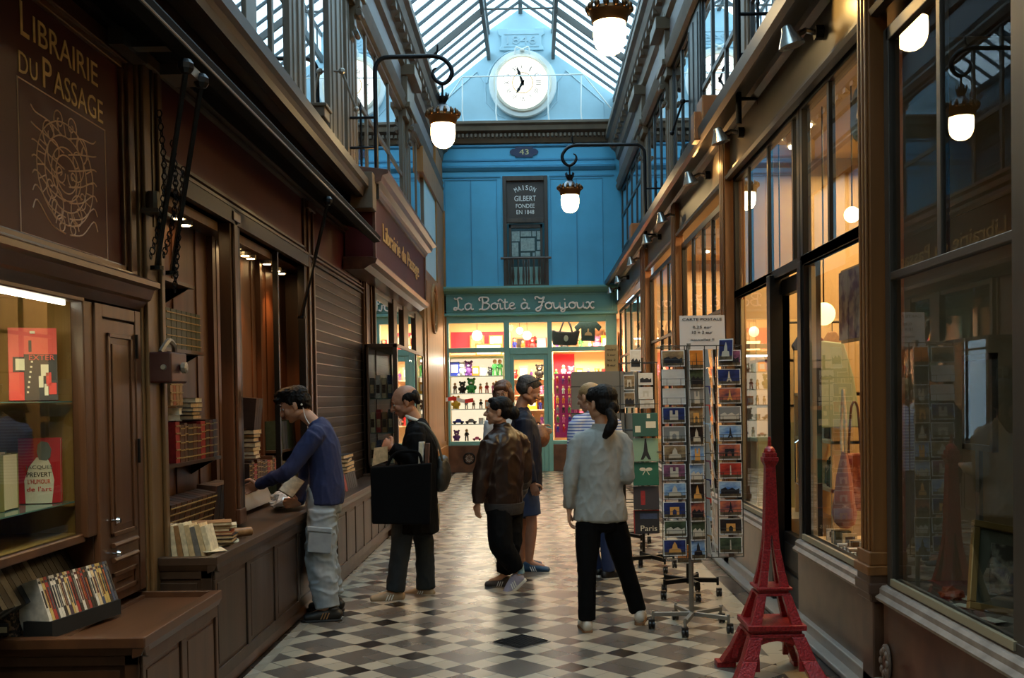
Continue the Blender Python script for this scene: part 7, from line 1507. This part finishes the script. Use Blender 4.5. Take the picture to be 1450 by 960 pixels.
clothes(t, J, sd, 'jacket', BRNJ, [((-0.268, 8.6, 0.658), .165, .125), ((-0.273, 8.6, 0.717), .19, .15), ((-0.27, 8.6, 0.907), .20, .155), ((-0.255, 8.6, 1.143), .20, .145), ((-0.265, 8.6, 1.279), .155, .11), ((-0.276, 8.6, 1.338), .085, .075), ((-0.281, 8.6, 1.38), .075, .068)], [.084, .082, .074, .068, .05], wr=.010, seed=9, freq=(10, 10, 8))
mb = MB(); loft(mb, [(-0.269, 8.6, 0.628), (-0.268, 8.6, 0.675), (-0.267, 8.6, 0.723)], [(.178, .142), (.196, .156), (.200, .160)], sd, 3, 32, cap=.02); mb.build('knit_hem', mat('knit_grey', (48, 44, 44), .9, var=.3, scale=60), t, smooth=True)
trousers(t, J, sd, BLKF, [(.10, .105), (.105, .105), (.095, .10), (.085, .09), (.066, .07)], (.155, .13), .007, 10, .86)
PUR = mat('shoe_mauve', (150, 146, 166), .5, var=.08, scale=30)
shoe(t, (-0.134, 8.5, 0.039), (-.68, -.05, -.62), PUR, SOLEW, .26, acc=WHITEP); shoe(t, (-0.27, 8.7, -0.032), (-.9, .2, 0), mat('shoe_taupe', (64, 54, 52), .5), SOLEW, .26, acc=WHITEP)
mb = MB(); mb.tube([(-0.149, 8.5, 0.209), (-0.144, 8.5, 0.139)], .040, 14); mb.build('sock', mat('sock_teal', (150, 176, 186), .8, col2=(60, 110, 140), scale=30), t, smooth=True)

# --- man in navy jacket and shorts
t = thing('person', 'grey-haired man in a navy jacket and denim shorts with sunglasses on his head', 'person', (-.1, 9.5, 0)); yaw = -PI / 2 + .1; sd = XW(yaw)
J = dict(pelvis=(-0.09, 9.5, 0.831), waist=(-0.094, 9.5, 0.975), chest=(-0.103, 9.5, 1.256), upper=(-0.114, 9.5, 1.419), neck=(-0.125, 9.5, 1.517), head=(-0.051, 9.5, 1.659),
 r_shoulder=(-0.099, 9.32, 1.384), r_elbow=(-0.09, 9.26, 1.073), r_wrist=(-0.03, 9.24, 0.832), l_shoulder=(-0.103, 9.68, 1.376), l_elbow=(-0.055, 9.75, 1.078), l_wrist=(-0.044, 9.75, 0.89),
 r_hip=(-0.083, 9.42, 0.772), r_knee=(-0.043, 9.42, 0.46), r_ankle=(-0.074, 9.42, 0.09), r_toe=(1, -.1, 0), l_hip=(-0.111, 9.6, 0.757), l_knee=(-0.117, 9.6, 0.413), l_ankle=(-0.148, 9.62, 0.079), l_toe=(1, .1, 0))
Mh = rot(yaw + .15, -.45); body(t, J, sd, SK2, Mh, 1.02, [(J['r_wrist'], (0.024, 0.01, -0.09), (0, 1, 0), (1, 0, 0), .6), (J['l_wrist'], (.1, 0, -1), (0, -1, 0), (1, 0, 0), .7)])
face_parts(t, J['head'], Mh, 1.02, HG, (140, 86, 76))
hairmesh(t, J['head'], Mh, 1.02, HG, [((0, -.026, .046), (.079, .095, .074)), ((0, -.05, .01), (.076, .064, .066)), ((0, .03, .082), (.058, .045, .022))], .003, 11)
mb = MB(); c = Vector(J['head']); Q = lambda x, y, z: c + Mh @ (Vector((x, y, z)) * 1.02 * HS); mb.tube(spline([Q(-.082, -.06, .03), Q(-.085, -.01, .08), Q(-.06, .03, .115), Q(0, .04, .122), Q(.06, .03, .115), Q(.085, -.01, .08), Q(.082, -.06, .03)], 4), .006, 6)
for s in (-1, 1): mb.ball(Q(s * .035, .035, .12), (.03, .02, .01), 10, M=Mh)
mb.build('sunglasses', BLACKP, t)
clothes(t, J, sd, 'jacket', NVJ, [((-0.091, 9.5, 0.765), .185, .15), ((-0.095, 9.5, 0.929), .19, .155), ((-0.097, 9.5, 1.19), .195, .15), ((-0.108, 9.5, 1.354), .17, .12), ((-0.12, 9.5, 1.432), .10, .085), ((-0.125, 9.5, 1.498), .08, .07)], [.082, .074, .066, .06, .045], wr=.007, seed=12)
trousers(t, J, sd, mat('mid_denim', (54, 70, 104), .8, var=.1, scale=14), [(.085, .105), (.085, .10), (.082, .095)], (.165, .135), .005, 13, end=-.82, name='shorts')
BS = mat('shoe_blue', (30, 66, 96), .5, var=.15, scale=30)
shoe(t, (-0.076, 9.42, -0.027), (1, -.1, 0), BS, SOLEW, .28, acc=WHITEP); shoe(t, (-0.144, 9.66, -0.021), (1, .1, 0), BS, SOLEW, .28, acc=WHITEP)

# --- woman with glasses, further back
t = thing('person', 'woman with a brown bob and glasses, facing the viewer between the walkers', 'person', (-.28, 10.6, 0)); yaw = PI; sd = XW(yaw)
def std(x, y, h, yaw, spread=.2, dz=0):
    s = h / 1.7; S = Vector(XW(yaw)); f = Vector((-S.y, S.x, 0)); o = Vector((x, y, 0)); P = lambda a, b, z: tuple(o + S * a * s + f * b * s + Vector((0, 0, z * s)))
    return dict(pelvis=P(0, 0, .92), waist=P(0, 0, 1.06), chest=P(0, 0, 1.25), upper=P(0, -.01, 1.39), neck=P(0, 0, 1.45), head=P(0, .03, 1.585), l_shoulder=P(-.175, 0, 1.37), r_shoulder=P(.175, 0, 1.37), l_elbow=P(-.22, -.02, 1.10), r_elbow=P(.22, -.02, 1.10), l_wrist=P(-.22, .05, .86), r_wrist=P(.22, .05, .86), l_hip=P(-.085, 0, .87), r_hip=P(.085, 0, .87), l_knee=P(-.095, .02, .48), r_knee=P(.095, .02, .48), l_ankle=P(-.10, 0, .09), r_ankle=P(.10, 0, .09), l_toe=tuple(f), r_toe=tuple(f))
J = std(-.28, 10.6, 1.68, yaw); J['head'] = (-0.325, 10.55, 1.641); J['neck'] = (-0.315, 10.6, 1.474); J['l_elbow'] = (-0.069, 10.5, 1.327); J['l_wrist'] = (0.06, 10.4, 1.285); J['l_shoulder'] = (-0.119, 10.6, 1.398)
Mh = rot(yaw - .25, -.18, .12); body(t, J, sd, SK3, Mh, .95, [(J['l_wrist'], (.6, -.4, -.3), (0, 1, 0), (0, 0, 1), .8, .9), (J['r_wrist'], (0, 0, -1), (1, 0, 0), (0, -1, 0), .5, .9)])
face_parts(t, J['head'], Mh, .95, HBR)
hairmesh(t, J['head'], Mh, .95, HBR, [((0, -.03, .05), (.088, .096, .078)), ((0, -.05, -.02), (.088, .070, .085)), ((-.078, .0, -.03), (.026, .046, .08)), ((.078, .0, -.03), (.026, .046, .08)), ((0, .06, .066), (.066, .03, .028)), ((-.05, .05, .055), (.03, .03, .04))], .005, 14, (50, 50, 12))
mb = MB(); c = Vector(J['head']); Q = lambda x, y, z: c + Mh @ (Vector((x, y, z)) * .95 * HS)
for s in (-1, 1): mb.tube([Q(s * .034 + .024 * math.cos(a * PI / 8), .102, .002 + .018 * math.sin(a * PI / 8)) for a in range(16)], .0022, 5, closed=True)
mb.tube([Q(-.01, .102, .004), Q(.01, .102, .004)], .002, 5); mb.tube([Q(-.058, .10, .004), Q(-.084, .0, .004)], .002, 5); mb.tube([Q(.058, .10, .004), Q(.084, .0, .004)], .002, 5); mb.build('glasses', mat('glasses_rim', (90, 50, 40), .3), t)
tp = lambda J, r: [(Vector(J['pelvis']) + Vector((0, 0, .0)), r[0], r[1]), (J['waist'], r[0] * .95, r[1] * .95), (J['chest'], r[0] * 1.05, r[1]), (J['upper'], r[0] * .85, r[1] * .75), (J['neck'], .07, .065)]
clothes(t, J, sd, 'blouse', mat('white_cotton', (196, 200, 206), .8), tp(J, (.165, .13)), [.068, .064, .052, .05, .045], wr=.006, seed=15, sl_ends=(.05, .05))
trousers(t, J, sd, DEND, [(.09, .09), (.085, .085), (.07, .07), (.06, .06), (.055, .055)], (.16, .13), .005, 16)
for a in 'lr': p = Vector(J[a + '_ankle']); shoe(t, (p.x, p.y, 0), (0, -1, 0), SOLEB, SOLEW, .25)
t = thing('handbag', 'brown woven handbag on the arm of the woman with glasses', 'bag', (0.057, 10.4, 1.113)); mb = MB(); loft(mb, [(0.038, 10.4, 1.292), (0.051, 10.4, 1.199), (0.043, 10.4, 1.128)], [(.06, .10), (.10, .15), (.08, .13)], (1, 0, 0), 5, 18, cap=.5); fuse(mb, 'body', mat('woven_tan', (120, 74, 46), .6, var=.3, scale=40), t, .008, 3)
mb = MB(); mb.tube(spline([(0.003, 10.4, 1.286), (0.032, 10.4, 1.343), (0.081, 10.4, 1.285)], 5), .008, 6); mb.build('handle', BK['brown'], t)

# --- woman in the pale shirt, seen from behind
t = thing('person', 'woman with a black ponytail seen from behind in a pale blue-grey shirt and black trousers', 'person', (.5, 7.05, 0)); yaw = .12; sd = XW(yaw)
J = dict(pelvis=(0.441, 7.08, 0.785), waist=(0.437, 7.07, 0.923), chest=(0.445, 7.07, 1.166), upper=(0.452, 7.07, 1.321), neck=(0.458, 7.07, 1.394), head=(0.451, 7.08, 1.545),
 l_shoulder=(0.291, 7.05, 1.291), l_elbow=(0.238, 7.0, 1.067), l_wrist=(0.225, 7.02, 0.824), r_shoulder=(0.615, 7.1, 1.284), r_elbow=(0.627, 7.05, 1.043), r_wrist=(0.631, 7.32, 1.058),
 l_hip=(0.356, 7.05, 0.732), l_knee=(0.339, 7.0, 0.419), l_ankle=(0.334, 6.98, 0.065), l_toe=(-.1, 1, 0), r_hip=(0.539, 7.1, 0.723), r_knee=(0.607, 7.14, 0.421), r_ankle=(0.707, 7.2, 0.081), r_toe=(.15, 1, 0))
Mh = rot(yaw + .62, -.06); body(t, J, sd, SK3, Mh, .95, [(J['l_wrist'], (0, .1, -1), (1, 0, 0), (0, 1, 0), .55, .95), (J['r_wrist'], (-.3, .8, .2), (0, 0, -1), (-1, 0, 0), .6, .95)])
face_parts(t, J['head'], Mh, .95, HB)
def tail(mb, Q):
    hd = Vector(J['head']); loft(mb, [(0.5, 6.96, 1.497), (0.526, 6.93, 1.431), (0.496, 6.92, 1.365), (0.467, 6.93, 1.317)], [(.028, .028), (.036, .03), (.034, .026), (.018, .012)], (1, 0, 0), 5, 14)
hairmesh(t, J['head'], Mh, .95, HB, [((0, -.032, .048), (.086, .096, .078)), ((0, -.055, .0), (.082, .068, .075)), ((0, -.105, -.03), (.045, .04, .045)), ((-.06, .01, .05), (.026, .05, .04)), ((.06, .01, .05), (.026, .05, .04)), ((0, .035, .088), (.062, .045, .026))], .0045, 17, (60, 60, 10), tail)
clothes(t, J, sd, 'shirt', CHAM, [((0.44, 7.07, 0.747), .190, .135), ((0.441, 7.07, 0.825), .184, .135), ((0.438, 7.07, 0.972), .162, .12), ((0.445, 7.07, 1.166), .168, .118), ((0.452, 7.07, 1.302), .165, .10), ((0.458, 7.07, 1.36), .09, .075), ((0.458, 7.07, 1.394), .068, .062)], [.060, .058, .052, .048, .042], wr=.007, seed=18, freq=(17, 17, 9), sl_ends=(.93, .8))
mb = MB(); loft(mb, [(0.457, 7.06, 1.365), (0.458, 7.06, 1.409)], [(.074, .068), (.066, .06)], sd, 3, 20, cap=0.02); mb.build('collar', CHAM, t, smooth=True)
trousers(t, J, sd, BLKF, [(.088, .10), (.085, .09), (.066, .07), (.062, .064), (.062, .066)], (.150, .12), .004, 19, .97)
mb = MB(); mb.tube([(0.226, 7.01, 0.874), (0.225, 7.01, 0.845)], .031, 14); mb.build('watch', BLACKP, t)
WS = mat('shoe_white', (190, 182, 170), .5)
shoe(t, (0.332, 6.98, -0.012), (-.1, 1, 0), WS, SOLEG, .25); shoe(t, (0.714, 7.18, -0.004), (.15, 1, 0), WS, SOLEG, .25)

# --- older person behind her, at the boards
t = thing('person', 'fair-haired person in striped top and jeans, half hidden behind the ponytailed woman', 'person', (.5, 8.95, 0)); yaw = .35; sd = XW(yaw)
J = std(.52, 8.95, 1.70, yaw); J['head'] = (0.467, 8.95, 1.587); J['neck'] = (0.484, 8.97, 1.464); J['r_ankle'] = (0.628, 9.0, 0.066); J['r_knee'] = (0.618, 8.98, 0.367); J['l_ankle'] = (0.529, 9.1, 0.063)
Mh = rot(yaw + .5, -.2); body(t, J, sd, SK3, Mh, .98, [(J['l_wrist'], (0, .1, -1), (1, 0, 0), (0, 1, 0), .55), (J['r_wrist'], (0, .1, -1), (-1, 0, 0), (0, 1, 0), .55)])
face_parts(t, J['head'], Mh, .98, HBL)
hairmesh(t, J['head'], Mh, .98, HBL, [((0, -.022, .042), (.078, .094, .074)), ((0, -.045, .0), (.076, .066, .066))], .003, 20)
STR = bpy.data.materials.new('striped_jersey'); STR.use_nodes = True; nt = STR.node_tree; tcn = nt.nodes.new('ShaderNodeTexCoord'); sx = nt.nodes.new('ShaderNodeSeparateXYZ'); mm = nt.nodes.new('ShaderNodeMath'); mm.operation = 'FLOORED_MODULO'; mm.inputs[1].default_value = .026; gt = nt.nodes.new('ShaderNodeMath'); gt.operation = 'GREATER_THAN'; gt.inputs[1].default_value = .012
mxn = nt.nodes.new('ShaderNodeMix'); mxn.data_type = 'RGBA'; mxn.inputs[6].default_value = (*lin((96, 116, 176)), 1); mxn.inputs[7].default_value = (*lin((206, 212, 226)), 1)
nt.links.new(tcn.outputs['Object'], sx.inputs[0]); nt.links.new(sx.outputs[2], mm.inputs[0]); nt.links.new(mm.outputs[0], gt.inputs[0]); nt.links.new(gt.outputs[0], mxn.inputs[0]); nt.links.new(mxn.outputs[2], nt.nodes['Principled BSDF'].inputs['Base Color']); nt.nodes['Principled BSDF'].inputs['Roughness'].default_value = .85
clothes(t, J, sd, 'top', STR, tp(J, (.175, .14)), [.068, .064, .052, .05, .045], wr=.005, seed=21, sl_ends=(.1, .1))
trousers(t, J, sd, mat('blue_denim', (32, 48, 88), .8, var=.1, scale=14), [(.09, .09), (.085, .085), (.07, .07), (.062, .062), (.06, .06)], (.16, .13), .005, 22)
shoe(t, (0.627, 9.0, -0.021), (.9, .5, 0), SOLEB, SOLEW, .27); shoe(t, (0.528, 9.1, -0.006), (-.4, 1, 0), SOLEB, SOLEW, .27)
WORLD = 3.5; EXPO = 0.66
# ---------------------------------------------------------------- light and camera
w = bpy.data.worlds.new('sky'); SC.world = w; w.use_nodes = True; nt = w.node_tree; bg = nt.nodes['Background']
tc = nt.nodes.new('ShaderNodeTexCoord'); nz = nt.nodes.new('ShaderNodeTexNoise'); nz.inputs['Scale'].default_value = 2.2; nz.inputs['Detail'].default_value = 5
rp = nt.nodes.new('ShaderNodeValToRGB'); rp.color_ramp.elements[0].position = .36; rp.color_ramp.elements[1].position = .66
rp.color_ramp.elements[0].color = (*lin((132, 186, 214)), 1); rp.color_ramp.elements[1].color = (*lin((226, 240, 244)), 1)
nt.links.new(tc.outputs['Generated'], nz.inputs['Vector']); nt.links.new(nz.outputs['Fac'], rp.inputs[0]); nt.links.new(rp.outputs[0], bg.inputs['Color'])
bg.inputs['Strength'].default_value = WORLD
# shop lighting
area('toy_shop_light', (-.1, 22.9, 3.35), 3.0, 210, (255, 226, 190), (0, 0, 0), 1.4)
area('toy_shop_rear_light', (.9, 23.6, 2.9), 1.2, 70, (255, 224, 180), (0, 0, 0), .4)
area('gift_shop_light', (2.7, 6.6, 3.6), 1.0, 50, (255, 208, 140), (0, 0, 0), 1.6)
area('gift_shop_light_two', (2.7, 8.5, 3.6), 1.0, 60, (255, 208, 140), (0, 0, 0), 1.6)
area('souvenir_shop_light', (2.6, 11.5, 3.6), 1.0, 80, (255, 214, 150), (0, 0, 0), 3.0)
area('souvenir_shop_light_two', (2.6, 15, 3.6), 1.0, 80, (255, 206, 150), (0, 0, 0), 2.6)
area('souvenir_shop_light_three', (2.4, 19.5, 3.6), .8, 80, (255, 206, 150), (0, 0, 0), 4)
area('case_strip_light', (-2.09, 3.75, 2.02), 1.5, 22, (255, 236, 190), (0, 0, 0), .03).rotation_euler = (0, math.radians(-20), PI / 2 * 0)
for x, y in ((-2.14, 6.12), (-2.14, 8.0), (-2.14, 9.0)): spot('case_downlight', (x, y, 2.72), (x - .04, y, 0), 26, 1.5, (255, 190, 120), .05)
# camera
cam = bpy.data.cameras.new('camera'); co = bpy.data.objects.new('camera', cam); COL.objects.link(co); SC.camera = co
F, VX, VY, RHO, TH = 1457., 757., 562., .0147, math.radians(-1.2)
c_, s_ = math.cos(RHO), math.sin(RHO); fwd = Vector((0, math.cos(TH), math.sin(TH))); u0 = Vector((0, -math.sin(TH), math.cos(TH))); r0 = Vector((1, 0, 0))
Rv = c_ * r0 - s_ * u0; Uv = s_ * r0 + c_ * u0
d = Vector((0, 1, 0)); zc = d.dot(fwd); PX = VX - F * d.dot(Rv) / zc; PY = VY + F * d.dot(Uv) / zc
m = Matrix((Rv, Uv, -fwd)).transposed().to_4x4(); m.translation = Vector((0, 0, 1.6)); co.matrix_world = m
cam.sensor_fit = 'HORIZONTAL'; cam.sensor_width = 36; cam.lens = F * 36 / 1450
cam.shift_x = -(PX - 725) / 1450; cam.shift_y = (PY - 480) / 1450; cam.clip_start = .05; cam.clip_end = 200
vs = SC.view_settings; vs.view_transform = 'Standard'; vs.look = 'None'; vs.gamma = 1; vs.use_curve_mapping = False; vs.exposure = EXPO
SC.cycles.use_denoising = True; SC.cycles.max_bounces = 8; SC.cycles.diffuse_bounces = 4; SC.cycles.glossy_bounces = 4; SC.cycles.transparent_max_bounces = 24; SC.cycles.sample_clamp_indirect = 4; SC.cycles.caustics_reflective = False; SC.cycles.caustics_refractive = False
area('showcase_front_fill', (-1.24, 22.36, 2.42), 1.0, 16, (255, 240, 215), (math.radians(-25), 0, 0), .08)  # added fill from the front, brightens the backlit toys
